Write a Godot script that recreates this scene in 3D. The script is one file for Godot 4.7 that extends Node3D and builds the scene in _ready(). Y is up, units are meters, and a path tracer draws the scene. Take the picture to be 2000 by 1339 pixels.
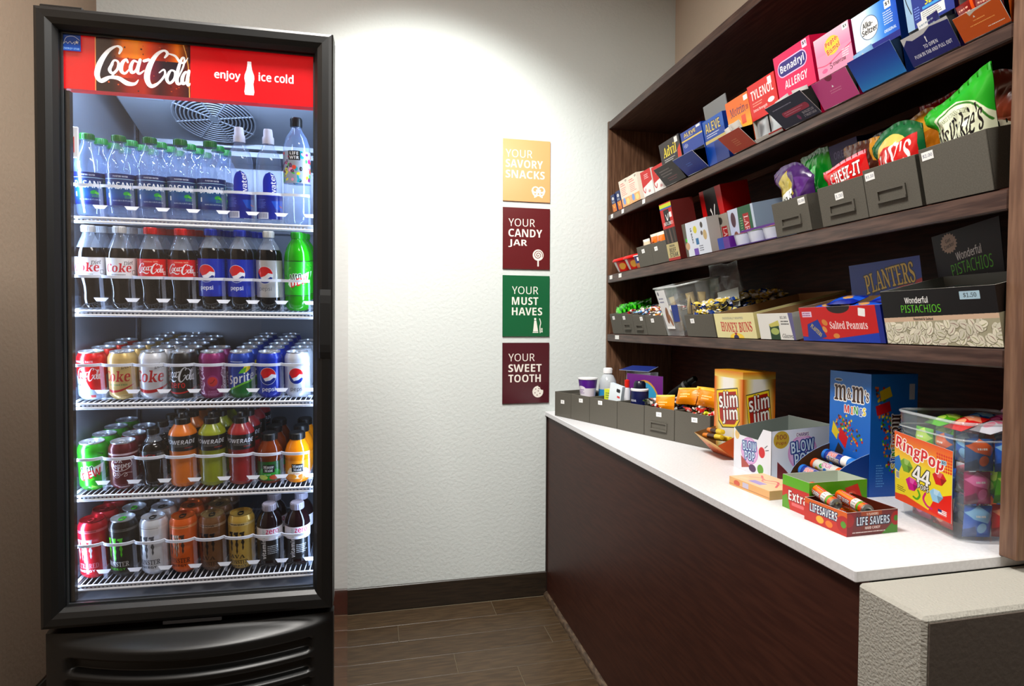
extends Node3D

var used := {}
var rng := RandomNumberGenerator.new()

# ---------------------------------------------------------------- names and metas
func numbered(called: String) -> String:
	if not used.has(called):
		used[called] = 0
		return called
	used[called] += 1
	return "%s_%03d" % [called, used[called]]

func tag(o: Node3D, label: String, category: String, group := "", kind := "") -> Node3D:
	if label != "":
		o.set_meta("label", label)
	if category != "":
		o.set_meta("category", category)
	if group != "":
		o.set_meta("group", group)
	if kind != "":
		o.set_meta("kind", kind)
	return o

func thing(called: String, label: String, category: String, xf := Transform3D(), group := "") -> Node3D:
	var o := Node3D.new()
	o.name = numbered(called)
	add_child(o, true)
	o.transform = xf
	return tag(o, label, category, group)

func part(parent: Node, called: String, mesh: Mesh, mat: Material, xf := Transform3D()) -> MeshInstance3D:
	var o := MeshInstance3D.new()
	o.name = numbered(called) if parent == self else called
	o.mesh = mesh
	if mat:
		o.set_surface_override_material(0, mat)
	o.transform = xf
	parent.add_child(o, true)
	return o

func struct(called: String, mesh: Mesh, mat: Material, label: String, category: String) -> MeshInstance3D:
	var o := part(self, called, mesh, mat)
	tag(o, label, category, "", "structure")
	return o

func copy(src: Node3D, xf: Transform3D, label: String, group := "") -> Node3D:
	var c: Node3D = src.duplicate()
	var base := String(src.name)
	var re := RegEx.create_from_string("_\\d{3}$")
	c.name = numbered(re.sub(base, ""))
	add_child(c, true)
	c.transform = xf
	if label != "":
		c.set_meta("label", label)
	if group != "":
		c.set_meta("group", group)
	return c

func at(p: Vector3, turn := 0.0) -> Transform3D:
	return Transform3D(Basis(Vector3.UP, turn), p)

# ---------------------------------------------------------------- mesh builder
class MB:
	var v := PackedVector3Array()
	var n := PackedVector3Array()
	var t := PackedVector2Array()
	var i := PackedInt32Array()
	var x := Transform3D()

	func tri(a: Vector3, b: Vector3, c: Vector3, ua := Vector2(), ub := Vector2(), uc := Vector2()) -> void:
		var pa := x * a
		var pb := x * b
		var pc := x * c
		var nn := (pb - pa).cross(pc - pa).normalized()
		var k := v.size()
		v.append_array([pa, pb, pc])
		n.append_array([nn, nn, nn])
		t.append_array([ua, ub, uc])
		i.append_array([k, k + 2, k + 1])

	# corners counter-clockwise as seen from outside: bottom left, bottom right, top right, top left
	func quad(a: Vector3, b: Vector3, c: Vector3, d: Vector3, r := Rect2(0, 0, 1, 1)) -> void:
		var pa := x * a
		var pb := x * b
		var pc := x * c
		var pd := x * d
		var nn := (pc - pa).cross(pd - pb).normalized()
		var k := v.size()
		v.append_array([pa, pb, pc, pd])
		n.append_array([nn, nn, nn, nn])
		t.append_array([Vector2(r.position.x, r.end.y), r.end, Vector2(r.end.x, r.position.y), r.position])
		i.append_array([k, k + 2, k + 1, k, k + 3, k + 2])

	# axis box; faces: dictionary of Rect2 uv per side: "f" +z, "b" -z, "l" -x, "r" +x, "t" +y, "u" -y
	func box(lo: Vector3, hi: Vector3, uv := {}, d := Rect2(0, 0, 1, 1), skip := "") -> void:
		var p := [Vector3(lo.x, lo.y, lo.z), Vector3(hi.x, lo.y, lo.z), Vector3(hi.x, hi.y, lo.z), Vector3(lo.x, hi.y, lo.z), Vector3(lo.x, lo.y, hi.z), Vector3(hi.x, lo.y, hi.z), Vector3(hi.x, hi.y, hi.z), Vector3(lo.x, hi.y, hi.z)]
		var f := {"f": [4, 5, 6, 7], "b": [1, 0, 3, 2], "l": [0, 4, 7, 3], "r": [5, 1, 2, 6], "t": [7, 6, 2, 3], "u": [0, 1, 5, 4]}
		for k: String in f:
			if skip.contains(k):
				continue
			var q: Array = f[k]
			quad(p[q[0]], p[q[1]], p[q[2]], p[q[3]], uv.get(k, d))

	# box with chamfered edges
	func bevel(lo: Vector3, hi: Vector3, e := 0.003) -> void:
		var c := (lo + hi) / 2.0
		var h := (hi - lo) / 2.0
		for ax in 3:
			for s in [-1.0, 1.0]:
				var a1 := (ax + 1) % 3
				var a2 := (ax + 2) % 3
				var q := []
				for k in [[-1, -1], [1, -1], [1, 1], [-1, 1]]:
					var p := c
					p[ax] += s * h[ax]
					p[a1] += k[0] * (h[a1] - e)
					p[a2] += k[1] * (h[a2] - e)
					q.append(p)
				if s > 0:
					quad(q[0], q[1], q[2], q[3])
				else:
					quad(q[1], q[0], q[3], q[2])
		for ax in 3:
			var a1 := (ax + 1) % 3
			var a2 := (ax + 2) % 3
			for s1 in [-1.0, 1.0]:
				for s2 in [-1.0, 1.0]:
					var q := []
					for k in [[-1, 0], [1, 0], [1, 1], [-1, 1]]:
						var p := c
						p[ax] += k[0] * (h[ax] - e)
						p[a1] += s1 * (h[a1] - (e if k[1] == 1 else 0.0))
						p[a2] += s2 * (h[a2] - (0.0 if k[1] == 1 else e))
						q.append(p)
					if s1 * s2 < 0:
						quad(q[0], q[1], q[2], q[3])
					else:
						quad(q[1], q[0], q[3], q[2])
		for sx in [-1.0, 1.0]:
			for sy in [-1.0, 1.0]:
				for sz in [-1.0, 1.0]:
					var s := Vector3(sx, sy, sz)
					var b := c + s * h
					var pa := b - Vector3(0, sy * e, sz * e)
					var pb := b - Vector3(sx * e, 0, sz * e)
					var pc := b - Vector3(sx * e, sy * e, 0)
					if sx * sy * sz > 0:
						tri(pa, pb, pc)
					else:
						tri(pa, pc, pb)

	# thin sheet between two parallel quads
	func slab(a: Vector3, b: Vector3, c: Vector3, d: Vector3, thick: float, r := Rect2(0, 0, 1, 1), back := Rect2(0, 0, 1, 1)) -> void:
		var nn := (c - a).cross(d - b).normalized() * thick
		quad(a, b, c, d, r)
		quad(b - nn, a - nn, d - nn, c - nn, back)
		quad(a - nn, b - nn, b, a, back)
		quad(b - nn, c - nn, c, b, back)
		quad(c - nn, d - nn, d, c, back)
		quad(d - nn, a - nn, a, d, back)

	# surface of revolution about y; profile of (radius, y) from bottom to top; u repeats "times" round inside r
	func lathe(prof: Array, segs := 20, r := Rect2(0, 0, 1, 1), times := 1, sharp := 35.0) -> void:
		var m := prof.size()
		var sn := []
		for k in m - 1:
			var d: Vector2 = prof[k + 1] - prof[k]
			sn.append(Vector2(d.y, -d.x).normalized())
		var y0: float = prof[0].y
		var y1: float = prof[m - 1].y
		var lim := cos(deg_to_rad(sharp))
		for k in m - 1:
			var na: Vector2 = sn[k]
			var nb: Vector2 = sn[k]
			if k > 0 and sn[k - 1].dot(sn[k]) > lim:
				na = (sn[k - 1] + sn[k]).normalized()
			if k < m - 2 and sn[k + 1].dot(sn[k]) > lim:
				nb = (sn[k + 1] + sn[k]).normalized()
			var base := v.size()
			var va: float = lerpf(r.end.y, r.position.y, (prof[k].y - y0) / maxf(y1 - y0, 1e-6))
			var vb: float = lerpf(r.end.y, r.position.y, (prof[k + 1].y - y0) / maxf(y1 - y0, 1e-6))
			var per := segs / times
			var cols := 0
			for rep in times:
				for s in per + 1:
					var f := float(rep * per + s) / segs
					# front (+z) is the middle of the first repeat
					var ang := TAU * (f - 0.5 / times)
					var dir := Vector3(sin(ang), 0, cos(ang))
					var u := lerpf(r.position.x, r.end.x, float(s) / per)
					v.append(x * (dir * prof[k].x + Vector3(0, prof[k].y, 0)))
					v.append(x * (dir * prof[k + 1].x + Vector3(0, prof[k + 1].y, 0)))
					n.append((x.basis * (dir * na.x + Vector3(0, na.y, 0))).normalized())
					n.append((x.basis * (dir * nb.x + Vector3(0, nb.y, 0))).normalized())
					t.append(Vector2(u, va))
					t.append(Vector2(u, vb))
					if s < per:
						var q := base + cols * 2
						i.append_array([q, q + 3, q + 2, q, q + 1, q + 3])
					cols += 1

	# patch of a cylinder wall from angle a0 to a1 (0 = +z), with uv in r
	func arc(rad: float, y0: float, y1: float, a0: float, a1: float, r := Rect2(0, 0, 1, 1), segs := 12) -> void:
		grid(segs, 1, func(a: float, b: float) -> Vector3:
			var g := lerpf(a0, a1, a)
			return Vector3(sin(g) * rad, lerpf(y0, y1, b), cos(g) * rad), r)

	func disc(y: float, rad: float, up := true, segs := 20, r := Rect2(0, 0, 1, 1)) -> void:
		var c := Vector3(0, y, 0)
		for s in segs:
			var a := TAU * s / segs
			var b := TAU * (s + 1) / segs
			var pa := c + Vector3(sin(a), 0, cos(a)) * rad
			var pb := c + Vector3(sin(b), 0, cos(b)) * rad
			var m := r.get_center()
			var ua := m + Vector2(sin(a), cos(a)) * r.size / 2.0
			var ub := m + Vector2(sin(b), cos(b)) * r.size / 2.0
			if up:
				tri(c, pa, pb, m, ua, ub)
			else:
				tri(c, pb, pa, m, ub, ua)

	func tube(pts: Array, rad: float, segs := 6, closed := false) -> void:
		var m := pts.size()
		var up := Vector3(0.31, 0.87, 0.38)
		var base := v.size()
		var rings := m + (1 if closed else 0)
		for k in rings:
			var p: Vector3 = pts[k % m]
			var d: Vector3
			if closed:
				d = pts[(k + 1) % m] - pts[(k + m - 1) % m]
			else:
				d = pts[mini(k + 1, m - 1)] - pts[maxi(k - 1, 0)]
			d = d.normalized()
			if absf(d.dot(up)) > 0.93:
				up = Vector3(0.9, 0.1, 0.42)
			var s := d.cross(up).normalized()
			var w := s.cross(d).normalized()
			up = w
			for j in segs + 1:
				var a := TAU * j / segs
				var o := s * cos(a) + w * sin(a)
				v.append(x * (p + o * rad))
				n.append((x.basis * o).normalized())
				t.append(Vector2(float(j) / segs, float(k) / rings))
		for k in rings - 1:
			for j in segs:
				var q := base + k * (segs + 1) + j
				var w2 := q + segs + 1
				i.append_array([q, q + 1, w2 + 1, q, w2 + 1, w2])

	# smooth grid from a function of (a, b) in 0..1; uv in r
	func grid(nx: int, ny: int, f: Callable, r := Rect2(0, 0, 1, 1), flip := false) -> void:
		var base := v.size()
		var pts := PackedVector3Array()
		for b in ny + 1:
			for a in nx + 1:
				pts.append(x * f.call(float(a) / nx, float(b) / ny))
		for b in ny + 1:
			for a in nx + 1:
				var du := pts[b * (nx + 1) + mini(a + 1, nx)] - pts[b * (nx + 1) + maxi(a - 1, 0)]
				var dv := pts[mini(b + 1, ny) * (nx + 1) + a] - pts[maxi(b - 1, 0) * (nx + 1) + a]
				var nn := du.cross(dv).normalized()
				v.append(pts[b * (nx + 1) + a])
				n.append(-nn if flip else nn)
				t.append(Vector2(lerpf(r.position.x, r.end.x, float(a) / nx), lerpf(r.end.y, r.position.y, float(b) / ny)))
		for b in ny:
			for a in nx:
				var q := base + b * (nx + 1) + a
				var w := q + nx + 1
				if flip:
					i.append_array([q, q + 1, w + 1, q, w + 1, w])
				else:
					i.append_array([q, w + 1, q + 1, q, w, w + 1])

	# prism: closed outline in xy (counter-clockwise), from z0 to z1
	func prism(o: PackedVector2Array, z0: float, z1: float, r := Rect2(0, 0, 1, 1), side := Rect2(0, 0, 1, 1)) -> void:
		var ids := Geometry2D.triangulate_polygon(o)
		var bb := Rect2(o[0], Vector2())
		for p in o:
			bb = bb.expand(p)
		var uvf := func(p: Vector2) -> Vector2: return Vector2(lerpf(r.position.x, r.end.x, (p.x - bb.position.x) / bb.size.x), lerpf(r.end.y, r.position.y, (p.y - bb.position.y) / bb.size.y))
		for k in range(0, ids.size(), 3):
			var a := o[ids[k]]
			var b := o[ids[k + 1]]
			var c := o[ids[k + 2]]
			if (b - a).cross(c - a) < 0:
				var s := b
				b = c
				c = s
			tri(Vector3(a.x, a.y, z1), Vector3(b.x, b.y, z1), Vector3(c.x, c.y, z1), uvf.call(a), uvf.call(b), uvf.call(c))
			tri(Vector3(a.x, a.y, z0), Vector3(c.x, c.y, z0), Vector3(b.x, b.y, z0), side.get_center(), side.get_center(), side.get_center())
		for k in o.size():
			var a := o[k]
			var b := o[(k + 1) % o.size()]
			quad(Vector3(a.x, a.y, z0), Vector3(b.x, b.y, z0), Vector3(b.x, b.y, z1), Vector3(a.x, a.y, z1), side)

	func done() -> ArrayMesh:
		var m := ArrayMesh.new()
		var a := []
		a.resize(Mesh.ARRAY_MAX)
		a[Mesh.ARRAY_VERTEX] = v
		a[Mesh.ARRAY_NORMAL] = n
		a[Mesh.ARRAY_TEX_UV] = t
		a[Mesh.ARRAY_INDEX] = i
		m.add_surface_from_arrays(Mesh.PRIMITIVE_TRIANGLES, a)
		return m

# ---------------------------------------------------------------- materials
func mat(c: Color, rough := 0.6, metal := 0.0) -> StandardMaterial3D:
	var m := StandardMaterial3D.new()
	m.albedo_color = c
	m.roughness = rough
	m.metallic = metal
	return m

func clear(c: Color, alpha := 0.12, rough := 0.03) -> StandardMaterial3D:
	var m := mat(Color(c.r, c.g, c.b, alpha), rough)
	m.transparency = BaseMaterial3D.TRANSPARENCY_ALPHA
	return m

func noise_tex(freq: float, colors: Array, offsets: Array, size := 512, octaves := 4, sd := 1, kind := FastNoiseLite.TYPE_SIMPLEX_SMOOTH) -> NoiseTexture2D:
	var f := FastNoiseLite.new()
	f.noise_type = kind
	f.seed = sd
	f.frequency = freq
	f.fractal_octaves = octaves
	var t := NoiseTexture2D.new()
	t.width = size
	t.height = size
	t.seamless = true
	t.noise = f
	if colors.size():
		var g := Gradient.new()
		g.offsets = PackedFloat32Array(offsets)
		g.colors = PackedColorArray(colors)
		t.color_ramp = g
	return t

func bump_tex(freq: float, strength: float, size := 512, octaves := 3, sd := 2) -> NoiseTexture2D:
	var t := noise_tex(freq, [], [], size, octaves, sd)
	t.as_normal_map = true
	t.bump_strength = strength
	return t

func wood(dark: Color, light: Color, scale: Vector3, rough := 0.35, sd := 5) -> StandardMaterial3D:
	var m := mat(Color.WHITE, rough)
	m.albedo_texture = noise_tex(0.02, [dark, dark.lerp(light, 0.5), light], [0.25, 0.5, 0.8], 512, 5, sd)
	m.uv1_triplanar = true
	m.uv1_world_triplanar = true
	m.uv1_scale = scale
	return m

# ---------------------------------------------------------------- flat print: a small drawing surface
class Canvas:
	const SS := 2
	static var fonts := {}
	static var cache := {}
	var im: Image
	var w: int
	var h: int

	func _init(ww: int, hh: int, bg: Color) -> void:
		w = ww
		h = hh
		im = Image.create_empty(w * SS, h * SS, false, Image.FORMAT_RGBA8)
		im.fill(bg)

	func rect(x: float, y: float, ww: float, hh: float, c: Color) -> void:
		im.fill_rect(Rect2i(roundi(x * SS), roundi(y * SS), maxi(1, roundi(ww * SS)), maxi(1, roundi(hh * SS))), c)

	func poly(p: PackedVector2Array, c: Color) -> void:
		var m := p.size()
		var y0 := 1e9
		var y1 := -1e9
		for q in p:
			y0 = minf(y0, q.y)
			y1 = maxf(y1, q.y)
		var a := maxi(0, floori(y0 * SS))
		var b := mini(h * SS - 1, ceili(y1 * SS))
		for row in range(a, b + 1):
			var yy := (row + 0.5) / SS
			var xs := PackedFloat32Array()
			var j := m - 1
			for k in m:
				var ya := p[j].y
				var yb := p[k].y
				if (ya <= yy) != (yb <= yy):
					xs.append(p[j].x + (yy - ya) / (yb - ya) * (p[k].x - p[j].x))
				j = k
			xs.sort()
			for k in range(0, xs.size() - 1, 2):
				var l := maxi(0, ceili(xs[k] * SS - 0.5))
				var r := mini(w * SS, ceili(xs[k + 1] * SS - 0.5))
				if r > l:
					im.fill_rect(Rect2i(l, row, r - l, 1), c)

	func tri(p: Vector2, q: Vector2, r: Vector2, c: Color) -> void:
		poly(PackedVector2Array([p, q, r]), c)

	func oval(x: float, y: float, rx: float, ry: float, c: Color, rot := 0.0) -> void:
		var p := PackedVector2Array()
		for k in 28:
			p.append(Vector2(x, y) + Vector2(cos(TAU * k / 28) * rx, sin(TAU * k / 28) * ry).rotated(rot))
		poly(p, c)

	func rrect(x: float, y: float, ww: float, hh: float, r: float, c: Color, rot := 0.0) -> void:
		var p := PackedVector2Array()
		var m := Vector2(x + ww / 2, y + hh / 2)
		for k in 4:
			var cx := ww / 2 - r if k == 0 or k == 3 else r - ww / 2
			var cy := hh / 2 - r if k < 2 else r - hh / 2
			for j in 5:
				var a := PI / 2 * k + PI / 8 * j
				p.append(m + (Vector2(cx, cy) + Vector2(cos(a), sin(a)) * r).rotated(rot))
		poly(p, c)

	# smooth stroke through points; width per point (or one number)
	func stroke(pts: Array, width, c: Color, steps := 7) -> void:
		var m := pts.size()
		var line := PackedVector2Array()
		var wid := PackedFloat32Array()
		for k in m - 1:
			var p0: Vector2 = pts[maxi(k - 1, 0)]
			var p1: Vector2 = pts[k]
			var p2: Vector2 = pts[k + 1]
			var p3: Vector2 = pts[mini(k + 2, m - 1)]
			for s in steps + (1 if k == m - 2 else 0):
				var u := float(s) / steps
				line.append(p1.cubic_interpolate(p2, p0, p3, u))
				wid.append(lerpf(width[k], width[k + 1], u) if width is Array else float(width))
		for k in line.size() - 1:
			var d := (line[k + 1] - line[k]).normalized().orthogonal()
			poly(PackedVector2Array([line[k] + d * wid[k] / 2, line[k + 1] + d * wid[k + 1] / 2, line[k + 1] - d * wid[k + 1] / 2, line[k] - d * wid[k] / 2]), c)
		for k in line.size():
			if wid[k] > 1.2:
				var p := PackedVector2Array()
				for j in 8:
					p.append(line[k] + Vector2.from_angle(TAU * j / 8) * wid[k] / 2)
				poly(p, c)

	static func glyphs(s: String, f: String) -> PackedVector2Array:
		var key := f + s
		if not cache.has(key):
			if not fonts.has(f):
				var sf := SystemFont.new()
				sf.font_names = PackedStringArray(["Droid Serif" if f in ["s", "S"] else "Droid Sans Mono" if f == "m" else "Droid Sans"])
				sf.font_weight = 700 if f in ["b", "s"] else 400
				fonts[f] = sf
			var tm := TextMesh.new()
			tm.font = fonts[f]
			tm.text = s
			tm.font_size = 48
			tm.pixel_size = 1.0
			tm.depth = 0.0
			tm.curve_step = 2.0
			var a := tm.get_mesh_arrays()
			var out := PackedVector2Array()
			if a.size():
				var vv: PackedVector3Array = a[Mesh.ARRAY_VERTEX]
				var ii: PackedInt32Array = a[Mesh.ARRAY_INDEX] if a[Mesh.ARRAY_INDEX] else PackedInt32Array(range(vv.size()))
				for k in ii:
					out.append(Vector2(vv[k].x, -vv[k].y))
			cache[key] = out
		return cache[key]

	# the ink of s fitted into the box x, y, ww, hh (0 for either keeps the proportions)
	func text(s: String, x: float, y: float, ww: float, hh: float, c: Color, f := "b", o := {}) -> void:
		var g := glyphs(s, f)
		if g.is_empty():
			return
		var bb := Rect2(g[0], Vector2())
		for p in g:
			bb = bb.expand(p)
		var sx := ww / bb.size.x if ww > 0 else hh / bb.size.y
		var sy := hh / bb.size.y if hh > 0 else sx
		if ww <= 0:
			sx = sy
		var tw := bb.size.x * sx
		var th := bb.size.y * sy
		var rot: float = o.get("rot", 0.0)
		var shear: float = o.get("shear", 0.0)
		var bend: float = o.get("bend", 0.0)
		var mid := Vector2(x + tw / 2, y + th / 2)
		var q := PackedVector2Array()
		for p in g:
			var l := Vector2((p.x - bb.position.x) * sx - tw / 2, (p.y - bb.position.y) * sy - th / 2)
			var e := l.x / (tw / 2)
			l.y += bend * e * e
			l.x -= l.y * shear
			q.append(mid + l.rotated(rot))
		if o.has("out"):
			var ow: float = o.get("ow", 1.5)
			for d in 8:
				var off := Vector2.from_angle(TAU * d / 8) * ow
				for k in range(0, q.size(), 3):
					tri(q[k] + off, q[k + 1] + off, q[k + 2] + off, o.out)
		for k in range(0, q.size(), 3):
			tri(q[k], q[k + 1], q[k + 2], c)

	# small print: rows of short dashes where the photograph shows lines too small to read
	func fine(x: float, y: float, ww: float, rows: int, step: float, c: Color, sd := 1) -> void:
		var r := RandomNumberGenerator.new()
		r.seed = sd
		for k in rows:
			var px := x
			while px < x + ww * (0.7 + 0.3 * r.randf()):
				var l := r.randf_range(2.0, 6.0)
				rect(px, y + k * step, l, maxf(0.6, step * 0.4), c)
				px += l + 1.5

	# colour that varies between stops from top to bottom or left to right (printed gradient)
	func blend(x: float, y: float, ww: float, hh: float, cols: Array, across := false) -> void:
		var n := int((ww if across else hh) * SS)
		for k in n:
			var f := float(k) / n * (cols.size() - 1)
			var c: Color = cols[int(f)].lerp(cols[mini(int(f) + 1, cols.size() - 1)], f - int(f))
			if across:
				im.fill_rect(Rect2i(roundi(x * SS) + k, roundi(y * SS), 1, roundi(hh * SS)), c)
			else:
				im.fill_rect(Rect2i(roundi(x * SS), roundi(y * SS) + k, roundi(ww * SS), 1), c)

# ---------------------------------------------------------------- sheets that gather all print
class Sheet:
	var im: Image
	var px := 2
	var py := 2
	var row := 0
	var side: int
	var users := []
	var swatches := {}

	func _init(s := 2048) -> void:
		side = s
		im = Image.create_empty(s, s, false, Image.FORMAT_RGBA8)
		im.fill(Color(0.5, 0.5, 0.5))

	func place(w: int, h: int) -> Vector2i:
		if px + w + 4 > side:
			px = 2
			py += row + 4
			row = 0
		var p := Vector2i(px, py)
		px += w + 4
		row = maxi(row, h)
		if py + h > side:
			push_error("sheet is full")
		return p

	func put(c: Canvas) -> Rect2:
		var p := place(c.w, c.h)
		var small: Image = c.im.duplicate()
		small.resize(c.w, c.h, Image.INTERPOLATE_BILINEAR)
		var wide: Image = small.duplicate()
		wide.resize(c.w + 4, c.h + 4, Image.INTERPOLATE_NEAREST)
		im.blit_rect(wide, Rect2i(0, 0, c.w + 4, c.h + 4), p - Vector2i(2, 2))
		im.blit_rect(small, Rect2i(0, 0, c.w, c.h), p)
		return Rect2(Vector2(p) / side, Vector2(c.w, c.h) / side)

	func flat(c: Color) -> Rect2:
		if not swatches.has(c):
			var p := place(8, 8)
			im.fill_rect(Rect2i(p.x - 2, p.y - 2, 12, 12), c)
			swatches[c] = Rect2(Vector2(p + Vector2i(3, 3)) / side, Vector2(2, 2) / side)
		return swatches[c]

	func seal() -> void:
		var tex := ImageTexture.create_from_image(im)
		for m: StandardMaterial3D in users:
			m.albedo_texture = tex
			if m.emission_enabled:
				m.emission_texture = tex

var sheet := Sheet.new(2048)
var sheet_two := Sheet.new(2048)
var filled := []

func printed(rough := 0.45, metal := 0.0, coat := 0.0, s: Sheet = null) -> StandardMaterial3D:
	var m := mat(Color.WHITE, rough, metal)
	(s if s else sheet).users.append(m)
	m.texture_repeat = false
	if coat > 0:
		m.clearcoat_enabled = true
		m.clearcoat = coat
		m.clearcoat_roughness = 0.1
	return m

# ---------------------------------------------------------------- the place
const XL := -1.21    # left wall
const XR := 1.59     # wall behind the shelves
const XS := 1.20     # front of the shelf unit
const XF := 0.862    # front edge of the worktop
const TOP := 0.979   # worktop height
const ZN := 2.09     # near end of worktop and shelf unit
const ZE := 2.229    # near face of the end wall
const HIGH := 3.3    # ceiling
const S1 := 2.0214   # shelf surfaces
const S2 := 1.7025
const S3 := 1.3887

func box_mesh(lo: Vector3, hi: Vector3, e := 0.0) -> ArrayMesh:
	var b := MB.new()
	if e > 0:
		b.bevel(lo, hi, e)
	else:
		b.box(lo, hi)
	return b.done()

func setup() -> void:
	var cam := Camera3D.new()
	cam.name = "camera"
	cam.fov = rad_to_deg(2.0 * atan(669.5 / 1157.93))
	cam.near = 0.05
	cam.far = 50.0
	var f := Vector3(sin(deg_to_rad(12.770)) * cos(deg_to_rad(1.670)), -sin(deg_to_rad(1.670)), -cos(deg_to_rad(12.770)) * cos(deg_to_rad(1.670)))
	var r := Vector3(cos(deg_to_rad(12.770)), 0, sin(deg_to_rad(12.770)))
	var u := r.cross(f)
	var ro := deg_to_rad(0.202)
	var r2 := r * cos(ro) + u * sin(ro)
	var u2 := u * cos(ro) - r * sin(ro)
	cam.transform = Transform3D(Basis(r2, u2, -f), Vector3(0, 1.43, 3.0075))
	add_child(cam)
	cam.current = true

	var we := WorldEnvironment.new()
	we.name = "surroundings"
	var e := Environment.new()
	e.background_mode = Environment.BG_COLOR
	e.background_color = Color(0.02, 0.02, 0.02)
	e.tonemap_mode = Environment.TONE_MAPPER_LINEAR
	e.tonemap_exposure = 1.0
	e.sdfgi_enabled = true
	e.ssao_enabled = true
	e.ssil_enabled = true
	we.environment = e
	add_child(we)

	# ceiling lamps, the last one an added fill panel
	downlight(Vector3(0.05, HIGH, 1.2), Vector3(0.30, 1.65, 0), 7.0, 43.0, 0.6, "white recessed ceiling lamp turned towards the signs on the wall")
	ceiling_panel(Vector3(-0.15, HIGH - 0.002, 1.95), Vector2(0.6, 0.6), 10.0, "square ceiling light panel above the aisle")
	ceiling_panel(Vector3(1.3, HIGH - 0.002, 3.6), Vector2(1.2, 0.6), 5.5, "long fill light panel added on the unseen lobby ceiling behind the viewer")

# flat ceiling light panel: aisle lamp, and soft fill added behind the viewer
func ceiling_panel(p: Vector3, size: Vector2, energy: float, label: String) -> void:
	var t := thing("ceiling_panel_light", label, "lamp", at(p))
	part(t, "frame", box_mesh(Vector3(-size.x / 2 - 0.02, -0.012, -size.y / 2 - 0.02), Vector3(size.x / 2 + 0.02, 0.002, size.y / 2 + 0.02), 0.003), mat(Color(0.85, 0.85, 0.84), 0.5))
	var glow := mat(Color(0.9, 0.9, 0.9), 0.5)
	glow.emission_enabled = true
	glow.emission = Color(1.0, 0.97, 0.93)
	glow.emission_energy_multiplier = 1.2
	part(t, "lamp_lens", box_mesh(Vector3(-size.x / 2, -0.014, -size.y / 2), Vector3(size.x / 2, -0.012, size.y / 2)), glow)
	var l := AreaLight3D.new()
	l.name = "lamp_light"
	l.area_size = size
	l.light_energy = energy
	l.light_color = Color(1.0, 0.985, 0.96)
	l.area_range = 12.0
	l.area_attenuation = 2.0
	l.shadow_enabled = true
	l.transform = Transform3D(Basis(Vector3.RIGHT, -PI / 2), Vector3(0, -0.03, 0))
	t.add_child(l)

func downlight(p: Vector3, aim: Vector3, energy: float, angle: float, soft: float, label: String) -> void:
	var t := thing("ceiling_lamp", label, "lamp", at(p), "recessed ceiling lamps")
	var b := MB.new()
	b.lathe([Vector2(0.085, -0.001), Vector2(0.11, -0.006), Vector2(0.115, 0.0)], 28)
	part(t, "trim_ring", b.done(), mat(Color(0.9, 0.9, 0.88), 0.4))
	b = MB.new()
	b.disc(-0.002, 0.084, false, 28)
	var glow := mat(Color(0.9, 0.9, 0.9), 0.5)
	glow.emission_enabled = true
	glow.emission = Color(1.0, 0.98, 0.95)
	glow.emission_energy_multiplier = 3.0
	part(t, "lamp_lens", b.done(), glow)
	var l := SpotLight3D.new()
	l.name = "lamp_light"
	var d := (aim - p).normalized()
	l.transform = Transform3D(Basis.looking_at(d, Vector3(0, 0, -1) if absf(d.y) > 0.95 else Vector3.UP), Vector3(0, -0.02, 0))
	l.light_energy = energy
	l.light_color = Color(1.0, 1.0, 0.985)
	l.spot_angle = angle
	l.spot_angle_attenuation = soft
	l.spot_range = 12.0
	l.spot_attenuation = 2.0
	l.light_size = 0.08
	l.shadow_enabled = true
	t.add_child(l)

var M := {}

func stucco(c: Color, bump: float, freq: float, rough := 0.85, sd := 3) -> StandardMaterial3D:
	var m := mat(c, rough)
	m.normal_enabled = true
	m.normal_texture = bump_tex(freq, bump, 1024, 4, sd)
	m.normal_scale = 1.0
	m.uv1_triplanar = true
	m.uv1_world_triplanar = true
	m.uv1_scale = Vector3(1.2, 1.2, 1.2)
	return m

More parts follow.
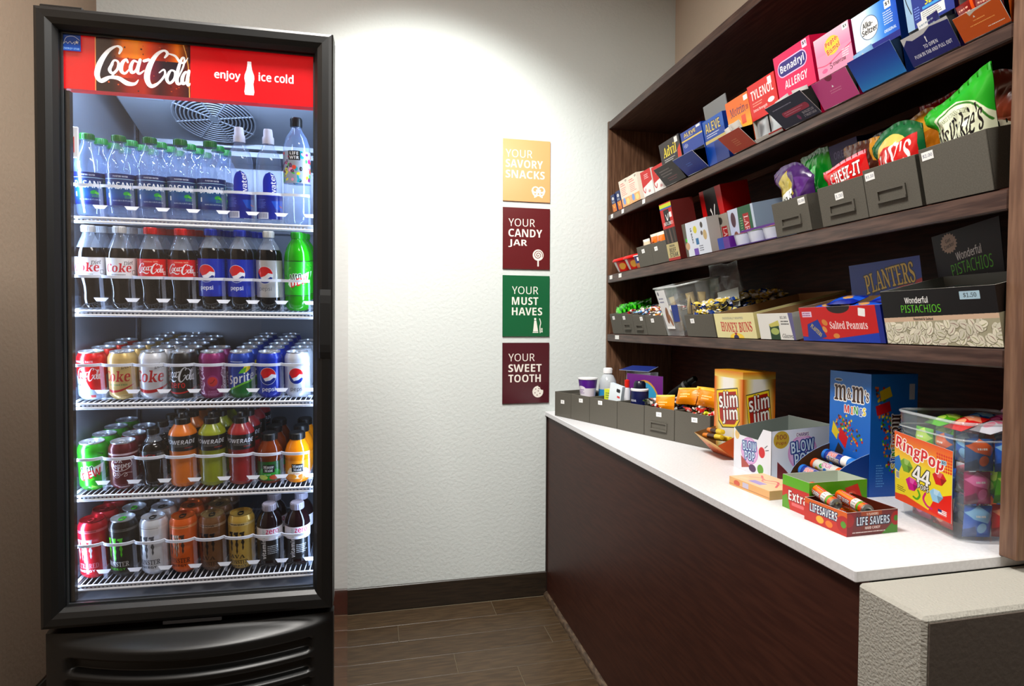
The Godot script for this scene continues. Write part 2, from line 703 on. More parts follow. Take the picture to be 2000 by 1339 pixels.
func shell() -> void:
	M.wall = stucco(Color(0.79, 0.815, 0.805), 1.3, 0.035)
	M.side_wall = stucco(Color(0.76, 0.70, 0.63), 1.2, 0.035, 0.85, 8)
	M.rough_wall = stucco(Color(0.61, 0.60, 0.565), 1.7, 0.12, 0.9, 12)
	M.lobby = stucco(Color(0.36, 0.32, 0.28), 1.2, 0.035, 0.85, 9)
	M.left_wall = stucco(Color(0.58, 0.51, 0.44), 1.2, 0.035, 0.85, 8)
	M.taupe = stucco(Color(0.30, 0.265, 0.235), 1.0, 0.05, 0.8, 15)
	M.wood = wood(Color(0.205, 0.105, 0.08), Color(0.25, 0.135, 0.10), Vector3(6, 6, 0.55), 0.45, 5)
	M.wood.metallic_specular = 0.3
	M.wood_up = wood(Color(0.30, 0.20, 0.14), Color(0.42, 0.30, 0.22), Vector3(6, 0.5, 6), 0.4, 9)
	M.wood_lip = wood(Color(0.20, 0.135, 0.115), Color(0.32, 0.235, 0.20), Vector3(7, 7, 0.6), 0.33, 7)
	M.base = wood(Color(0.135, 0.105, 0.075), Color(0.18, 0.14, 0.10), Vector3(0.6, 7, 7), 0.4, 11)
	M.quartz = mat(Color(0.86, 0.86, 0.87), 0.28)
	M.quartz.albedo_texture = noise_tex(0.12, [Color(0.965, 0.965, 0.965), Color(1, 1, 1)], [0.3, 0.7], 256, 3, 21)
	M.quartz.uv1_triplanar = true
	M.quartz.uv1_scale = Vector3(3, 3, 3)

	struct("wall_back", box_mesh(Vector3(XL - 0.12, 0, -0.12), Vector3(XR + 0.12, HIGH, 0)), M.wall, "white textured plaster wall behind the hanging signs", "wall")
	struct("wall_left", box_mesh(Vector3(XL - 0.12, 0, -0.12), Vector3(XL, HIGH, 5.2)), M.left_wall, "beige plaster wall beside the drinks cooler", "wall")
	struct("wall_right", box_mesh(Vector3(XR, 0, -0.12), Vector3(XR + 0.12, HIGH, ZE)), M.side_wall, "pinkish beige plaster wall above the snack shelves", "wall")
	var b := MB.new()
	b.bevel(Vector3(XF + 0.004, 0, ZN), Vector3(XR + 0.12, 0.957, ZE), 0.006)
	struct("wall_end", b.done(), M.rough_wall, "low rough plaster end wall beside the worktop", "wall")
	# dark painted near face of the low wall
	struct("trim_1", box_mesh(Vector3(XF + 0.012, 0.0, ZE), Vector3(2.7, 0.948, ZE + 0.003)), M.taupe, "dark taupe painted face of the low end wall", "wall")
	struct("wall_column", box_mesh(Vector3(XS + 0.06, 0.957, ZN + 0.035), Vector3(XR + 0.12, HIGH, ZE)), M.side_wall, "beige wall rising behind the near shelf upright", "wall")
	struct("wall_near", box_mesh(Vector3(XR + 0.12, 0, ZE - 0.12), Vector3(2.7, HIGH, ZE)), M.side_wall, "beige wall of the lobby past the shelves", "wall")
	struct("wall_lobby", box_mesh(Vector3(2.7, 0, ZE - 0.12), Vector3(2.82, HIGH, 5.2)), M.lobby, "taupe lobby wall on the far side", "wall")
	struct("wall_front", box_mesh(Vector3(XL - 0.12, 0, 5.2), Vector3(2.82, HIGH, 5.32)), M.lobby, "taupe lobby wall behind the viewer", "wall")
	struct("ceiling", box_mesh(Vector3(XL - 0.12, HIGH, -0.12), Vector3(2.82, HIGH + 0.1, 5.32)), mat(Color(0.82, 0.81, 0.78), 0.9), "flat off-white ceiling", "ceiling")

	# floor: grout bed and single wood-look planks
	var fl := struct("floor", box_mesh(Vector3(XL - 0.12, -0.1, -0.12), Vector3(2.82, -0.0015, 5.32)), mat(Color(0.36, 0.32, 0.25), 0.8), "brown wood-look plank floor", "floor")
	var tones := []
	for k in 3:
		var m := wood(Color(0.205, 0.15, 0.09).lightened(0.015 * k), Color(0.27, 0.205, 0.13).lightened(0.015 * k), Vector3(0.7, 6, 6), 0.4, 31 + k)
		tones.append(m)
	var plank := box_mesh(Vector3(0.0012, -0.008, 0.0012), Vector3(0.9088, 0, 0.1488), 0.0008)
	for rowk in 35:
		var off: float = [0.0, 0.43, 0.2, 0.66][rowk % 4]
		for c in 6:
			var x0 := XL - 0.95 + off + c * 0.91
			if x0 > 2.6 or (x0 > 0.9 and rowk < 14) or (rowk < 9 and x0 < -1.6):
				continue
			part(fl, "plank", plank, tones[(rowk * 2 + c) % 3], at(Vector3(x0, 0, 0.02 + rowk * 0.15)))

	# baseboard: back wall and left wall
	struct("baseboard_back", box_mesh(Vector3(XL, 0, 0), Vector3(XF + 0.01, 0.126, 0.014), 0.003), M.base, "dark brown wooden baseboard along the white wall", "baseboard")
	struct("baseboard_left", box_mesh(Vector3(XL, 0, 0.014), Vector3(XL + 0.014, 0.126, 5.2), 0.003), M.base, "dark brown wooden baseboard beside the drinks cooler", "baseboard")

	counter()
	shelf_unit()

func counter() -> void:
	var t := thing("counter_cabinet", "dark brown wooden counter front under the white worktop", "counter", at(Vector3(XF + 0.012, 0, 0)))
	part(t, "front_panel", box_mesh(Vector3(0, 0, 0.012), Vector3(0.02, TOP - 0.024, ZN), 0.001), M.wood)
	part(t, "end_strip", box_mesh(Vector3(-0.006, 0, 0.0), Vector3(0.02, TOP - 0.024, 0.012)), mat(Color(0.13, 0.08, 0.065), 0.5))
	# quarter-round shoe at the floor
	var o := PackedVector2Array([Vector2(0, 0)])
	for k in 7:
		o.append(Vector2(-0.02 * sin(PI / 2 * (6 - k) / 6.0), 0.022 * cos(PI / 2 * (6 - k) / 6.0)))
	o.reverse()
	var b := MB.new()
	b.prism(o, 0.015, ZN)
	part(t, "shoe_moulding", b.done(), wood(Color(0.20, 0.15, 0.11), Color(0.36, 0.29, 0.22), Vector3(6, 6, 2.0), 0.5, 19))
	var w := part(self, "worktop", box_mesh(Vector3(XF, TOP - 0.024, 0.001), Vector3(XR, TOP, ZN), 0.0025), M.quartz)
	tag(w, "white stone worktop running along the snack shelves", "worktop")

func shelf_unit() -> void:
	var t := thing("shelf_unit", "dark brown wooden wall shelf unit with three shelves standing on the worktop", "shelving", at(Vector3(XS, TOP, 0)))
	var h := 2.511 - TOP
	var back := wood(Color(0.19, 0.085, 0.06), Color(0.27, 0.135, 0.095), Vector3(6, 6, 0.7), 0.5, 6)
	back.metallic_specular = 0.3
	part(t, "back_panel", box_mesh(Vector3(XR - XS - 0.012, 0, 0.02), Vector3(XR - XS, h, ZN)), back)
	part(t, "upright", box_mesh(Vector3(0.0, 0, 0.001), Vector3(XR - XS - 0.012, h + 0.005, 0.02), 0.0015), M.wood_up)
	part(t, "upright", box_mesh(Vector3(0.0, 0, ZN - 0.004), Vector3(XR - XS - 0.012, h, ZN + 0.031), 0.0015), wood(Color(0.36, 0.25, 0.185), Color(0.47, 0.35, 0.27), Vector3(6, 0.5, 6), 0.4, 13))
	part(t, "top_panel", box_mesh(Vector3(0.0, h - 0.037, 0.02), Vector3(XR - XS - 0.012, h, ZN - 0.004), 0.002), M.wood_lip)
	for k in 3:
		var y: float = [S1, S2, S3][k] - TOP
		var d: float = [0.032, 0.043, 0.039][k]
		# boards slope down to the front
		var tn := tan(deg_to_rad(12.5))
		var dx := XR - XS - 0.012
		var o := PackedVector2Array([Vector2(0.016, y - 0.019 + 0.016 * tn), Vector2(dx, y - 0.019 + dx * tn), Vector2(dx, y + dx * tn), Vector2(0.016, y + 0.016 * tn)])
		var b := MB.new()
		b.prism(o, 0.02, ZN - 0.004)
		var s := part(t, "shelf_board", b.done(), back)
		part(s, "front_lip", box_mesh(Vector3(0.0, y - d, 0.02), Vector3(0.018, y - 0.001, ZN - 0.004), 0.003), M.wood_lip)
		var yb := y - 0.019 + dx * tn
		part(s, "batten", box_mesh(Vector3(dx - 0.022, yb - 0.030, 0.03), Vector3(dx, yb - 0.004, ZN - 0.004), 0.002), wood(Color(0.36, 0.21, 0.15), Color(0.46, 0.30, 0.22), Vector3(6, 6, 0.6), 0.45, 17) if k == 0 else back)

func posters() -> void:
	var kinds := [
		["tan", Color(0.86, 0.64, 0.42), "SAVORY", "SNACKS", "tan sign reading YOUR SAVORY SNACKS with a pretzel"],
		["burgundy", Color(0.36, 0.10, 0.11), "CANDY", "JAR", "burgundy sign reading YOUR CANDY JAR with a lollipop"],
		["green", Color(0.09, 0.35, 0.21), "MUST", "HAVES", "green sign reading YOUR MUST HAVES with toothpaste and brush"],
		["plum", Color(0.29, 0.10, 0.13), "SWEET", "TOOTH", "plum sign reading YOUR SWEET TOOTH with a bitten cookie"]]
	var side := printed(0.3)
	for k in 4:
		var bg: Color = kinds[k][1]
		var ink := Color(0.90, 0.88, 0.84)
		var c := Canvas.new(256, 322, bg)
		var x0: float = [14, 30, 50, 32][k]
		c.text("YOUR", x0, [54, 58, 58, 58][k], 0, 40, ink, "r")
		var l1: float = [106, 112, 114, 114][k]
		c.text(kinds[k][2], x0, l1, [202, 184, 144, 182][k], 41, ink, "b")
		c.text(kinds[k][3], x0, l1 + 55, [212, 102, 166, 178][k], 41, ink, "b")
		if k == 0:
			pretzel(c, 192, 266, ink)
		elif k == 1:
			c.oval(192, 246, 30, 30, ink)
			var sp := []
			for j in 22:
				var a := j * 0.62
				sp.append(Vector2(192, 246) + Vector2(cos(a), sin(a)) * (3 + j * 1.05))
			c.stroke(sp, 3.2, bg, 4)
			c.rect(188, 274, 8, 32, ink)
		elif k == 2:
			c.poly(PackedVector2Array([Vector2(166, 296), Vector2(172, 238), Vector2(184, 238), Vector2(194, 296)]), ink)
			c.rect(172, 224, 11, 12, ink)
			c.rect(164, 298, 31, 5, ink)
			c.stroke([Vector2(202, 228), Vector2(208, 250), Vector2(204, 270), Vector2(205, 302)], 5, ink)
			for j in 4:
				c.rect(209, 278 + j * 6, 10, 4, ink)
		else:
			c.oval(194, 262, 30, 31, ink)
			c.oval(219, 240, 13, 13, bg)
			c.oval(203, 231, 7, 7, bg)
			for d in [[182, 248], [196, 258], [178, 268], [206, 272], [190, 280], [200, 246]]:
				c.oval(d[0], d[1], 2.6, 2.6, bg)
		var r := sheet_two.put(c)
		var b := MB.new()
		var plain := sheet_two.flat(bg)
		b.box(Vector3(0, 0, 0), Vector3(0.2514, 0.3162, 0.007), {"f": r}, plain)
		var p := part(self, "wall_sign", b.done(), printed(0.22, 0, 0, sheet_two), at(Vector3(0.6296, 2.3892 - (k * 1.1045 + 1) * 0.3162, 0.0005)))
		tag(p, kinds[k][4], "sign", "wall signs in a column")

func pretzel(c: Canvas, x: float, y: float, ink: Color) -> void:
	var bg := Color(0.86, 0.64, 0.42)
	for sd in [-1.0, 1.0]:
		c.oval(x + sd * 17, y - 8, 20, 18, ink, sd * 0.5)
	for sd in [-1.0, 1.0]:
		c.oval(x + sd * 17, y - 9, 11.5, 10, bg, sd * 0.5)
	for sd in [-1.0, 1.0]:
		c.stroke([Vector2(x + sd * 34, y - 4), Vector2(x + sd * 26, y + 16), Vector2(x + sd * 12, y + 26)], 8.5, ink)
		c.stroke([Vector2(x - sd * 10, y - 6), Vector2(x + sd * 4, y + 8), Vector2(x + sd * 20, y + 30)], 8.5, ink)
	c.stroke([Vector2(x - 14, y + 25), Vector2(x, y + 20), Vector2(x + 14, y + 25)], 7.0, ink)
	c.oval(x, y + 13, 4.0, 4.5, bg)

# ---------------------------------------------------------------- the drinks cooler
const FW := 0.6668
const FB := 0.699     # bottom of the door
const FT := 2.162     # top of the door
const COL0 := 0.066
const COLS := 0.0712
const DECK := [1.694, 1.464, 1.233, 1.003, 0.777]   # heights at which the drinks stand
var F := Transform3D()

func fridge_frame() -> void:
	var a := deg_to_rad(-1.7299)
	var c := deg_to_rad(0.3662)
	var ex0 := Vector3(cos(a), 0, -sin(a))
	var ex := ex0 * cos(c) - Vector3.UP * sin(c)
	var ey := ex0 * sin(c) + Vector3.UP * cos(c)
	var ez := Vector3(sin(a), 0, cos(a))
	F = Transform3D(Basis(ex, ey, ez), Vector3(-0.1122, 1.43, 1.4344) - ex * FW - ey * 1.43)

func bar(b: MB, a0: Vector3, a1: Vector3, inward: Vector3, out: Vector3, prof: Array) -> void:
	# mitred frame bar: a0 to a1 along the outer edge, profile of (inward, out)
	var d := (a1 - a0).normalized()
	for k in prof.size() - 1:
		var p: Vector2 = prof[k]
		var q: Vector2 = prof[k + 1]
		b.quad(a0 + inward * p.x + d * p.x + out * p.y, a1 + inward * p.x - d * p.x + out * p.y, a1 + inward * q.x - d * q.x + out * q.y, a0 + inward * q.x + d * q.x + out * q.y)

func cooler() -> void:
	fridge_frame()
	var t := thing("drinks_cooler", "tall glass-door drinks cooler with black frame and lit red sign", "refrigerator", F)
	var red := mat(Color(0.62, 0.10, 0.055), 0.18)
	red.clearcoat_enabled = true
	red.clearcoat = 1.0
	red.clearcoat_roughness = 0.06
	var black := mat(Color(0.035, 0.037, 0.04), 0.42)
	var gloss := mat(Color(0.02, 0.022, 0.025), 0.25)
	var liner := mat(Color(0.50, 0.52, 0.56), 0.34, 0.35)
	var white := mat(Color(0.88, 0.89, 0.92), 0.4)
	var depth := 0.55
	# cabinet shell with thickness round the inside
	var b := MB.new()
	var th := 0.018
	b.box(Vector3(0.004, 0.05, -depth), Vector3(th, FT - 0.006, -0.056))
	b.box(Vector3(FW - th, 0.05, -depth), Vector3(FW - 0.004, FT - 0.006, -0.056))
	b.box(Vector3(th, FT - 0.036, -depth), Vector3(FW - th, FT - 0.006, -0.056))
	b.box(Vector3(th, 0.05, -depth), Vector3(FW - th, FT - 0.036, -depth + 0.03))
	b.box(Vector3(th, 0.05, -depth + 0.03), Vector3(FW - th, FB + 0.02, -0.056))
	part(t, "cabinet", b.done(), red)
	b = MB.new()
	var x0 := th + 0.001
	var x1 := FW - th - 0.001
	var zb := -depth + 0.032
	b.box(Vector3(x0, FB + 0.021, zb), Vector3(x0 + 0.004, FT - 0.037, -0.056))
	b.box(Vector3(x1 - 0.004, FB + 0.021, zb), Vector3(x1, FT - 0.037, -0.056))
	b.box(Vector3(x0 + 0.004, FB + 0.021, zb), Vector3(x1 - 0.004, FT - 0.037, zb + 0.004))
	b.box(Vector3(x0 + 0.004, FB + 0.021, zb + 0.004), Vector3(x1 - 0.004, FB + 0.026, -0.056))
	b.box(Vector3(x0 + 0.004, FT - 0.045, zb + 0.004), Vector3(x1 - 0.004, FT - 0.037, -0.056))
	part(t, "inner_liner", b.done(), liner)
	for x in [0.06, FW - 0.06]:
		for z in [-0.1, -depth + 0.08]:
			b = MB.new()
			b.lathe([Vector2(0.0, 0.003), Vector2(0.022, 0.003), Vector2(0.022, 0.012), Vector2(0.01, 0.02), Vector2(0.01, 0.05)], 14)
			part(t, "foot", b.done(), black, at(Vector3(x, 0, z)))

	# door frame: four mitred bars with a rounded face
	var prof := [Vector2(0, -0.05), Vector2(0, -0.009), Vector2(0.003, -0.003), Vector2(0.010, 0), Vector2(0.026, -0.001), Vector2(0.038, -0.007), Vector2(0.046, -0.018), Vector2(0.047, -0.034), Vector2(0.047, -0.05), Vector2(0, -0.05)]
	var o := Vector3(0, 0, 1)
	var c := [Vector3(0, FB, 0), Vector3(FW, FB, 0), Vector3(FW, FT, 0), Vector3(0, FT, 0)]
	var inn := [Vector3.UP, Vector3.LEFT, Vector3.DOWN, Vector3.RIGHT]
	for k in 4:
		b = MB.new()
		bar(b, c[k], c[(k + 1) % 4], inn[k], o, prof)
		part(t, "door_rail" if k % 2 == 0 else "door_stile", b.done(), black)
	# inner trim lip round the pane and gasket
	b = MB.new()
	var lip := [Vector2(0.0, -0.029), Vector2(0.0, -0.026), Vector2(0.0035, -0.026), Vector2(0.004, -0.030)]
	var ci := [Vector3(0.047, FB + 0.047, 0), Vector3(FW - 0.047, FB + 0.047, 0), Vector3(FW - 0.047, FT - 0.047, 0), Vector3(0.047, FT - 0.047, 0)]
	for k in 4:
		bar(b, ci[k], ci[(k + 1) % 4], inn[k], o, lip)
	part(t, "glazing_bead", b.done(), mat(Color(0.16, 0.17, 0.18), 0.35))
	b = MB.new()
	b.box(Vector3(0.045, FB + 0.045, -0.034), Vector3(FW - 0.045, FT - 0.045, -0.031))
	part(t, "glass_pane", b.done(), clear(Color(0.5, 0.55, 0.6), 0.01, 0.005))
	# inner face of the door: dark border behind the pane on the hinge side
	b = MB.new()
	b.box(Vector3(0.045, FB + 0.05, -0.050), Vector3(0.060, FT - 0.18, -0.036))
	part(t, "door_border", b.done(), gloss)

	# lit sign behind the top of the pane
	cooler_sign(t)
	# handle on the right stile
	b = MB.new()
	var hp := []
	for q in [[0.0, 0.0], [0.004, 0.016], [0.006, 0.035], [0.006, 0.140], [0.004, 0.160], [0.0, 0.175]]:
		hp.append(Vector2(q[0], q[1]))
	for k in hp.size() - 1:
		b.quad(Vector3(-0.026, hp[k].y, hp[k].x), Vector3(0, hp[k].y, hp[k].x * 0.6), Vector3(0, hp[k + 1].y, hp[k + 1].x * 0.6), Vector3(-0.026, hp[k + 1].y, hp[k + 1].x))
		b.quad(Vector3(-0.03, hp[k].y, -0.004), Vector3(-0.026, hp[k].y, hp[k].x), Vector3(-0.026, hp[k + 1].y, hp[k + 1].x), Vector3(-0.03, hp[k + 1].y, -0.004))
		b.quad(Vector3(0, hp[k].y, hp[k].x * 0.6), Vector3(0.001, hp[k].y, -0.03), Vector3(0.001, hp[k + 1].y, -0.03), Vector3(0, hp[k + 1].y, hp[k + 1].x * 0.6))
	part(t, "door_handle", b.done(), mat(Color(0.02, 0.021, 0.023), 0.5), at(Vector3(FW - 0.004, 1.345, 0.0)))
	# thin reflective edge strip along the right of the door
	part(t, "edge_strip", box_mesh(Vector3(FW, FB + 0.01, -0.052), Vector3(FW + 0.0012, FT - 0.01, -0.044)), mat(Color(0.75, 0.75, 0.76), 0.25, 0.8))
	# top hinge and cable loop
	part(t, "hinge", box_mesh(Vector3(0.01, FT - 0.001, -0.075), Vector3(0.10, FT + 0.007, -0.012), 0.002), black)
	b = MB.new()
	b.x = Transform3D(Basis(), Vector3(0.50, FT - 0.01, -0.14))
	b.lathe([Vector2(0.045, 0.0), Vector2(0.045, 0.02), Vector2(0.030, 0.034), Vector2(0.0, 0.036)], 20)
	part(t, "top_cap", b.done(), black)
	# small label under the door
	part(t, "maker_plate", box_mesh(Vector3(0.265, FB - 0.010, -0.012), Vector3(0.40, FB - 0.001, -0.006), 0.001), mat(Color(0.25, 0.25, 0.26), 0.3))

	grille(t, black)
	ceiling_unit(t, liner)

	# slotted shelf standards
	var steel := mat(Color(0.55, 0.57, 0.62), 0.35, 0.6)
	for x in [x0 + 0.0045, x1 - 0.0105]:
		for z in [-0.085, zb + 0.02]:
			b = MB.new()
			b.box(Vector3(x, FB + 0.03, z), Vector3(x + 0.005, FT - 0.1, z + 0.003))
			b.box(Vector3(x, FB + 0.03, z + 0.013), Vector3(x + 0.005, FT - 0.1, z + 0.016))
			for k in 54:
				b.box(Vector3(x, FB + 0.03 + k * 0.0246, z + 0.003), Vector3(x + 0.005, FB + 0.038 + k * 0.0246, z + 0.013))
			part(t, "shelf_standard", b.done(), steel)
	# thermometer on the left wall
	b = MB.new()
	b.bevel(Vector3(0.0, 0, 0), Vector3(0.018, 0.075, 0.006), 0.002)
	var th_m := part(t, "thermometer", b.done(), white, at(Vector3(0.045, 1.832, -0.072)))
	part(th_m, "scale_tube", box_mesh(Vector3(0.008, 0.012, 0.006), Vector3(0.0095, 0.05, 0.0068)), mat(Color(0.8, 0.1, 0.1), 0.4))
	# lamps: one strip behind each stile and one above
	for k in 2:
		var lx: float = [0.040, FW - 0.040][k]
		strip_light(t, Vector3(lx, (FB + FT) / 2 - 0.05, -0.066), Vector2(0.014, 1.22), 1.0 if k == 0 else -1.0, [0.28, 0.20][k])

	strip_light(t, Vector3(FW / 2, FB + 1.312, -0.070), Vector2(0.52, 0.012), 0.0, 0.36)

	for k in 5:
		cooler_shelf(t, k, white)

func strip_light(t: Node3D, p: Vector3, size: Vector2, side: float, energy: float) -> void:
	var g := mat(Color(0.9, 0.92, 1.0), 0.5)
	g.emission_enabled = true
	g.emission = Color(0.74, 0.85, 1.0)
	g.emission_energy_multiplier = 3.0
	var b := MB.new()
	b.box(Vector3(-size.x / 2, -size.y / 2, -0.003), Vector3(size.x / 2, size.y / 2, 0.003))
	var o := part(t, "lamp_strip", b.done(), g, Transform3D(Basis(Vector3.UP, 0.6 * side), p))
	var l := AreaLight3D.new()
	l.name = "lamp_strip_light"
	l.area_size = size
	l.light_energy = energy
	l.light_color = Color(0.74, 0.85, 1.0)
	l.area_range = 5.0
	l.area_attenuation = 2.0
	l.shadow_enabled = true
	# shines inwards and towards the middle
	l.transform = Transform3D(Basis(Vector3.UP, -0.75 * side), p + Vector3(0.006 * side, 0, -0.006))
	t.add_child(l)
	o.set_meta("label", "bright strip lamp")

func cooler_sign(t: Node3D) -> void:
	var c := Canvas.new(1024, 232, Color(0.80, 0.015, 0.06))
	var dk := Color(0.13, 0.02, 0.04)
	# photograph of a cold bottle in the print
	var am := Color(0.93, 0.45, 0.06)
	var pl := Color(0.42, 0.03, 0.16)
	c.blend(128, 0, 370, 84, [dk, dk, am, Color(0.95, 0.52, 0.08), Color(0.85, 0.22, 0.03), Color(0.50, 0.08, 0.03), am, dk], true)
	c.blend(128, 84, 370, 84, [Color(0.06, 0.05, 0.10), Color(0.10, 0.05, 0.10), Color(0.75, 0.20, 0.06), Color(0.55, 0.06, 0.10), pl, Color(0.12, 0.04, 0.10), Color(0.08, 0.05, 0.10), Color(0.45, 0.10, 0.04)], true)
	c.blend(128, 168, 370, 64, [Color(0.10, 0.02, 0.03), Color(0.14, 0.03, 0.03), Color(0.50, 0.06, 0.03), Color(0.60, 0.10, 0.05), Color(0.20, 0.03, 0.06), Color(0.42, 0.05, 0.03), Color(0.16, 0.05, 0.06)], true)
	var r := RandomNumberGenerator.new()
	r.seed = 4
	for k in 46:
		var q := Vector2(r.randf_range(140, 490), r.randf_range(6, 226))
		c.oval(q.x, q.y, r.randf_range(1.5, 4), r.randf_range(1.5, 4), Color(0.75, 0.30, 0.10, 1) if k % 2 else Color(0.20, 0.03, 0.03))
	c.rect(124, 0, 3, 232, Color(0.85, 0.65, 0.35))
	c.stroke([Vector2(468, 0), Vector2(484, 60), Vector2(492, 130), Vector2(494, 232)], 4, Color(0.85, 0.6, 0.3))
	script_logo(c, 124, 30, 372, 172, Color.WHITE)
	c.rect(498, 0, 526, 232, Color(0.80, 0.015, 0.06))
	c.text("enjoy", 596, 102, 106, 44, Color.WHITE, "r", {"out": Color.WHITE, "ow": 1.3})
	c.text("ice cold", 780, 96, 146, 38, Color.WHITE, "r", {"out": Color.WHITE, "ow": 1.3})
	var bt := PackedVector2Array()
	for s in [1, -1]:
		var half := [[8, 52], [9, 70], [12, 90], [20, 112], [21, 128], [17, 150], [19, 170], [21, 186], [18, 200]]
		if s < 0:
			half.reverse()
		for q in half:
			bt.append(Vector2(740 + s * q[0], q[1]))
	c.poly(bt, Color.WHITE)
	var rect := sheet_two.put(c)
	var m := printed(0.3, 0, 0, sheet_two)
	m.emission_enabled = true
	m.emission = Color.BLACK
	m.emission_energy_multiplier = 0.5
	var b := MB.new()
	b.box(Vector3(0.045, FB + 1.288, -0.062), Vector3(FW - 0.045, FB + 1.418, -0.036), {"f": rect}, sheet_two.flat(Color(0.75, 0.05, 0.06)))
	var o := part(t, "lit_sign", b.done(), m)
	o.set_meta("label", "backlit red sign with white script lettering")
	# sticker on the upper left of the pane
	var e := Canvas.new(96, 96, Color(0.05, 0.32, 0.75))
	e.stroke([Vector2(8, 60), Vector2(24, 22), Vector2(60, 14), Vector2(90, 34)], 2.5, Color.WHITE)
	e.stroke([Vector2(10, 58), Vector2(22, 46), Vector2(30, 56), Vector2(42, 44), Vector2(52, 56), Vector2(62, 46), Vector2(66, 60)], 2.5, Color.WHITE)
	var star := PackedVector2Array()
	for k in 10:
		star.append(Vector2(76, 46) + Vector2.from_angle(TAU * k / 10 - PI / 2) * (13 if k % 2 == 0 else 5))
	e.poly(star, Color.WHITE)
	e.text("ENERGY STAR", 6, 78, 84, 11, Color(0.7, 0.85, 1.0), "b")
	var er := sheet_two.put(e)
	b = MB.new()
	b.box(Vector3(0.0475, FT - 0.0885, -0.0305), Vector3(0.0875, FT - 0.0485, -0.0298), {"f": er}, sheet_two.flat(Color(0.05, 0.3, 0.7)))
	part(t, "sticker", b.done(), printed(0.35, 0, 0, sheet_two))

# flowing script lettering, in a box of w by h
func script_logo(c: Canvas, x: float, y: float, w: float, h: float, ink: Color, outline = null) -> void:
	var P := func(a: Array) -> Array:
		var o := []
		for q in a:
			o.append(Vector2(x + q[0] / 100.0 * w, y + q[1] / 46.0 * h))
		return o
	var u := w / 100.0
	var strokes := [
		# first capital with its long tail
		[[[25, 10], [27, 4], [22, 2], [13, 9], [5, 23], [2, 36], [6, 43], [13, 40], [21, 32]], [1.5, 3, 1.6, 3.2, 4.6, 4.6, 3, 1.5, 1]],
		[[[5, 42], [14, 38], [24, 38], [33, 43], [41, 43], [45, 38]], [1, 2.6, 3.6, 4.2, 2.5, 0.6]],
		# o
		[[[18, 22], [15, 29], [18, 33], [23, 28], [24, 20], [20, 18], [17, 23]], [2.2, 3, 2.2, 2.2, 2, 1.6, 2.2]],
		# c
		[[[34, 19], [32, 16], [28, 21], [27, 29], [31, 32], [36, 26]], [1.8, 2, 3.2, 3.4, 2, 1]],
		# a
		[[[44, 18], [40, 17], [37, 24], [38, 30], [42, 28], [46, 18]], [1.5, 2.2, 3.2, 3, 1.8, 1.6]],
		[[[47, 15], [44, 27], [46, 31], [51, 27]], [2.6, 3.2, 2, 1]],
		# hyphen
		[[[51, 16], [56, 14]], [2.6, 2.6]],
		# second capital
		[[[73, 10], [76, 5], [72, 2], [64, 8], [57, 21], [54, 35], [58, 44], [66, 40], [73, 30], [72, 24], [67, 28]], [1.5, 2.8, 1.8, 3.2, 4.6, 5.0, 3.6, 2, 1.8, 1.6, 1]],
		# loop that runs from its head through the l
		[[[76, 5], [84, 7], [89, 13], [94, 14], [98, 8]], [1, 2, 2.4, 1.6, 0.6]],
		# o
		[[[78, 26], [75, 34], [78, 39], [83, 34], [84, 26], [80, 24], [77, 28]], [2.2, 3, 2.2, 2.2, 2, 1.6, 2.2]],
		# l
		[[[87, 33], [93, 18], [94, 9], [91, 10], [87, 24], [86, 37], [89, 39], [92, 34]], [1, 1.6, 1.6, 2, 3, 3.2, 2, 1]],
		# a
		[[[98, 25], [95, 25], [92, 31], [92, 38], [96, 36], [99, 26]], [1.5, 2.2, 3, 3, 1.8, 1.6]],
		[[[99, 23], [97, 35], [98, 40], [101, 37]], [2.6, 3, 2, 1]]]
	if outline != null:
		for s in strokes:
			var ws := []
			for q in s[1]:
				ws.append(q * u * 1.25 + 2.0)
			c.stroke(P.call(s[0]), ws, outline, 5)
	for s in strokes:
		var ws := []
		for q in s[1]:
			ws.append(maxf(q * u * 1.3, 1.2))
		c.stroke(P.call(s[0]), ws, ink, 6)

func grille(t: Node3D, m: Material) -> void:
	# bulging louvred panel below the door
	var yt := FB - 0.020
	var yb := 0.06
	var bulge := func(a: float) -> float: return 0.085 * pow(sin(PI * clampf(a, 0.0, 1.0)), 0.9)
	var slot := func(a: float, y: float) -> float:
		var g := 0.0
		var mask := smoothstep(0.075, 0.11, a) * smoothstep(0.93, 0.90, a)
		for k in 11:
			var yc := yt - 0.070 - k * 0.052
			var d := (y - yc) / 0.017
			if absf(d) < 1.6:
				g = maxf(g, (1.0 - smoothstep(0.75, 1.15, absf(d))))
		return g * mask
	var b := MB.new()
	var rows := 150
	b.grid(64, rows, func(a: float, q: float) -> Vector3:
		var y := yb + (yt - yb) * q
		var edge := smoothstep(1.0, 0.955, q)
		var z: float = -0.028 + bulge.call(a) * (0.25 + 0.75 * edge) - 0.022 * slot.call(a, y)
		return Vector3(FW * a, y, z))
	part(t, "louvre_panel", b.done(), m)
	b = MB.new()
	b.grid(40, 6, func(a: float, q: float) -> Vector3:
		var z: float = lerpf(-0.028 + bulge.call(a) * 0.25, -0.05, q)
		return Vector3(FW * a, yt + 0.006 * q, z))
	b.box(Vector3(0, yb, -0.056), Vector3(0.003, yt, -0.028))
	b.box(Vector3(FW - 0.003, yb, -0.056), Vector3(FW, yt, -0.028))
	part(t, "panel_top", b.done(), m)

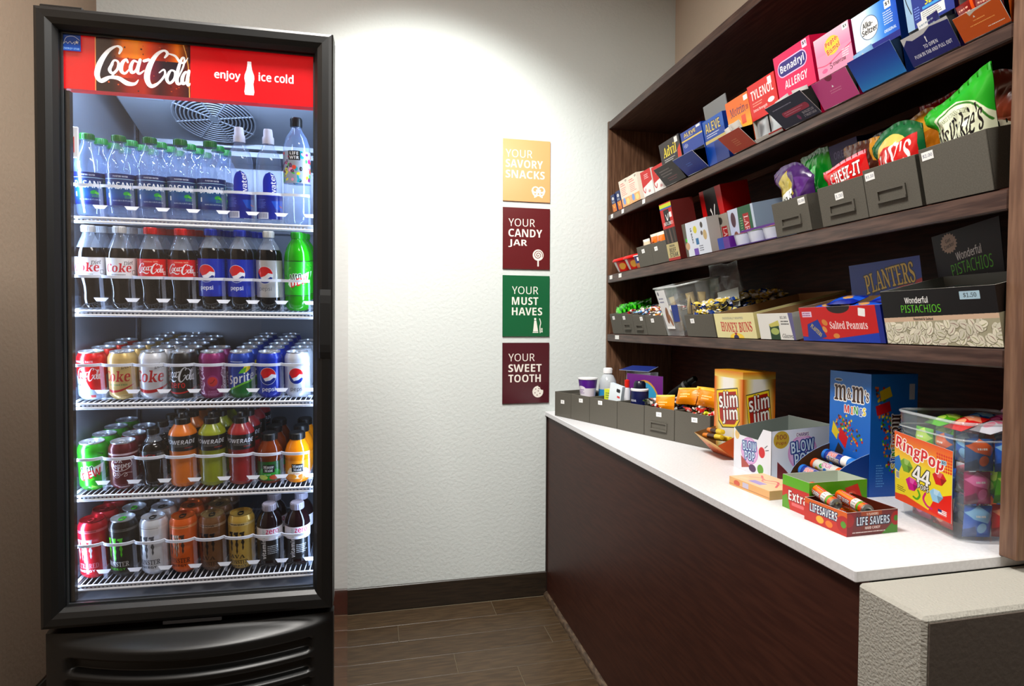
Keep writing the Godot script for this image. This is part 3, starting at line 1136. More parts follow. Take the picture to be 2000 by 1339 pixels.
func ceiling_unit(t: Node3D, liner: Material) -> void:
	# sloping evaporator housing under the top of the inside, with a round fan guard
	var p := func(x: float, d: float) -> Vector3:
		return Vector3(x, FB + 1.385 - (d - 0.09) * 0.33, -d)
	var b := MB.new()
	var x0 := 0.085
	var x1 := FW - 0.045
	var a: Vector3 = p.call(x0, 0.09)
	var e: Vector3 = p.call(x1, 0.09)
	var f: Vector3 = p.call(x1, 0.40)
	var g: Vector3 = p.call(x0, 0.40)
	var top := Vector3(0, FT - 0.04, 0)
	b.quad(g, f, e, a)
	b.quad(a, e, Vector3(e.x, top.y, e.z), Vector3(a.x, top.y, a.z))
	b.quad(g, a, Vector3(a.x - 0.03, top.y, a.z), Vector3(g.x - 0.03, top.y, g.z))
	b.quad(e, f, Vector3(f.x, top.y, f.z), Vector3(e.x, top.y, e.z))
	# rear drip ledge
	b.box(Vector3(x0 + 0.02, g.y - 0.012, -0.43), Vector3(x1, g.y + 0.02, -0.395))
	b.box(Vector3(x0, g.y - 0.03, -0.515), Vector3(x1, g.y + 0.08, -0.42))
	var h := part(t, "evaporator_housing", b.done(), liner)
	# guard
	var slope := Basis(Vector3.RIGHT, -atan(0.33))
	var c: Vector3 = p.call(0.315, 0.275)
	var fx := Transform3D(slope, c)
	b = MB.new()
	b.x = fx * Transform3D(Basis(), Vector3(0, -0.003, 0))
	b.disc(0.0, 0.103, false, 32)
	part(h, "fan_opening", b.done(), mat(Color(0.10, 0.12, 0.17), 0.7))
	b = MB.new()
	b.x = fx * Transform3D(Basis(), Vector3(0, -0.010, 0))
	for k in 10:
		var rr := 0.016 + k * 0.0102
		var ring := []
		for j in 36:
			ring.append(Vector3(cos(TAU * j / 36) * rr, 0, sin(TAU * j / 36) * rr))
		b.tube(ring, 0.0021, 5, true)
	for j in 8:
		var dir := Vector3(cos(TAU * j / 8 + 0.2), 0, sin(TAU * j / 8 + 0.2))
		b.tube([dir * 0.012, dir * 0.11], 0.0026, 5)
	b.disc(-0.001, 0.016, false, 16)
	part(h, "fan_guard", b.done(), liner)
	var q := MB.new()
	q.x = Transform3D(slope, p.call(0.165, 0.20)) * Transform3D(Basis(), Vector3(0, -0.001, 0))
	q.box(Vector3(-0.035, -0.001, -0.025), Vector3(0.035, 0.0, 0.025))
	part(h, "data_plate", q.done(), mat(Color(0.45, 0.47, 0.52), 0.4))
	q = MB.new()
	q.x = Transform3D(slope, p.call(0.19, 0.135)) * Transform3D(Basis(), Vector3(0, -0.001, 0))
	q.box(Vector3(-0.016, -0.001, -0.008), Vector3(0.016, 0.0, 0.008))
	part(h, "warning_plate", q.done(), mat(Color(0.12, 0.13, 0.18), 0.4))

# each deck rises towards the back so that the drinks slide to the front
func shelf_frame(k: int) -> Transform3D:
	var p := Vector3(0, DECK[k], -0.09)
	return Transform3D(Basis(Vector3.RIGHT, deg_to_rad(7.0)), p) * Transform3D(Basis(), Vector3(0, 0, 0.09))

func cooler_shelf(t: Node3D, k: int, white: Material) -> void:
	var y: float = DECK[k]
	var s := Node3D.new()
	s.name = "shelf"
	t.add_child(s, true)
	s.transform = shelf_frame(k)
	var xa := 0.036
	var xb := FW - 0.036
	# deck of thin wires under cross bars
	var b := MB.new()
	var n := 46
	for j in n:
		var x := lerpf(xa + 0.004, xb - 0.004, float(j) / (n - 1))
		b.tube([Vector3(x, -0.0035, -0.074), Vector3(x, -0.0035, -0.50)], 0.0014, 4)
	for z in [-0.15, -0.27, -0.39, -0.50]:
		b.tube([Vector3(xa, -0.0075, z), Vector3(xb, -0.0075, z)], 0.003, 5)
	part(s, "wire_deck", b.done(), white)
	# front rail: two bars joined by short stubs, bent back at the ends
	b = MB.new()
	for q in [[-0.003, 0.003], [-0.0135, 0.0036]]:
		b.tube([Vector3(xa, q[0], -0.14), Vector3(xa, q[0], -0.084), Vector3(xa + 0.006, q[0], -0.074), Vector3(xa + 0.012, q[0], -0.072), Vector3(xb - 0.012, q[0], -0.072), Vector3(xb - 0.006, q[0], -0.074), Vector3(xb, q[0], -0.084), Vector3(xb, q[0], -0.14)], q[1], 8)
	for j in 64:
		var x := lerpf(xa + 0.01, xb - 0.01, j / 63.0)
		b.box(Vector3(x - 0.0022, -0.0135, -0.0735), Vector3(x + 0.0022, -0.003, -0.0715))
	part(s, "front_rail", b.done(), white)
	for x in [xa, xb]:
		b = MB.new()
		b.tube([Vector3(x, -0.012, -0.09), Vector3(x, -0.012, -0.5)], 0.003, 6)
		part(s, "side_bar", b.done(), white)
	# glide tracks: a clear fence between columns and a white ring across the front of each column
	var ring_y: float = [0.076, 0.082, 0.093, 0.088, 0.098][k]
	var fence := clear(Color(0.85, 0.9, 1.0), 0.12, 0.06)
	var band := mat(Color(0.86, 0.88, 0.93), 0.35)
	for c in 9:
		var x := COL0 + (c - 0.5) * COLS
		b = MB.new()
		b.box(Vector3(x - 0.0008, 0.0, -0.48), Vector3(x + 0.0008, 0.030, -0.10))
		part(s, "fence", b.done(), fence)
	for c in 8:
		var cx := COL0 + c * COLS
		b = MB.new()
		# upper band: shallow arc with height
		b.grid(10, 1, func(a: float, q: float) -> Vector3:
			var w := (a - 0.5) * 2.0
			return Vector3(cx + w * COLS / 2, ring_y - 0.0035 + 0.007 * q, -0.098 + 0.020 * sqrt(maxf(0.0, 1.0 - w * w * 0.92))))
		b.grid(10, 1, func(a: float, q: float) -> Vector3:
			var w := (a - 0.5) * 2.0
			return Vector3(cx + w * COLS / 2, ring_y + 0.0035, -0.098 - 0.003 * q + 0.020 * sqrt(maxf(0.0, 1.0 - w * w * 0.92))))
		part(s, "ring", b.done(), band)
		for sd in [-1.0, 1.0]:
			b = MB.new()
			var bx: float = cx + sd * COLS / 2
			b.slab(Vector3(bx - 0.0045 if sd > 0 else bx, 0.0, -0.096), Vector3(bx if sd > 0 else bx + 0.0045, 0.0, -0.096), Vector3(bx if sd > 0 else bx + 0.0045, ring_y, -0.094), Vector3(bx - 0.0045 if sd > 0 else bx, ring_y, -0.094), 0.001)
			part(s, "bracket", b.done(), fence)
		b = MB.new()
		var bx2 := cx + COLS / 2
		b.quad(Vector3(bx2 - 0.010, 0.020, -0.086), Vector3(bx2 + 0.010, 0.020, -0.086), Vector3(bx2 + 0.017, 0.029, -0.089), Vector3(bx2 - 0.017, 0.029, -0.089))
		b.quad(Vector3(bx2 + 0.010, 0.020, -0.0866), Vector3(bx2 - 0.010, 0.020, -0.0866), Vector3(bx2 - 0.017, 0.029, -0.0896), Vector3(bx2 + 0.017, 0.029, -0.0896))
		part(s, "clip", b.done(), band)

# ---------------------------------------------------------------- drinks
var cap_mats := {}
var proto := {}
const ORD := ["front", "second", "third", "fourth", "fifth", "sixth", "seventh"]

func cm(key: String, c: Color, rough := 0.4, metal := 0.0) -> StandardMaterial3D:
	if not cap_mats.has(key):
		cap_mats[key] = mat(c, rough, metal)
	return cap_mats[key]

func V(a: Array) -> Array:
	var o := []
	for q in a:
		o.append(Vector2(q[0], q[1]))
	return o

func cap_mesh(r: float, y: float, h: float) -> ArrayMesh:
	var b := MB.new()
	b.lathe(V([[r, y], [r, y + h * 0.86], [r * 0.9, y + h], [0.0, y + h]]), 20)
	# grip ribs
	for k in 20:
		var a := TAU * k / 20
		b.x = Transform3D(Basis(Vector3.UP, a), Vector3.ZERO)
		b.box(Vector3(-0.0011, y + h * 0.06, r - 0.0005), Vector3(0.0011, y + h * 0.84, r + 0.0007))
	return b.done()

func can_node(cell: Rect2, h: float, rim: Color, lid_c: Color, tab_c: Color, m: Material) -> Node3D:
	var n := Node3D.new()
	var b := MB.new()
	b.lathe(V([[0.024, 0.0], [0.026, 0.002], [0.0325, 0.011], [0.033, 0.016], [0.033, h - 0.019], [0.0322, h - 0.014], [0.0272, h - 0.003]]), 24, cell, 2)
	var body := MeshInstance3D.new()
	body.name = "body"
	body.mesh = b.done()
	body.set_surface_override_material(0, m)
	n.add_child(body)
	b = MB.new()
	b.lathe(V([[0.0272, h - 0.003], [0.0278, h], [0.0262, h], [0.0255, h - 0.005], [0.0, h - 0.005]]), 24)
	part(n, "lid", b.done(), cm("lid" + lid_c.to_html(), lid_c, 0.28, 0.7))
	b = MB.new()
	var ring := []
	for k in 14:
		ring.append(Vector3(cos(TAU * k / 14) * 0.0065, h - 0.0025, sin(TAU * k / 14) * 0.0095 + 0.004))
	b.tube(ring, 0.0015, 5, true)
	b.box(Vector3(-0.005, h - 0.0045, -0.008), Vector3(0.005, h - 0.002, -0.003))
	part(n, "pull_tab", b.done(), cm("tab" + tab_c.to_html(), tab_c, 0.3, 0.6))
	b = MB.new()
	b.lathe(V([[0.0, 0.006], [0.022, 0.002], [0.024, 0.0]]), 16)
	part(n, "base", b.done(), cm("lid" + rim.to_html(), rim, 0.3, 0.7))
	return n

# body: profile; fill: height of the liquid's top (0: whole body one material)
func bottle_node(prof: Array, body_m: Material, cap_m: Material, cap: Array, label: Array, label_m: Material, neck_m: Material = null, neck: Array = []) -> Node3D:
	var n := Node3D.new()
	var b := MB.new()
	b.lathe(V(prof), 24, Rect2(0, 0, 1, 1), 1, 50)
	part(n, "body", b.done(), body_m)
	if neck.size():
		b = MB.new()
		b.lathe(V(neck), 24, Rect2(0, 0, 1, 1), 1, 50)
		part(n, "neck", b.done(), neck_m)
	for l in label:
		b = MB.new()
		b.lathe(V(l[1]), 28, l[0], 2, 60)
		part(n, "label", b.done(), label_m)
	part(n, "cap", cap_mesh(cap[0], cap[1], cap[2]), cap_m)
	return n

func globe(c: Canvas, x: float, y: float, r: float, edge := true) -> void:
	if edge:
		c.oval(x, y, r + 2, r + 2, Color(0.92, 0.93, 0.96))
	c.oval(x, y, r, r, Color(0.93, 0.94, 0.96))
	var top := PackedVector2Array()
	var bot := PackedVector2Array()
	for k in 15:
		var a := PI + PI * k / 14.0 - 0.15
		top.append(Vector2(x + cos(a) * r, y + sin(a) * r))
	top.append(Vector2(x + r * 0.45, y - r * 0.25))
	top.append(Vector2(x + r * 0.05, y + r * 0.10))
	top.append(Vector2(x - r * 0.5, y + r * 0.28))
	for k in 15:
		var a := PI * k / 14.0 + 0.30
		bot.append(Vector2(x + cos(a) * r, y + sin(a) * r))
	bot.append(Vector2(x - r * 0.3, y + r * 0.62))
	bot.append(Vector2(x + r * 0.3, y + r * 0.50))
	bot.append(Vector2(x + r * 0.7, y + r * 0.2))
	c.poly(top, Color(0.83, 0.06, 0.09))
	c.poly(bot, Color(0.02, 0.15, 0.52))

func claws(c: Canvas, x: float, y: float, w: float, h: float, ink: Color) -> void:
	for k in 3:
		var cx := x + w * (k - 1) * 0.36
		var p := PackedVector2Array()
		var l := [1.0, 1.12, 0.92]
		var hh: float = h * l[k]
		for q in [[-0.17, 0.0], [0.15, -0.02], [0.10, 0.12], [0.13, 0.3], [0.06, 0.42], [0.12, 0.55], [0.05, 0.72], [0.08, 0.86], [0.0, 1.0], [-0.05, 0.84], [-0.02, 0.68], [-0.10, 0.56], [-0.04, 0.40], [-0.11, 0.28], [-0.06, 0.14], [-0.20, 0.10]]:
			p.append(Vector2(cx + q[0] * w * 0.9, y + q[1] * hh))
		c.poly(p, ink)

func slash_word(c: Canvas, x: float, y: float, s: float) -> void:
	# slanted two-line word on green
	c.poly(PackedVector2Array([Vector2(x - 10 * s, y + 46 * s), Vector2(x - 6 * s, y + 22 * s), Vector2(x + 92 * s, y - 12 * s), Vector2(x + 84 * s, y + 26 * s), Vector2(x, y + 58 * s)]), Color(0.93, 0.95, 0.93))
	c.text("Mtn", x, y - 4 * s, 50 * s, 30 * s, Color(0.08, 0.24, 0.12), "b", {"rot": -0.3, "shear": 0.2, "out": Color(0.93, 0.95, 0.93), "ow": 2.0})
	c.text("DEW", x + 2 * s, y + 16 * s, 78 * s, 32 * s, Color(0.84, 0.10, 0.12), "b", {"rot": -0.3, "shear": 0.2})

func label_cells() -> Dictionary:
	var L := {}
	var W := 208
	var white := Color(0.93, 0.94, 0.95)
	var c: Canvas
	# --- cans (208 x 224)
	c = Canvas.new(W, 224, Color(0.82, 0.03, 0.06))
	c.text("ORIGINAL TASTE", 50, 34, 96, 9, white, "b")
	c.poly(PackedVector2Array([Vector2(0, 110), Vector2(40, 96), Vector2(70, 120), Vector2(110, 128), Vector2(130, 170), Vector2(208, 190), Vector2(208, 224), Vector2(0, 224)]), Color(0.72, 0.80, 0.90))
	c.oval(58, 150, 4, 5, Color(0.05, 0.06, 0.12))
	c.oval(76, 150, 3, 4, Color(0.05, 0.06, 0.12))
	c.oval(66, 176, 3, 4, Color(0.05, 0.06, 0.12))
	script_logo(c, 62, 66, 112, 66, white)
	c.rect(128, 198, 22, 14, Color(0.8, 0.3, 0.3))
	L.coke_can = sheet.put(c)
	c = Canvas.new(W, 224, Color(0.80, 0.68, 0.42))
	c.text("Diet", 128, 46, 46, 24, Color(0.15, 0.1, 0.08), "S", {"shear": 0.3, "rot": -0.15})
	c.text("Coke", 34, 82, 132, 52, Color(0.72, 0.05, 0.10), "s", {"shear": 0.15})
	c.text("CAFFEINE FREE", 60, 146, 90, 8, Color(0.3, 0.5, 0.3), "b")
	c.stroke([Vector2(20, 168), Vector2(70, 182), Vector2(120, 176), Vector2(180, 150)], [8, 12, 9, 3], Color(0.72, 0.06, 0.10))
	L.gold_can = sheet.put(c)
	c = Canvas.new(W, 224, Color(0.84, 0.85, 0.88))
	c.text("Diet", 132, 46, 46, 24, Color(0.12, 0.12, 0.13), "S", {"shear": 0.3, "rot": -0.15})
	c.text("Coke", 26, 80, 150, 58, Color(0.75, 0.04, 0.10), "s", {"shear": 0.15})
	c.stroke([Vector2(10, 166), Vector2(70, 182), Vector2(130, 180), Vector2(196, 156)], [9, 16, 15, 6], Color(0.75, 0.05, 0.10))
	L.silver_can = sheet.put(c)
	c = Canvas.new(W, 224, Color(0.035, 0.035, 0.04))
	script_logo(c, 22, 64, 160, 76, Color(0.86, 0.88, 0.92))
	c.text("zero", 58, 142, 78, 26, Color(0.80, 0.10, 0.10), "b")
	c.stroke([Vector2(20, 176), Vector2(70, 192), Vector2(130, 190), Vector2(196, 166)], [5, 9, 8, 3], Color(0.75, 0.06, 0.08))
	L.zero_can = sheet.put(c)
	c = Canvas.new(W, 224, Color(0.50, 0.08, 0.36))
	c.oval(112, 140, 30, 34, Color(0.62, 0.20, 0.46))
	c.oval(112, 138, 24, 24, Color(0.85, 0.22, 0.22))
	c.stroke([Vector2(100, 146), Vector2(112, 142), Vector2(122, 128)], 3, Color(0.45, 0.05, 0.1))
	var tall := Canvas.new(150, 60, Color(0.50, 0.08, 0.36))
	script_logo(tall, 4, 6, 140, 48, Color(0.90, 0.80, 0.90))
	var ti: Image = tall.im
	ti.rotate_90(COUNTERCLOCKWISE)
	c.im.blit_rect(ti, Rect2i(0, 0, 120, 300), Vector2i(36, 110))
	c.im.blit_rect(ti, Rect2i(0, 0, 120, 300), Vector2i(296, 110))
	c.fine(96, 52, 40, 2, 7, Color(0.85, 0.65, 0.8))
	c.fine(88, 184, 54, 4, 7, Color(0.80, 0.60, 0.75))
	L.purple_can = sheet.put(c)
	c = Canvas.new(W, 224, Color(0.02, 0.20, 0.58))
	c.poly(PackedVector2Array([Vector2(0, 196), Vector2(40, 186), Vector2(120, 150), Vector2(208, 128), Vector2(208, 224), Vector2(0, 224)]), Color(0.03, 0.42, 0.16))
	c.poly(PackedVector2Array([Vector2(0, 186), Vector2(40, 178), Vector2(120, 142), Vector2(208, 118), Vector2(208, 128), Vector2(120, 152), Vector2(40, 188), Vector2(0, 198)]), Color(0.45, 0.78, 0.20))
	c.poly(PackedVector2Array([Vector2(110, 86), Vector2(128, 60), Vector2(158, 52), Vector2(160, 76), Vector2(134, 94)]), Color(0.95, 0.85, 0.10))
	c.poly(PackedVector2Array([Vector2(96, 98), Vector2(112, 76), Vector2(138, 66), Vector2(130, 94)]), Color(0.40, 0.75, 0.15))
	c.text("Sprite", 40, 96, 142, 62, white, "b", {"rot": -0.18, "shear": 0.2})
	c.fine(54, 38, 76, 1, 9, white)
	L.lime_can = sheet.put(c)
	c = Canvas.new(W, 224, Color(0.02, 0.16, 0.62))
	globe(c, 98, 112, 42)
	c.text("pepsi", 68, 168, 68, 26, white, "r", {"out": white, "ow": 0.7})
	L.blue_can = sheet.put(c)
	c = Canvas.new(W, 224, Color(0.78, 0.79, 0.82))
	globe(c, 98, 112, 40)
	c.text("pepsi", 68, 168, 68, 26, Color(0.25, 0.26, 0.32), "r")
	L.diet_can = sheet.put(c)
	c = Canvas.new(W, 224, Color(0.16, 0.66, 0.10))
	var shard := RandomNumberGenerator.new()
	shard.seed = 3
	for k in 16:
		var q := Vector2(shard.randf_range(0, W), shard.randf_range(10, 214))
		var e := Vector2.from_angle(shard.randf() * TAU)
		c.tri(q, q + e * shard.randf_range(20, 46), q + e.orthogonal() * shard.randf_range(8, 18), [Color(0.30, 0.85, 0.15), Color(0.05, 0.35, 0.08), Color(0.62, 0.90, 0.30)][k % 3])
	slash_word(c, 56, 104, 1.15)
	L.dew_can = sheet.put(c)
	c = Canvas.new(W, 224, Color(0.36, 0.02, 0.09))
	c.rect(0, 44, W, 9, Color(0.80, 0.70, 0.72))
	c.oval(106, 96, 52, 34, white, -0.15)
	c.oval(106, 96, 49, 31, Color(0.36, 0.02, 0.09), -0.15)
	c.text("DR", 76, 66, 38, 22, white, "s")
	c.text("Pepper", 58, 90, 92, 34, white, "s", {"shear": 0.1, "rot": -0.08})
	c.oval(84, 146, 17, 17, white)
	c.oval(84, 146, 15, 15, Color(0.36, 0.02, 0.09))
	c.text("23", 74, 138, 20, 15, white, "b")
	c.stroke([Vector2(104, 150), Vector2(124, 138), Vector2(132, 152), Vector2(118, 156), Vector2(130, 140), Vector2(154, 142)], 2.2, white)
	c.rrect(132, 180, 20, 20, 3, Color(0.85, 0.8, 0.8))
	c.fine(88, 208, 60, 1, 8, white)
	L.maroon_can = sheet.put(c)
	# --- tall energy cans (208 x 300)
	var tallk := [
		["red", Color(0.72, 0.03, 0.12), Color(0.75, 0.74, 0.76), Color(0.85, 0.55, 0.60), "ULTRA RED"],
		["black", Color(0.02, 0.025, 0.02), Color(0.30, 0.80, 0.05), Color(0.85, 0.85, 0.85), "MONSTER"],
		["white", Color(0.84, 0.86, 0.90), Color(0.30, 0.32, 0.36), Color(0.20, 0.22, 0.28), "MONSTER"],
		["orange", Color(0.86, 0.36, 0.02), Color(0.22, 0.12, 0.10), Color(0.30, 0.10, 0.02), "MONSTER"],
		["brown", Color(0.44, 0.29, 0.16), Color(0.10, 0.06, 0.03), Color(0.20, 0.12, 0.06), "JAVA"],
		["tan", Color(0.74, 0.60, 0.26), Color(0.12, 0.08, 0.03), Color(0.14, 0.10, 0.04), "JAVA"]]
	for q in tallk:
		c = Canvas.new(W, 300, q[1])
		var r := RandomNumberGenerator.new()
		r.seed = 11
		for k in 60:
			var p := Vector2(r.randf() * W, r.randf_range(40, 290))
			c.stroke([p, p + Vector2(r.randf_range(-14, 14), r.randf_range(-14, 14)), p + Vector2(r.randf_range(-16, 16), r.randf_range(-20, 20))], 1.0, q[1].lightened(0.12) if k % 2 else q[1].darkened(0.15), 3)
		c.rect(0, 34, W, 14, q[1].lightened(0.35))
		c.fine(20, 38, 170, 1, 10, q[1].darkened(0.4), 5)
		claws(c, 92, 84, 84, 112, q[2])
		if q[0] in ["red", "orange"]:
			claws(c, 92, 84, 30, 112, Color(0.85, 0.82, 0.78))
		c.text(q[4], 36, 212, 118 if q[4] != "JAVA" else 96, 26, q[3], "s")
		if q[4] == "JAVA":
			c.text("MONSTER", 42, 242, 104, 22, q[3], "s")
			c.text("MEAN BEAN" if q[0] == "tan" else "MOCHA", 62, 36, 70, 10, q[3], "b")
		c.text("ENERGY", 50, 246 if q[4] != "JAVA" else 270, 88, 13, white if q[0] == "red" else (Color(0.30, 0.80, 0.05) if q[0] == "black" else q[3]), "b")
		L["energy_" + q[0]] = sheet.put(c)
	# --- bottle labels
	c = Canvas.new(W, 150, Color(0.02, 0.10, 0.34))
	c.blend(0, 26, W, 124, [Color(0.02, 0.14, 0.36), Color(0.02, 0.30, 0.50), Color(0.03, 0.28, 0.55), Color(0.03, 0.10, 0.42)])
	c.rect(0, 23, W, 3, Color(0.6, 0.75, 0.85))
	c.text("PURIFIED WATER", 66, 9, 64, 7, white, "b")
	c.text("DASANI", 34, 40, 122, 32, white, "r", {"out": white, "ow": 0.5})
	c.oval(120, 92, 14, 9, Color(0.10, 0.60, 0.20), -0.3)
	c.oval(134, 96, 10, 6, Color(0.35, 0.75, 0.20), 0.4)
	c.fine(112, 106, 36, 2, 6, Color(0.35, 0.75, 0.3))
	c.rrect(36, 92, 9, 22, 3, white)
	c.text("16.9 FL OZ (1.05 PT) 500 mL", 58, 124, 90, 7, white, "b")
	c.rect(170, 30, 26, 112, Color(0.03, 0.45, 0.50))
	for k in 14:
		c.rect(172, 36 + k * 7, 20, 2, Color(0.45, 0.75, 0.75))
	L.water_label = sheet.put(c)
	c = Canvas.new(W, 96, Color(0.90, 0.90, 0.92))
	c.text("Diet", 120, 14, 44, 20, Color(0.12, 0.1, 0.12), "S", {"shear": 0.3, "rot": -0.12})
	c.text("Coke", 34, 26, 120, 44, Color(0.78, 0.05, 0.12), "s", {"shear": 0.12})
	c.fine(60, 82, 80, 1, 8, Color(0.2, 0.2, 0.22))
	c.rrect(158, 62, 18, 20, 2, Color(0.25, 0.25, 0.28))
	c.rrect(160, 64, 14, 16, 2, white)
	L.diet_label = sheet.put(c)
	c = Canvas.new(W, 96, Color(0.85, 0.02, 0.06))
	c.text("ORIGINAL TASTE", 70, 10, 64, 7, Color(0.95, 0.85, 0.7), "b")
	script_logo(c, 34, 20, 128, 56, white)
	c.rrect(160, 62, 18, 20, 2, Color(0.95, 0.8, 0.8))
	c.rect(168, 66, 4, 12, Color(0.8, 0.1, 0.1))
	L.red_label = sheet.put(c)
	c = Canvas.new(W, 186, Color(0.03, 0.16, 0.66))
	globe(c, 92, 72, 42)
	c.text("pepsi", 58, 132, 66, 26, white, "r", {"out": white, "ow": 0.7})
	c.rect(150, 130, 14, 46, Color(0.10, 0.25, 0.75))
	for k in 12:
		c.rect(176, 20 + k * 9, 20, 3, Color(0.15, 0.32, 0.78))
	L.blue_label = sheet.put(c)
	c = Canvas.new(W, 186, Color(0.74, 0.74, 0.74))
	globe(c, 88, 74, 42)
	c.text("pepsi", 56, 132, 66, 26, Color(0.40, 0.42, 0.46), "r")
	L.grey_label = sheet.put(c)
	c = Canvas.new(W, 186, Color(0.10, 0.62, 0.06))
	for k in 14:
		var q := Vector2(shard.randf_range(0, W), shard.randf_range(6, 180))
		var e := Vector2.from_angle(shard.randf() * TAU)
		c.tri(q, q + e * shard.randf_range(16, 40), q + e.orthogonal() * shard.randf_range(6, 14), [Color(0.25, 0.82, 0.10), Color(0.03, 0.28, 0.05), Color(0.75, 0.92, 0.65)][k % 3])
	c.rect(0, 0, W, 4, Color(0.02, 0.14, 0.03))
	c.rect(0, 180, W, 4, Color(0.02, 0.14, 0.03))
	slash_word(c, 54, 70, 1.2)
	L.dew_label = sheet.put(c)
	c = Canvas.new(W, 96, Color(0.02, 0.02, 0.025))
	script_logo(c, 36, 26, 110, 48, Color(0.75, 0.10, 0.12))
	c.fine(150, 24, 44, 5, 9, Color(0.7, 0.7, 0.7))
	L.zero_label = sheet.put(c)
	c = Canvas.new(W, 96, Color(0.025, 0.025, 0.03))
	c.text("POWERADE", 24, 26, 150, 26, Color(0.85, 0.86, 0.90), "b", {"shear": 0.15})
	c.fine(70, 58, 90, 2, 7, Color(0.5, 0.5, 0.5))
	c.rect(120, 72, 40, 8, Color(0.45, 0.12, 0.06))
	L.sport_label = sheet.put(c)
	for k in 2:
		c = Canvas.new(W, 110, [Color(0.06, 0.32, 0.08), Color(0.90, 0.55, 0.08)][k])
		c.poly(PackedVector2Array([Vector2(40, 70), Vector2(60, 40), Vector2(150, 46), Vector2(176, 70), Vector2(150, 104), Vector2(60, 104)]), [Color(0.10, 0.55, 0.12), Color(0.95, 0.90, 0.80)][k])
		c.rect(70, 18, 62, 46, Color(0.02, 0.02, 0.02))
		c.text("Minute", 75, 22, 52, 17, white, "s")
		c.text("Maid", 80, 43, 42, 16, white, "s")
		c.oval(70, 92, 26, 14, [Color(0.75, 0.85, 0.35), Color(0.96, 0.62, 0.10)][k])
		c.oval(130, 92, 26, 14, [Color(0.70, 0.25, 0.12), Color(0.96, 0.55, 0.08)][k])
		c.fine(78, 74, 46, 1, 9, white if k == 0 else Color(0.8, 0.2, 0.05))
		L[["apple_label", "orange_label"][k]] = sheet.put(c)
	c = Canvas.new(W, 176, Color(0.02, 0.02, 0.025))
	c.rect(0, 0, W, 66, Color(0.88, 0.86, 0.88))
	c.text("zero", 90, 8, 66, 22, Color(0.75, 0.05, 0.30), "r", {"out": Color(0.75, 0.05, 0.30), "ow": 0.6})
	c.text("XXX", 92, 38, 22, 7, Color(0.2, 0.2, 0.2), "b")
	c.text("vitamin", 22, 102, 108, 24, white, "b", {"rot": -PI / 2})
	c.text("water", 50, 22, 52, 18, Color(0.55, 0.65, 0.66), "r", {"rot": -PI / 2})
	c.fine(96, 96, 60, 5, 10, Color(0.75, 0.75, 0.75))
	L.vitamin_label = sheet.put(c)
	# art sleeve of the tall black-capped water
	c = Canvas.new(W, 160, Color(0.55, 0.58, 0.62))
	var ar := RandomNumberGenerator.new()
	ar.seed = 8
	var arts := [Color(0.80, 0.08, 0.35), Color(0.85, 0.80, 0.08), Color(0.20, 0.70, 0.25), Color(0.05, 0.55, 0.60), Color(0.40, 0.10, 0.35), Color(0.85, 0.25, 0.15), Color(0.12, 0.10, 0.14), Color(0.90, 0.55, 0.70)]
	for k in 64:
		var p := Vector2(ar.randf() * W, ar.randf_range(4, 156))
		c.oval(p.x, p.y, ar.randf_range(5, 15), ar.randf_range(4, 11), arts[k % 8], ar.randf() * 3)
		if k % 3 == 0:
			c.oval(p.x + 2, p.y, 4, 4, Color(0.05, 0.05, 0.06))
			c.oval(p.x + 2, p.y, 1.6, 1.6, white)
	c.rect(68, 0, 58, 46, Color(0.04, 0.04, 0.05))
	c.text("LIFE", 76, 5, 42, 15, white, "b")
	c.text("WTR", 74, 26, 46, 15, white, "b")
	L.art_label = sheet.put(c)
	# clear blue water: drop emblem, blue foot, bar code
	c = Canvas.new(96, 150, Color(0.03, 0.12, 0.62))
	c.text("water", 6, 58, 136, 34, white, "r", {"rot": -PI / 2, "out": white, "ow": 0.8})
	L.drop = sheet.put(c)
	c = Canvas.new(W, 160, Color(0.03, 0.10, 0.52))
	c.poly(PackedVector2Array([Vector2(110, 40), Vector2(208, 30), Vector2(208, 120), Vector2(130, 90)]), Color(0.05, 0.28, 0.70))
	c.poly(PackedVector2Array([Vector2(150, 66), Vector2(200, 84), Vector2(160, 78)]), Color(0.75, 0.2, 0.2))
	c.rect(30, 116, 64, 44, Color(0.82, 0.84, 0.92))
	for k in 20:
		if k % 3 != 1:
			c.rect(34 + k * 2.8, 122, 1.4, 32, Color(0.2, 0.2, 0.35))
	c.fine(30, 30, 50, 7, 9, Color(0.35, 0.45, 0.8))
	L.smart_label = sheet.put(c)
	return L

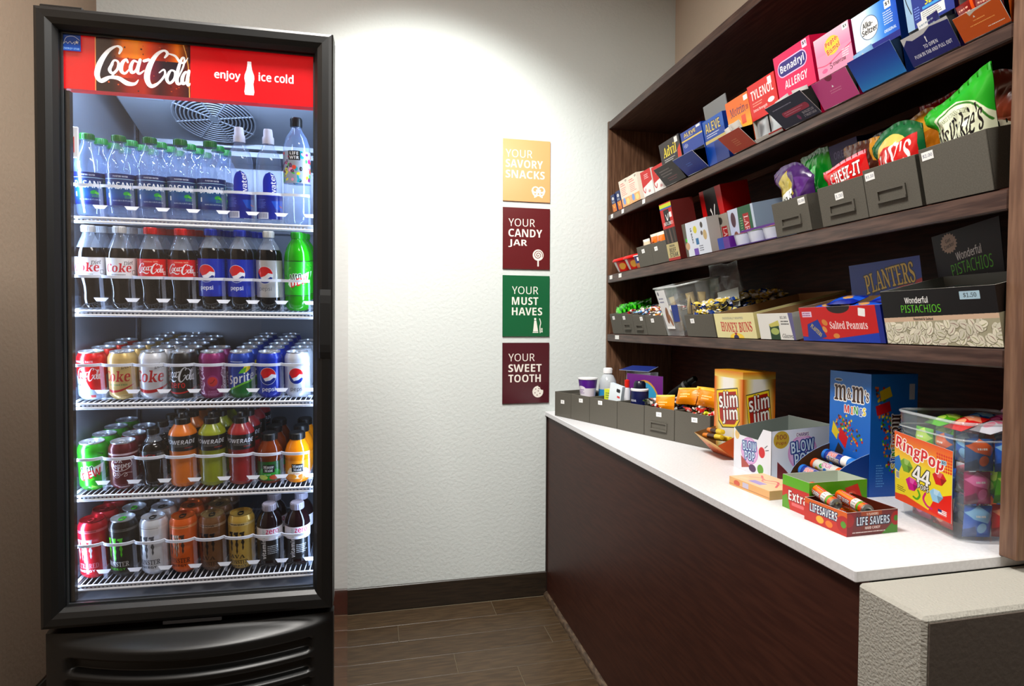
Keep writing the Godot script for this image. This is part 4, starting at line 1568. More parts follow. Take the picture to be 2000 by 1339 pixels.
func drinks() -> void:
	var L := label_cells()
	var canm := printed(0.32, 0.35, 0.3)
	var labm := printed(0.35, 0.0, 0.3)
	var silver := Color(0.80, 0.81, 0.83)
	var water := clear(Color(0.62, 0.76, 1.0), 0.13, 0.03)
	var pet := clear(Color(0.75, 0.80, 0.88), 0.22, 0.05)
	var cola := mat(Color(0.022, 0.010, 0.008), 0.08)
	var green := mat(Color(0.10, 0.55, 0.02), 0.10)
	var N := {}
	for k in [["coke_can", 0.122], ["gold_can", 0.122], ["silver_can", 0.122], ["zero_can", 0.122], ["purple_can", 0.122], ["lime_can", 0.122], ["blue_can", 0.122], ["diet_can", 0.122], ["dew_can", 0.122], ["maroon_can", 0.122]]:
		N[k[0]] = can_node(L[k[0]], k[1], silver, silver, silver, canm)
	var dk := Color(0.03, 0.03, 0.03)
	for k in [["red", Color(0.62, 0.05, 0.12), Color(0.6, 0.1, 0.15)], ["black", silver, Color(0.20, 0.75, 0.05)], ["white", Color(0.86, 0.88, 0.92), dk], ["orange", Color(0.82, 0.40, 0.08), dk], ["brown", Color(0.66, 0.56, 0.38), dk], ["tan", Color(0.78, 0.66, 0.34), dk]]:
		N["energy_" + k[0]] = can_node(L["energy_" + k[0]], 0.150, silver, k[1], k[2], canm)
	# still water, green cap
	N.water = bottle_node([[0.0, 0.004], [0.022, 0.0], [0.031, 0.004], [0.033, 0.012], [0.0325, 0.020], [0.0335, 0.028], [0.0335, 0.108], [0.032, 0.112], [0.0335, 0.116], [0.0335, 0.128], [0.029, 0.148], [0.020, 0.168], [0.014, 0.180], [0.0135, 0.186], [0.0155, 0.187], [0.0155, 0.189], [0.013, 0.190], [0.013, 0.198]], water, cm("green cap", Color(0.03, 0.42, 0.14), 0.4), [0.0155, 0.188, 0.016], [[L.water_label, V([[0.0342, 0.030], [0.0342, 0.108]])]], labm)
	# tall clear water with sport cap
	var sm := Node3D.new()
	var b := MB.new()
	b.lathe(V([[0.0, 0.004], [0.026, 0.0], [0.032, 0.006], [0.0325, 0.016], [0.0325, 0.135], [0.031, 0.160], [0.025, 0.182], [0.015, 0.198], [0.0125, 0.206], [0.0125, 0.214]]), 24, Rect2(0, 0, 1, 1), 1, 50)
	part(sm, "body", b.done(), water)
	b = MB.new()
	b.lathe(V([[0.0328, 0.012], [0.0328, 0.074]]), 24, L.smart_label, 2)
	part(sm, "label", b.done(), labm)
	b = MB.new()
	var dr: Rect2 = L.drop
	b.grid(14, 12, func(a: float, q: float) -> Vector3:
		var w := sqrt(maxf(0.0, 1.0 - pow(2.0 * q - 1.0, 2.0))) if q < 0.5 else sqrt(maxf(0.0, 1.0 - pow(2.0 * q - 1.0, 2.0)))
		var g := (a - 0.5) * 1.05 * lerpf(1.0, w, smoothstep(0.35, 0.75, q))
		return Vector3(sin(g) * 0.0331, 0.070 + 0.062 * q, cos(g) * 0.0331), dr)
	part(sm, "emblem", b.done(), labm)
	b = MB.new()
	b.lathe(V([[0.0145, 0.206], [0.0145, 0.222], [0.012, 0.226], [0.0115, 0.238], [0.010, 0.244], [0.0, 0.245]]), 20)
	part(sm, "sport_cap", b.done(), cm("white cap", Color(0.88, 0.88, 0.92), 0.35))
	N.smart = sm
	N.art = bottle_node([[0.0, 0.004], [0.026, 0.0], [0.033, 0.006], [0.0345, 0.016], [0.0345, 0.185], [0.033, 0.205], [0.027, 0.226], [0.016, 0.243], [0.0125, 0.250], [0.0125, 0.260]], water, cm("black cap", Color(0.03, 0.03, 0.03), 0.4), [0.0145, 0.254, 0.024], [[L.art_label, V([[0.0348, 0.108], [0.0348, 0.190]])]], labm)
	# contour soda bottle
	var contour := [[0.0, 0.006], [0.016, 0.0], [0.025, 0.002], [0.030, 0.012], [0.0300, 0.026], [0.0285, 0.040], [0.0292, 0.056], [0.0325, 0.078], [0.0328, 0.128], [0.031, 0.140], [0.027, 0.152], [0.0, 0.1525]]
	var contour_neck := [[0.027, 0.152], [0.021, 0.167], [0.015, 0.180], [0.0125, 0.188], [0.0125, 0.198]]
	N.diet = bottle_node(contour, cola, cm("silver cap", Color(0.80, 0.80, 0.80), 0.4), [0.0148, 0.190, 0.017], [[L.diet_label, V([[0.0332, 0.080], [0.0334, 0.128]])]], labm, pet, contour_neck)
	N.red = bottle_node(contour, cola, cm("red cap", Color(0.80, 0.03, 0.04), 0.35), [0.0148, 0.190, 0.017], [[L.red_label, V([[0.0332, 0.080], [0.0334, 0.128]])]], labm, pet, contour_neck)
	var straight := [[0.0, 0.008], [0.014, 0.0], [0.024, 0.002], [0.0305, 0.012], [0.0322, 0.028], [0.0325, 0.136], [0.0318, 0.150], [0.028, 0.160], [0.0, 0.1605]]
	var straight_neck := [[0.028, 0.160], [0.021, 0.174], [0.014, 0.184], [0.0125, 0.190], [0.0125, 0.198]]
	N.blue = bottle_node(straight, cola, cm("blue cap", Color(0.03, 0.15, 0.60), 0.35), [0.0148, 0.192, 0.017], [[L.blue_label, V([[0.0329, 0.036], [0.0331, 0.133]])]], labm, pet, straight_neck)
	N.grey = bottle_node(straight, cola, cm("pale cap", Color(0.80, 0.80, 0.78), 0.35), [0.0138, 0.192, 0.017], [[L.grey_label, V([[0.0329, 0.036], [0.0331, 0.133]])]], printed(0.28, 0.4, 0.3), pet, straight_neck)
	N.dew = bottle_node([[0.0, 0.006], [0.016, 0.0], [0.026, 0.002], [0.032, 0.012], [0.033, 0.030], [0.0325, 0.060], [0.033, 0.100], [0.033, 0.138], [0.031, 0.155], [0.024, 0.174], [0.015, 0.187], [0.0125, 0.198]], green, cm("green dew cap", Color(0.08, 0.55, 0.05), 0.35), [0.0148, 0.192, 0.017], [[L.dew_label, V([[0.0334, 0.040], [0.0330, 0.080], [0.0336, 0.134]])]], labm)
	N.zero = bottle_node([[0.0, 0.006], [0.016, 0.0], [0.024, 0.002], [0.029, 0.012], [0.029, 0.024], [0.0275, 0.034], [0.029, 0.046], [0.0315, 0.068], [0.0315, 0.100], [0.028, 0.110], [0.020, 0.120], [0.0, 0.121]], cola, cm("black cap", Color(0.03, 0.03, 0.03), 0.4), [0.0145, 0.138, 0.015], [[L.zero_label, V([[0.0319, 0.074], [0.0319, 0.099]])]], labm, pet, [[0.020, 0.120], [0.014, 0.130], [0.0125, 0.142]])
	var sport := [[0.0, 0.004], [0.026, 0.0], [0.032, 0.005], [0.033, 0.014], [0.0315, 0.022], [0.033, 0.030], [0.0315, 0.038], [0.033, 0.046], [0.0315, 0.054], [0.033, 0.062], [0.0328, 0.094], [0.0335, 0.098], [0.0335, 0.138], [0.031, 0.146], [0.019, 0.163], [0.0165, 0.168]]
	for k in [["sport_orange", Color(0.82, 0.42, 0.03)], ["sport_lime", Color(0.52, 0.56, 0.03)], ["sport_red", Color(0.55, 0.02, 0.05)]]:
		var lm := mat(k[1], 0.14)
		lm.clearcoat_enabled = true
		lm.clearcoat = 0.6
		var s := bottle_node(sport, lm, cm("black cap", Color(0.03, 0.03, 0.03), 0.4), [0.0185, 0.164, 0.016], [[L.sport_label, V([[0.0340, 0.098], [0.0340, 0.138]])]], labm)
		b = MB.new()
		b.lathe(V([[0.0085, 0.180], [0.0085, 0.190], [0.006, 0.193], [0.0, 0.193]]), 14)
		part(s, "spout", b.done(), cm("black cap", Color(0.03, 0.03, 0.03), 0.4))
		N[k[0]] = s
	var juice := [[0.0, 0.004], [0.026, 0.0], [0.031, 0.005], [0.032, 0.012], [0.032, 0.062], [0.0335, 0.070], [0.033, 0.080], [0.028, 0.098], [0.020, 0.112], [0.0185, 0.120]]
	for k in [["apple", Color(0.42, 0.16, 0.02), "apple_label"], ["orange", Color(0.88, 0.50, 0.01), "orange_label"]]:
		N[k[0]] = bottle_node(juice, mat(k[1], 0.12), cm("black cap", Color(0.03, 0.03, 0.03), 0.4), [0.0200, 0.116, 0.018], [[L[k[2]], V([[0.0326, 0.010], [0.0326, 0.062]])]], labm)
	N.vitamin = bottle_node([[0.0, 0.004], [0.026, 0.0], [0.032, 0.005], [0.0325, 0.014], [0.0318, 0.020], [0.0325, 0.024], [0.0325, 0.114], [0.031, 0.126], [0.024, 0.141], [0.016, 0.150], [0.015, 0.156]], mat(Color(0.075, 0.008, 0.02), 0.10), cm("frosted cap", Color(0.62, 0.60, 0.66), 0.35), [0.0175, 0.153, 0.018], [[L.vitamin_label, V([[0.0331, 0.022], [0.0331, 0.112]])]], labm)

	# shelf, column, kind, how many stand behind each other, turn, name, look
	var plan := [
		[0, 0, "water", 4, 0.34, "water_bottle", "clear water bottle with green cap and blue label"],
		[0, 1, "water", 4, 0.42, "water_bottle", "clear water bottle with green cap and blue label"],
		[0, 2, "water", 4, 0.39, "water_bottle", "clear water bottle with green cap and blue label"],
		[0, 3, "water", 4, 0.36, "water_bottle", "clear water bottle with green cap and blue label"],
		[0, 4, "water", 3, 0.40, "water_bottle", "clear water bottle with green cap and blue label"],
		[0, 5, "smart", 1, 0.22, "water_bottle", "tall clear water bottle with white sport cap, beside the green-capped bottles"],
		[0, 6, "smart", 1, 0.22, "water_bottle", "tall clear water bottle with white sport cap, beside the black-capped bottle"],
		[0, 7, "art", 1, 0.05, "water_bottle", "tallest water bottle with black cap and colourful art label"],
		[1, 0, "diet", 4, 0.22, "soda_bottle", "cola bottle with silver cap and white label"],
		[1, 1, "diet", 4, 0.29, "soda_bottle", "cola bottle with silver cap and white label"],
		[1, 2, "red", 4, 0.28, "soda_bottle", "cola bottle with red cap and red label"],
		[1, 3, "red", 4, 0.28, "soda_bottle", "cola bottle with red cap and red label"],
		[1, 4, "blue", 4, 0.0, "soda_bottle", "cola bottle with blue cap and blue label"],
		[1, 5, "blue", 4, 0.05, "soda_bottle", "cola bottle with blue cap and blue label"],
		[1, 6, "grey", 1, 0.05, "soda_bottle", "cola bottle with pale cap and silver label"],
		[1, 7, "dew", 3, 0.30, "soda_bottle", "green soda bottle with green cap"],
		[2, 0, "coke_can", 4, -0.15, "soda_can", "red and pale blue soda can"],
		[2, 1, "gold_can", 6, -0.1, "soda_can", "gold soda can with red lettering"],
		[2, 2, "silver_can", 6, 0.0, "soda_can", "silver soda can with red lettering"],
		[2, 3, "zero_can", 5, -0.1, "soda_can", "black soda can with white script"],
		[2, 4, "purple_can", 2, 0.1, "soda_can", "purple soda can with a red fruit"],
		[2, 5, "lime_can", 6, 0.1, "soda_can", "blue and green soda can"],
		[2, 6, "blue_can", 6, 0.1, "soda_can", "plain blue soda can with a round emblem"],
		[2, 7, "diet_can", 4, 0.1, "soda_can", "silver soda can with a round emblem"],
		[3, 0, "dew_can", 4, 0.25, "soda_can", "bright green soda can"],
		[3, 1, "maroon_can", 3, 0.12, "soda_can", "maroon soda can"],
		[3, 2, "zero", 5, -0.15, "soda_bottle", "small dark cola bottle with black cap and black label"],
		[3, 3, "sport_orange", 4, 0.14, "sports_drink_bottle", "orange sports drink bottle"],
		[3, 4, "sport_lime", 3, 0.14, "sports_drink_bottle", "yellow-green sports drink bottle"],
		[3, 5, "sport_red", 4, 0.14, "sports_drink_bottle", "red sports drink bottle"],
		[3, 6, "apple", 3, 0.1, "juice_bottle", "brown apple juice bottle"],
		[3, 7, "orange", 3, 0.15, "juice_bottle", "yellow orange juice bottle"],
		[4, 0, "energy_red", 4, -0.1, "energy_drink_can", "red tall energy drink can"],
		[4, 1, "energy_black", 4, -0.15, "energy_drink_can", "black tall energy drink can with green claws"],
		[4, 2, "energy_white", 4, -0.1, "energy_drink_can", "white tall energy drink can"],
		[4, 3, "energy_orange", 4, -0.1, "energy_drink_can", "orange tall energy drink can"],
		[4, 4, "energy_brown", 3, -0.05, "energy_drink_can", "brown tall coffee drink can"],
		[4, 5, "energy_tan", 1, 0.0, "energy_drink_can", "tan gold tall coffee drink can"],
		[4, 6, "vitamin", 2, 0.1, "vitamin_drink_bottle", "dark red drink bottle with frosted cap"],
		[4, 7, "vitamin", 2, 0.15, "vitamin_drink_bottle", "dark red drink bottle with frosted cap"]]
	var where := ["top", "second", "third", "fourth", "bottom"]
	var colname := ["first", "second", "third", "fourth", "fifth", "sixth", "seventh", "last"]
	var jr := RandomNumberGenerator.new()
	jr.seed = 5
	for p in plan:
		var pitch: float = {"water": 0.070, "dew": 0.068, "sport_orange": 0.070, "sport_lime": 0.070, "sport_red": 0.070, "apple": 0.069, "orange": 0.069, "art": 0.07, "red": 0.068, "diet": 0.068}.get(p[2], 0.0674)
		for k in p[3]:
			var pos := Vector3(COL0 + p[1] * COLS + (jr.randf_range(-0.0005, 0.0005) if k else 0.0), 0.0005, -0.127 - k * pitch )
			var turn: float = p[4] + (0.0 if k == 0 else jr.randf_range(-0.5, 0.5))
			var xf := F * shelf_frame(p[0]) * at(pos, turn)
			var label: String = p[6]
			if p[3] > 1:
				label += ", %s of the %s column" % [ORD[k], colname[p[1]]]
			else:
				label += ", alone" if not "beside" in label and not "tallest" in label else ""
			var o: Node3D
			var src: Node3D = N[p[2]]
			if src.get_parent() == null:
				o = src
				o.name = numbered(p[5])
				add_child(o, true)
				o.transform = xf
			else:
				o = src.duplicate()
				o.name = numbered(p[5])
				add_child(o, true)
				o.transform = xf
			tag(o, label, p[5].split("_")[-1] if p[5] != "energy_drink_can" else "can", "drinks on the %s cooler shelf" % where[p[0]])

# ---------------------------------------------------------------- goods: builders
const TILT := 12.5
var card: StandardMaterial3D
var foil: StandardMaterial3D
var felt: StandardMaterial3D
const WHITE := Color(0.92, 0.92, 0.91)
const INK := Color(0.06, 0.06, 0.07)

func shelf_base(k: int) -> Transform3D:
	return Transform3D(Basis(Vector3.BACK, deg_to_rad(TILT)), Vector3(XS, [S1, S2, S3][k - 1], 0))

# place on a shelf: z along the shelf, d back from the lip; the front of the thing faces the aisle
func on_shelf(k: int, z: float, d := 0.003, turn := 0.0, up := 0.0) -> Transform3D:
	return shelf_base(k) * Transform3D(Basis(Vector3.UP, -PI / 2 + turn), Vector3(d, up + 0.0012, z))

func on_top(x: float, z: float, turn := 0.0, up := 0.0) -> Transform3D:
	return Transform3D(Basis(Vector3.UP, -PI / 2 + turn), Vector3(x, TOP + up + 0.0003, z))

# a printed face from a list of drawing steps
func face(w: int, h: int, bg: Color, ops: Array, s: Sheet = null) -> Rect2:
	var c := Canvas.new(w, h, bg)
	for o in ops:
		match o[0]:
			"t":
				c.text(o[1], o[2], o[3], o[4], o[5], o[6], o[7] if o.size() > 7 else "b", o[8] if o.size() > 8 else {})
			"r":
				c.rect(o[1], o[2], o[3], o[4], o[5])
			"o":
				c.oval(o[1], o[2], o[3], o[4], o[5], o[6] if o.size() > 6 else 0.0)
			"rr":
				c.rrect(o[1], o[2], o[3], o[4], o[5], o[6], o[7] if o.size() > 7 else 0.0)
			"p":
				var q := PackedVector2Array()
				for k in range(0, o[1].size(), 2):
					q.append(Vector2(o[1][k], o[1][k + 1]))
				c.poly(q, o[2])
			"l":
				var q := []
				for k in range(0, o[1].size(), 2):
					q.append(Vector2(o[1][k], o[1][k + 1]))
				c.stroke(q, o[2], o[3])
			"f":
				c.fine(o[1], o[2], o[3], o[4], o[5], o[6], o[7] if o.size() > 7 else 1)
			"g":
				c.blend(o[1], o[2], o[3], o[4], o[5], o[6] if o.size() > 6 else false)
	return (s if s else sheet_two).put(c)

func sw(c: Color) -> Rect2:
	return sheet_two.flat(c)

# closed carton, front at z = 0
func carton(called: String, label: String, cat: String, xf: Transform3D, w: float, h: float, dep: float, front: Rect2, side: Color, group := "", more := {}) -> Node3D:
	var b := MB.new()
	var uv := {"f": front}
	uv.merge(more, true)
	b.box(Vector3(-w / 2, 0, -dep), Vector3(w / 2, h, 0), uv, sw(side))
	var o := part(self, called, b.done(), card, xf)
	tag(o, label, cat, group)
	return o

# upright dispenser carton: header above, open bin below with a flap that leans out
func dispenser(called: String, label: String, xf: Transform3D, w: float, h: float, dep: float, hdr: Rect2, side: Color, flap: Rect2, fh: float, out: float, inner: Color, open := 0.085, group := "", more := {}) -> Node3D:
	var t := thing(called, label, "box", xf, group)
	var b := MB.new()
	var s := sw(side)
	var n := sw(inner)
	b.quad(Vector3(-w / 2, open, 0), Vector3(w / 2, open, 0), Vector3(w / 2, h, 0), Vector3(-w / 2, h, 0), hdr)
	b.quad(Vector3(w / 2, open, -0.0015), Vector3(-w / 2, open, -0.0015), Vector3(-w / 2, h, -0.0015), Vector3(w / 2, h, -0.0015), n)
	b.quad(Vector3(w / 2, 0, 0), Vector3(w / 2, 0, -dep), Vector3(w / 2, h, -dep), Vector3(w / 2, h, 0), more.get("r", s))
	b.quad(Vector3(w / 2 - 0.0015, 0, -dep), Vector3(w / 2 - 0.0015, 0, 0), Vector3(w / 2 - 0.0015, h, 0), Vector3(w / 2 - 0.0015, h, -dep), n)
	b.quad(Vector3(-w / 2, 0, -dep), Vector3(-w / 2, 0, 0), Vector3(-w / 2, h, 0), Vector3(-w / 2, h, -dep), s)
	b.quad(Vector3(-w / 2 + 0.0015, 0, 0), Vector3(-w / 2 + 0.0015, 0, -dep), Vector3(-w / 2 + 0.0015, h, -dep), Vector3(-w / 2 + 0.0015, h, 0), n)
	b.quad(Vector3(w / 2, 0, -dep), Vector3(-w / 2, 0, -dep), Vector3(-w / 2, h, -dep), Vector3(w / 2, h, -dep), s)
	b.quad(Vector3(-w / 2, h, 0), Vector3(w / 2, h, 0), Vector3(w / 2, h, -dep), Vector3(-w / 2, h, -dep), more.get("t", s))
	b.quad(Vector3(-w / 2, 0.001, 0), Vector3(w / 2, 0.001, 0), Vector3(w / 2, 0.001, -dep), Vector3(-w / 2, 0.001, -dep), n)
	part(t, "carton", b.done(), card)
	b = MB.new()
	b.slab(Vector3(-w / 2, 0.002, 0), Vector3(w / 2, 0.002, 0), Vector3(w / 2 - 0.0005, fh, out), Vector3(-w / 2 + 0.0005, fh, out), 0.0012, flap, n)
	part(t, "flap", b.done(), card)
	for q in [-1.0, 1.0]:
		b = MB.new()
		var x: float = q * (w / 2 - 0.001)
		var a := Vector3(x, 0.004, -0.001)
		var c := Vector3(x, fh * 0.96, out - 0.002)
		var d := Vector3(x, fh * 1.05, -0.001)
		b.tri(a, c, d, n.position, n.end, n.get_center())
		b.tri(a, d, c, n.position, n.end, n.get_center())
		part(t, "gusset", b.done(), card)
	return t

# packets that stand in a bin's mouth
func packet_mesh(w: float, h: float, th: float, c: Rect2) -> ArrayMesh:
	var b := MB.new()
	var bulge := func(a: float, q: float) -> float: return th * 0.5 * pow(maxf(0.0, sin(PI * a) * sin(PI * q)), 0.55) + 0.0004
	b.grid(6, 6, func(a: float, q: float) -> Vector3: return Vector3((a - 0.5) * w, q * h, bulge.call(a, q)), c)
	b.grid(6, 6, func(a: float, q: float) -> Vector3: return Vector3((0.5 - a) * w, q * h, -bulge.call(a, q)), c)
	return b.done()

func packets(called: String, label: String, cat: String, base: Transform3D, list: Array, mesh: Mesh, m: Material, group: String) -> void:
	for q in list:
		var o := part(self, called, mesh, m, base * Transform3D(Basis.from_euler(Vector3(q[3], q[4], q[5])), Vector3(q[0], q[1], q[2])))
		tag(o, label, cat, group)

# open storage bin of dark board with a raised label holder
func bin_box(label: String, xf: Transform3D, w: float, h: float, dep: float, holder := true, price := "", px := 0.0, py := 0.8, m: Material = null, group := "dark storage bins") -> Node3D:
	var t := thing("storage_bin", label, "bin", xf, group)
	var e := 0.004
	var mm: Material = m if m else felt
	part(t, "front_wall", box_mesh(Vector3(-w / 2, 0, -e), Vector3(w / 2, h, 0), 0.0008), mm)
	part(t, "back_wall", box_mesh(Vector3(-w / 2, 0, -dep), Vector3(w / 2, h, -dep + e), 0.0008), mm)
	part(t, "side_wall", box_mesh(Vector3(-w / 2, 0, -dep + e), Vector3(-w / 2 + e, h, -e)), felt)
	part(t, "side_wall", box_mesh(Vector3(w / 2 - e, 0, -dep + e), Vector3(w / 2, h, -e)), felt)
	part(t, "base", box_mesh(Vector3(-w / 2 + e, 0, -dep + e), Vector3(w / 2 - e, e, -e)), felt)
	if holder:
		var b := MB.new()
		var hw := w * 0.28
		var y0 := h * 0.24
		var y1 := h * 0.52
		b.box(Vector3(-hw, y0, 0), Vector3(hw, y0 + 0.006, 0.006))
		b.box(Vector3(-hw, y1 - 0.005, 0), Vector3(hw, y1, 0.004))
		b.box(Vector3(-hw, y0 + 0.006, 0), Vector3(-hw + 0.006, y1 - 0.005, 0.004))
		b.box(Vector3(hw - 0.006, y0 + 0.006, 0), Vector3(hw, y1 - 0.005, 0.004))
		part(t, "label_holder", b.done(), felt)
	if price != "":
		var f := face(64, 44, WHITE, [["t", price, 6 if price.length() > 3 else 20, 12, 52 if price.length() > 3 else 24, 20, Color(0.15, 0.18, 0.3), "S"]])
		var b := MB.new()
		b.box(Vector3(-0.014, -0.009, 0), Vector3(0.014, 0.009, 0.0004), {"f": f}, sw(WHITE))
		part(t, "price_tag", b.done(), card, Transform3D(Basis(Vector3.BACK, 0.03), Vector3(px * w / 2, py * h, 0.0003)))
	return t

# snack bag: pillow with a crimped seal above and below, wrinkled
func bag_mesh(w: float, h: float, th: float, front: Rect2, back: Rect2, sd := 1, skew := 0.0, dome := 0.0, flare := 0.0, shift := 0.0) -> ArrayMesh:
	var nz := FastNoiseLite.new()
	nz.seed = sd
	nz.frequency = 1.0
	nz.fractal_octaves = 2
	var f := func(a: float, q: float, s: float) -> Vector3:
		var x := (a - 0.5) * w
		var e := pow(maxf(0.0, sin(PI * a)), 0.6) * pow(maxf(0.0, sin(PI * clampf((q - 0.05) / 0.90, 0, 1))), 0.55)
		var z := th * 0.5 * e * (1.0 + 0.30 * nz.get_noise_2d(a * 2.6 + s * 7.0, q * 2.6))
		z += 0.006 * nz.get_noise_2d((a + q) * 3.2 + 3.0, (q - a) * 7.0 + s * 3.0) * e
		var crimp := smoothstep(0.93, 0.97, q) + smoothstep(0.07, 0.03, q)
		z += crimp * 0.0012 * sin(a * 90.0)
		x *= 1.0 - 0.07 * e
		var up := smoothstep(0.70, 0.88, q)
		x = x * (1.0 + flare * up) + shift * w * up
		var curl := 0.05 * h * pow(q, 4.0) * nz.get_noise_2d(a * 1.2, 4.0)
		var tall := 1.0 + (skew * (a - 0.5) * 2.0 + dome * (sin(PI * a) - 0.4)) * q * q
		return Vector3(x, q * h * tall + curl, (z + 0.0006) * s + 0.02 * h * nz.get_noise_2d(q * 0.8, 9.0) * crimp)
	var b := MB.new()
	b.grid(22, 24, func(a: float, q: float) -> Vector3: return f.call(a, q, 1.0), front)
	b.grid(22, 24, func(a: float, q: float) -> Vector3: return f.call(1.0 - a, q, -1.0), back)
	return b.done()

func bag(label: String, xf: Transform3D, w: float, h: float, th: float, front: Rect2, back: Color, sd := 1, cat := "bag", called := "snack_bag", group := "", skew := 0.0, dome := 0.0, flare := 0.0, shift := 0.0) -> Node3D:
	var o := part(self, called, bag_mesh(w, h, th, front, sw(back), sd, skew, dome, flare, shift), foil, xf)
	tag(o, label, cat, group)
	return o

# small wrapped sweet: pinched pillow with two fanned ends
func sweet_mesh(l: float, r: float, c: Color, c2: Color) -> ArrayMesh:
	var b := MB.new()
	var ca := sw(c)
	var cb := sw(c2)
	var ring := func(x: float, ry: float, rz: float, k: int) -> Vector3:
		var a := TAU * k / 8.0
		return Vector3(x, sin(a) * ry, cos(a) * rz)
	var xs := [[-l, 0.004, r * 1.1], [-l * 0.62, 0.0022, 0.003], [-l * 0.5, r * 0.6, r * 0.8], [0.0, r * 0.8, r], [l * 0.5, r * 0.6, r * 0.8], [l * 0.62, 0.0022, 0.003], [l, 0.004, r * 1.1]]
	for j in xs.size() - 1:
		for k in 8:
			b.quad(ring.call(xs[j][0], xs[j][1], xs[j][2], k), ring.call(xs[j + 1][0], xs[j + 1][1], xs[j + 1][2], k), ring.call(xs[j + 1][0], xs[j + 1][1], xs[j + 1][2], k + 1), ring.call(xs[j][0], xs[j][1], xs[j][2], k + 1), cb if j in [2] or k < 2 else ca)
	return b.done()

# sweets heaped in a box: each its own thing
func heap(called: String, label: String, group: String, base: Transform3D, lo: Vector3, hi: Vector3, n: int, meshes: Array, m: Material, sd: int, flat := 0.4) -> void:
	var r := RandomNumberGenerator.new()
	r.seed = sd
	var taken := []
	for k in n:
		var p := Vector3()
		for tries in 40:
			p = Vector3(r.randf_range(lo.x, hi.x), r.randf_range(lo.y, hi.y), r.randf_range(lo.z, hi.z))
			var free := true
			for q: Vector3 in taken:
				if q.distance_to(p) < 0.024:
					free = false
					break
			if free:
				break
		taken.append(p)
		var o := part(self, called, meshes[k % meshes.size()], m, base * Transform3D(Basis.from_euler(Vector3(r.randf_range(-flat, flat), r.randf() * TAU, r.randf_range(-flat, flat))), p))
		tag(o, label, "candy", group)

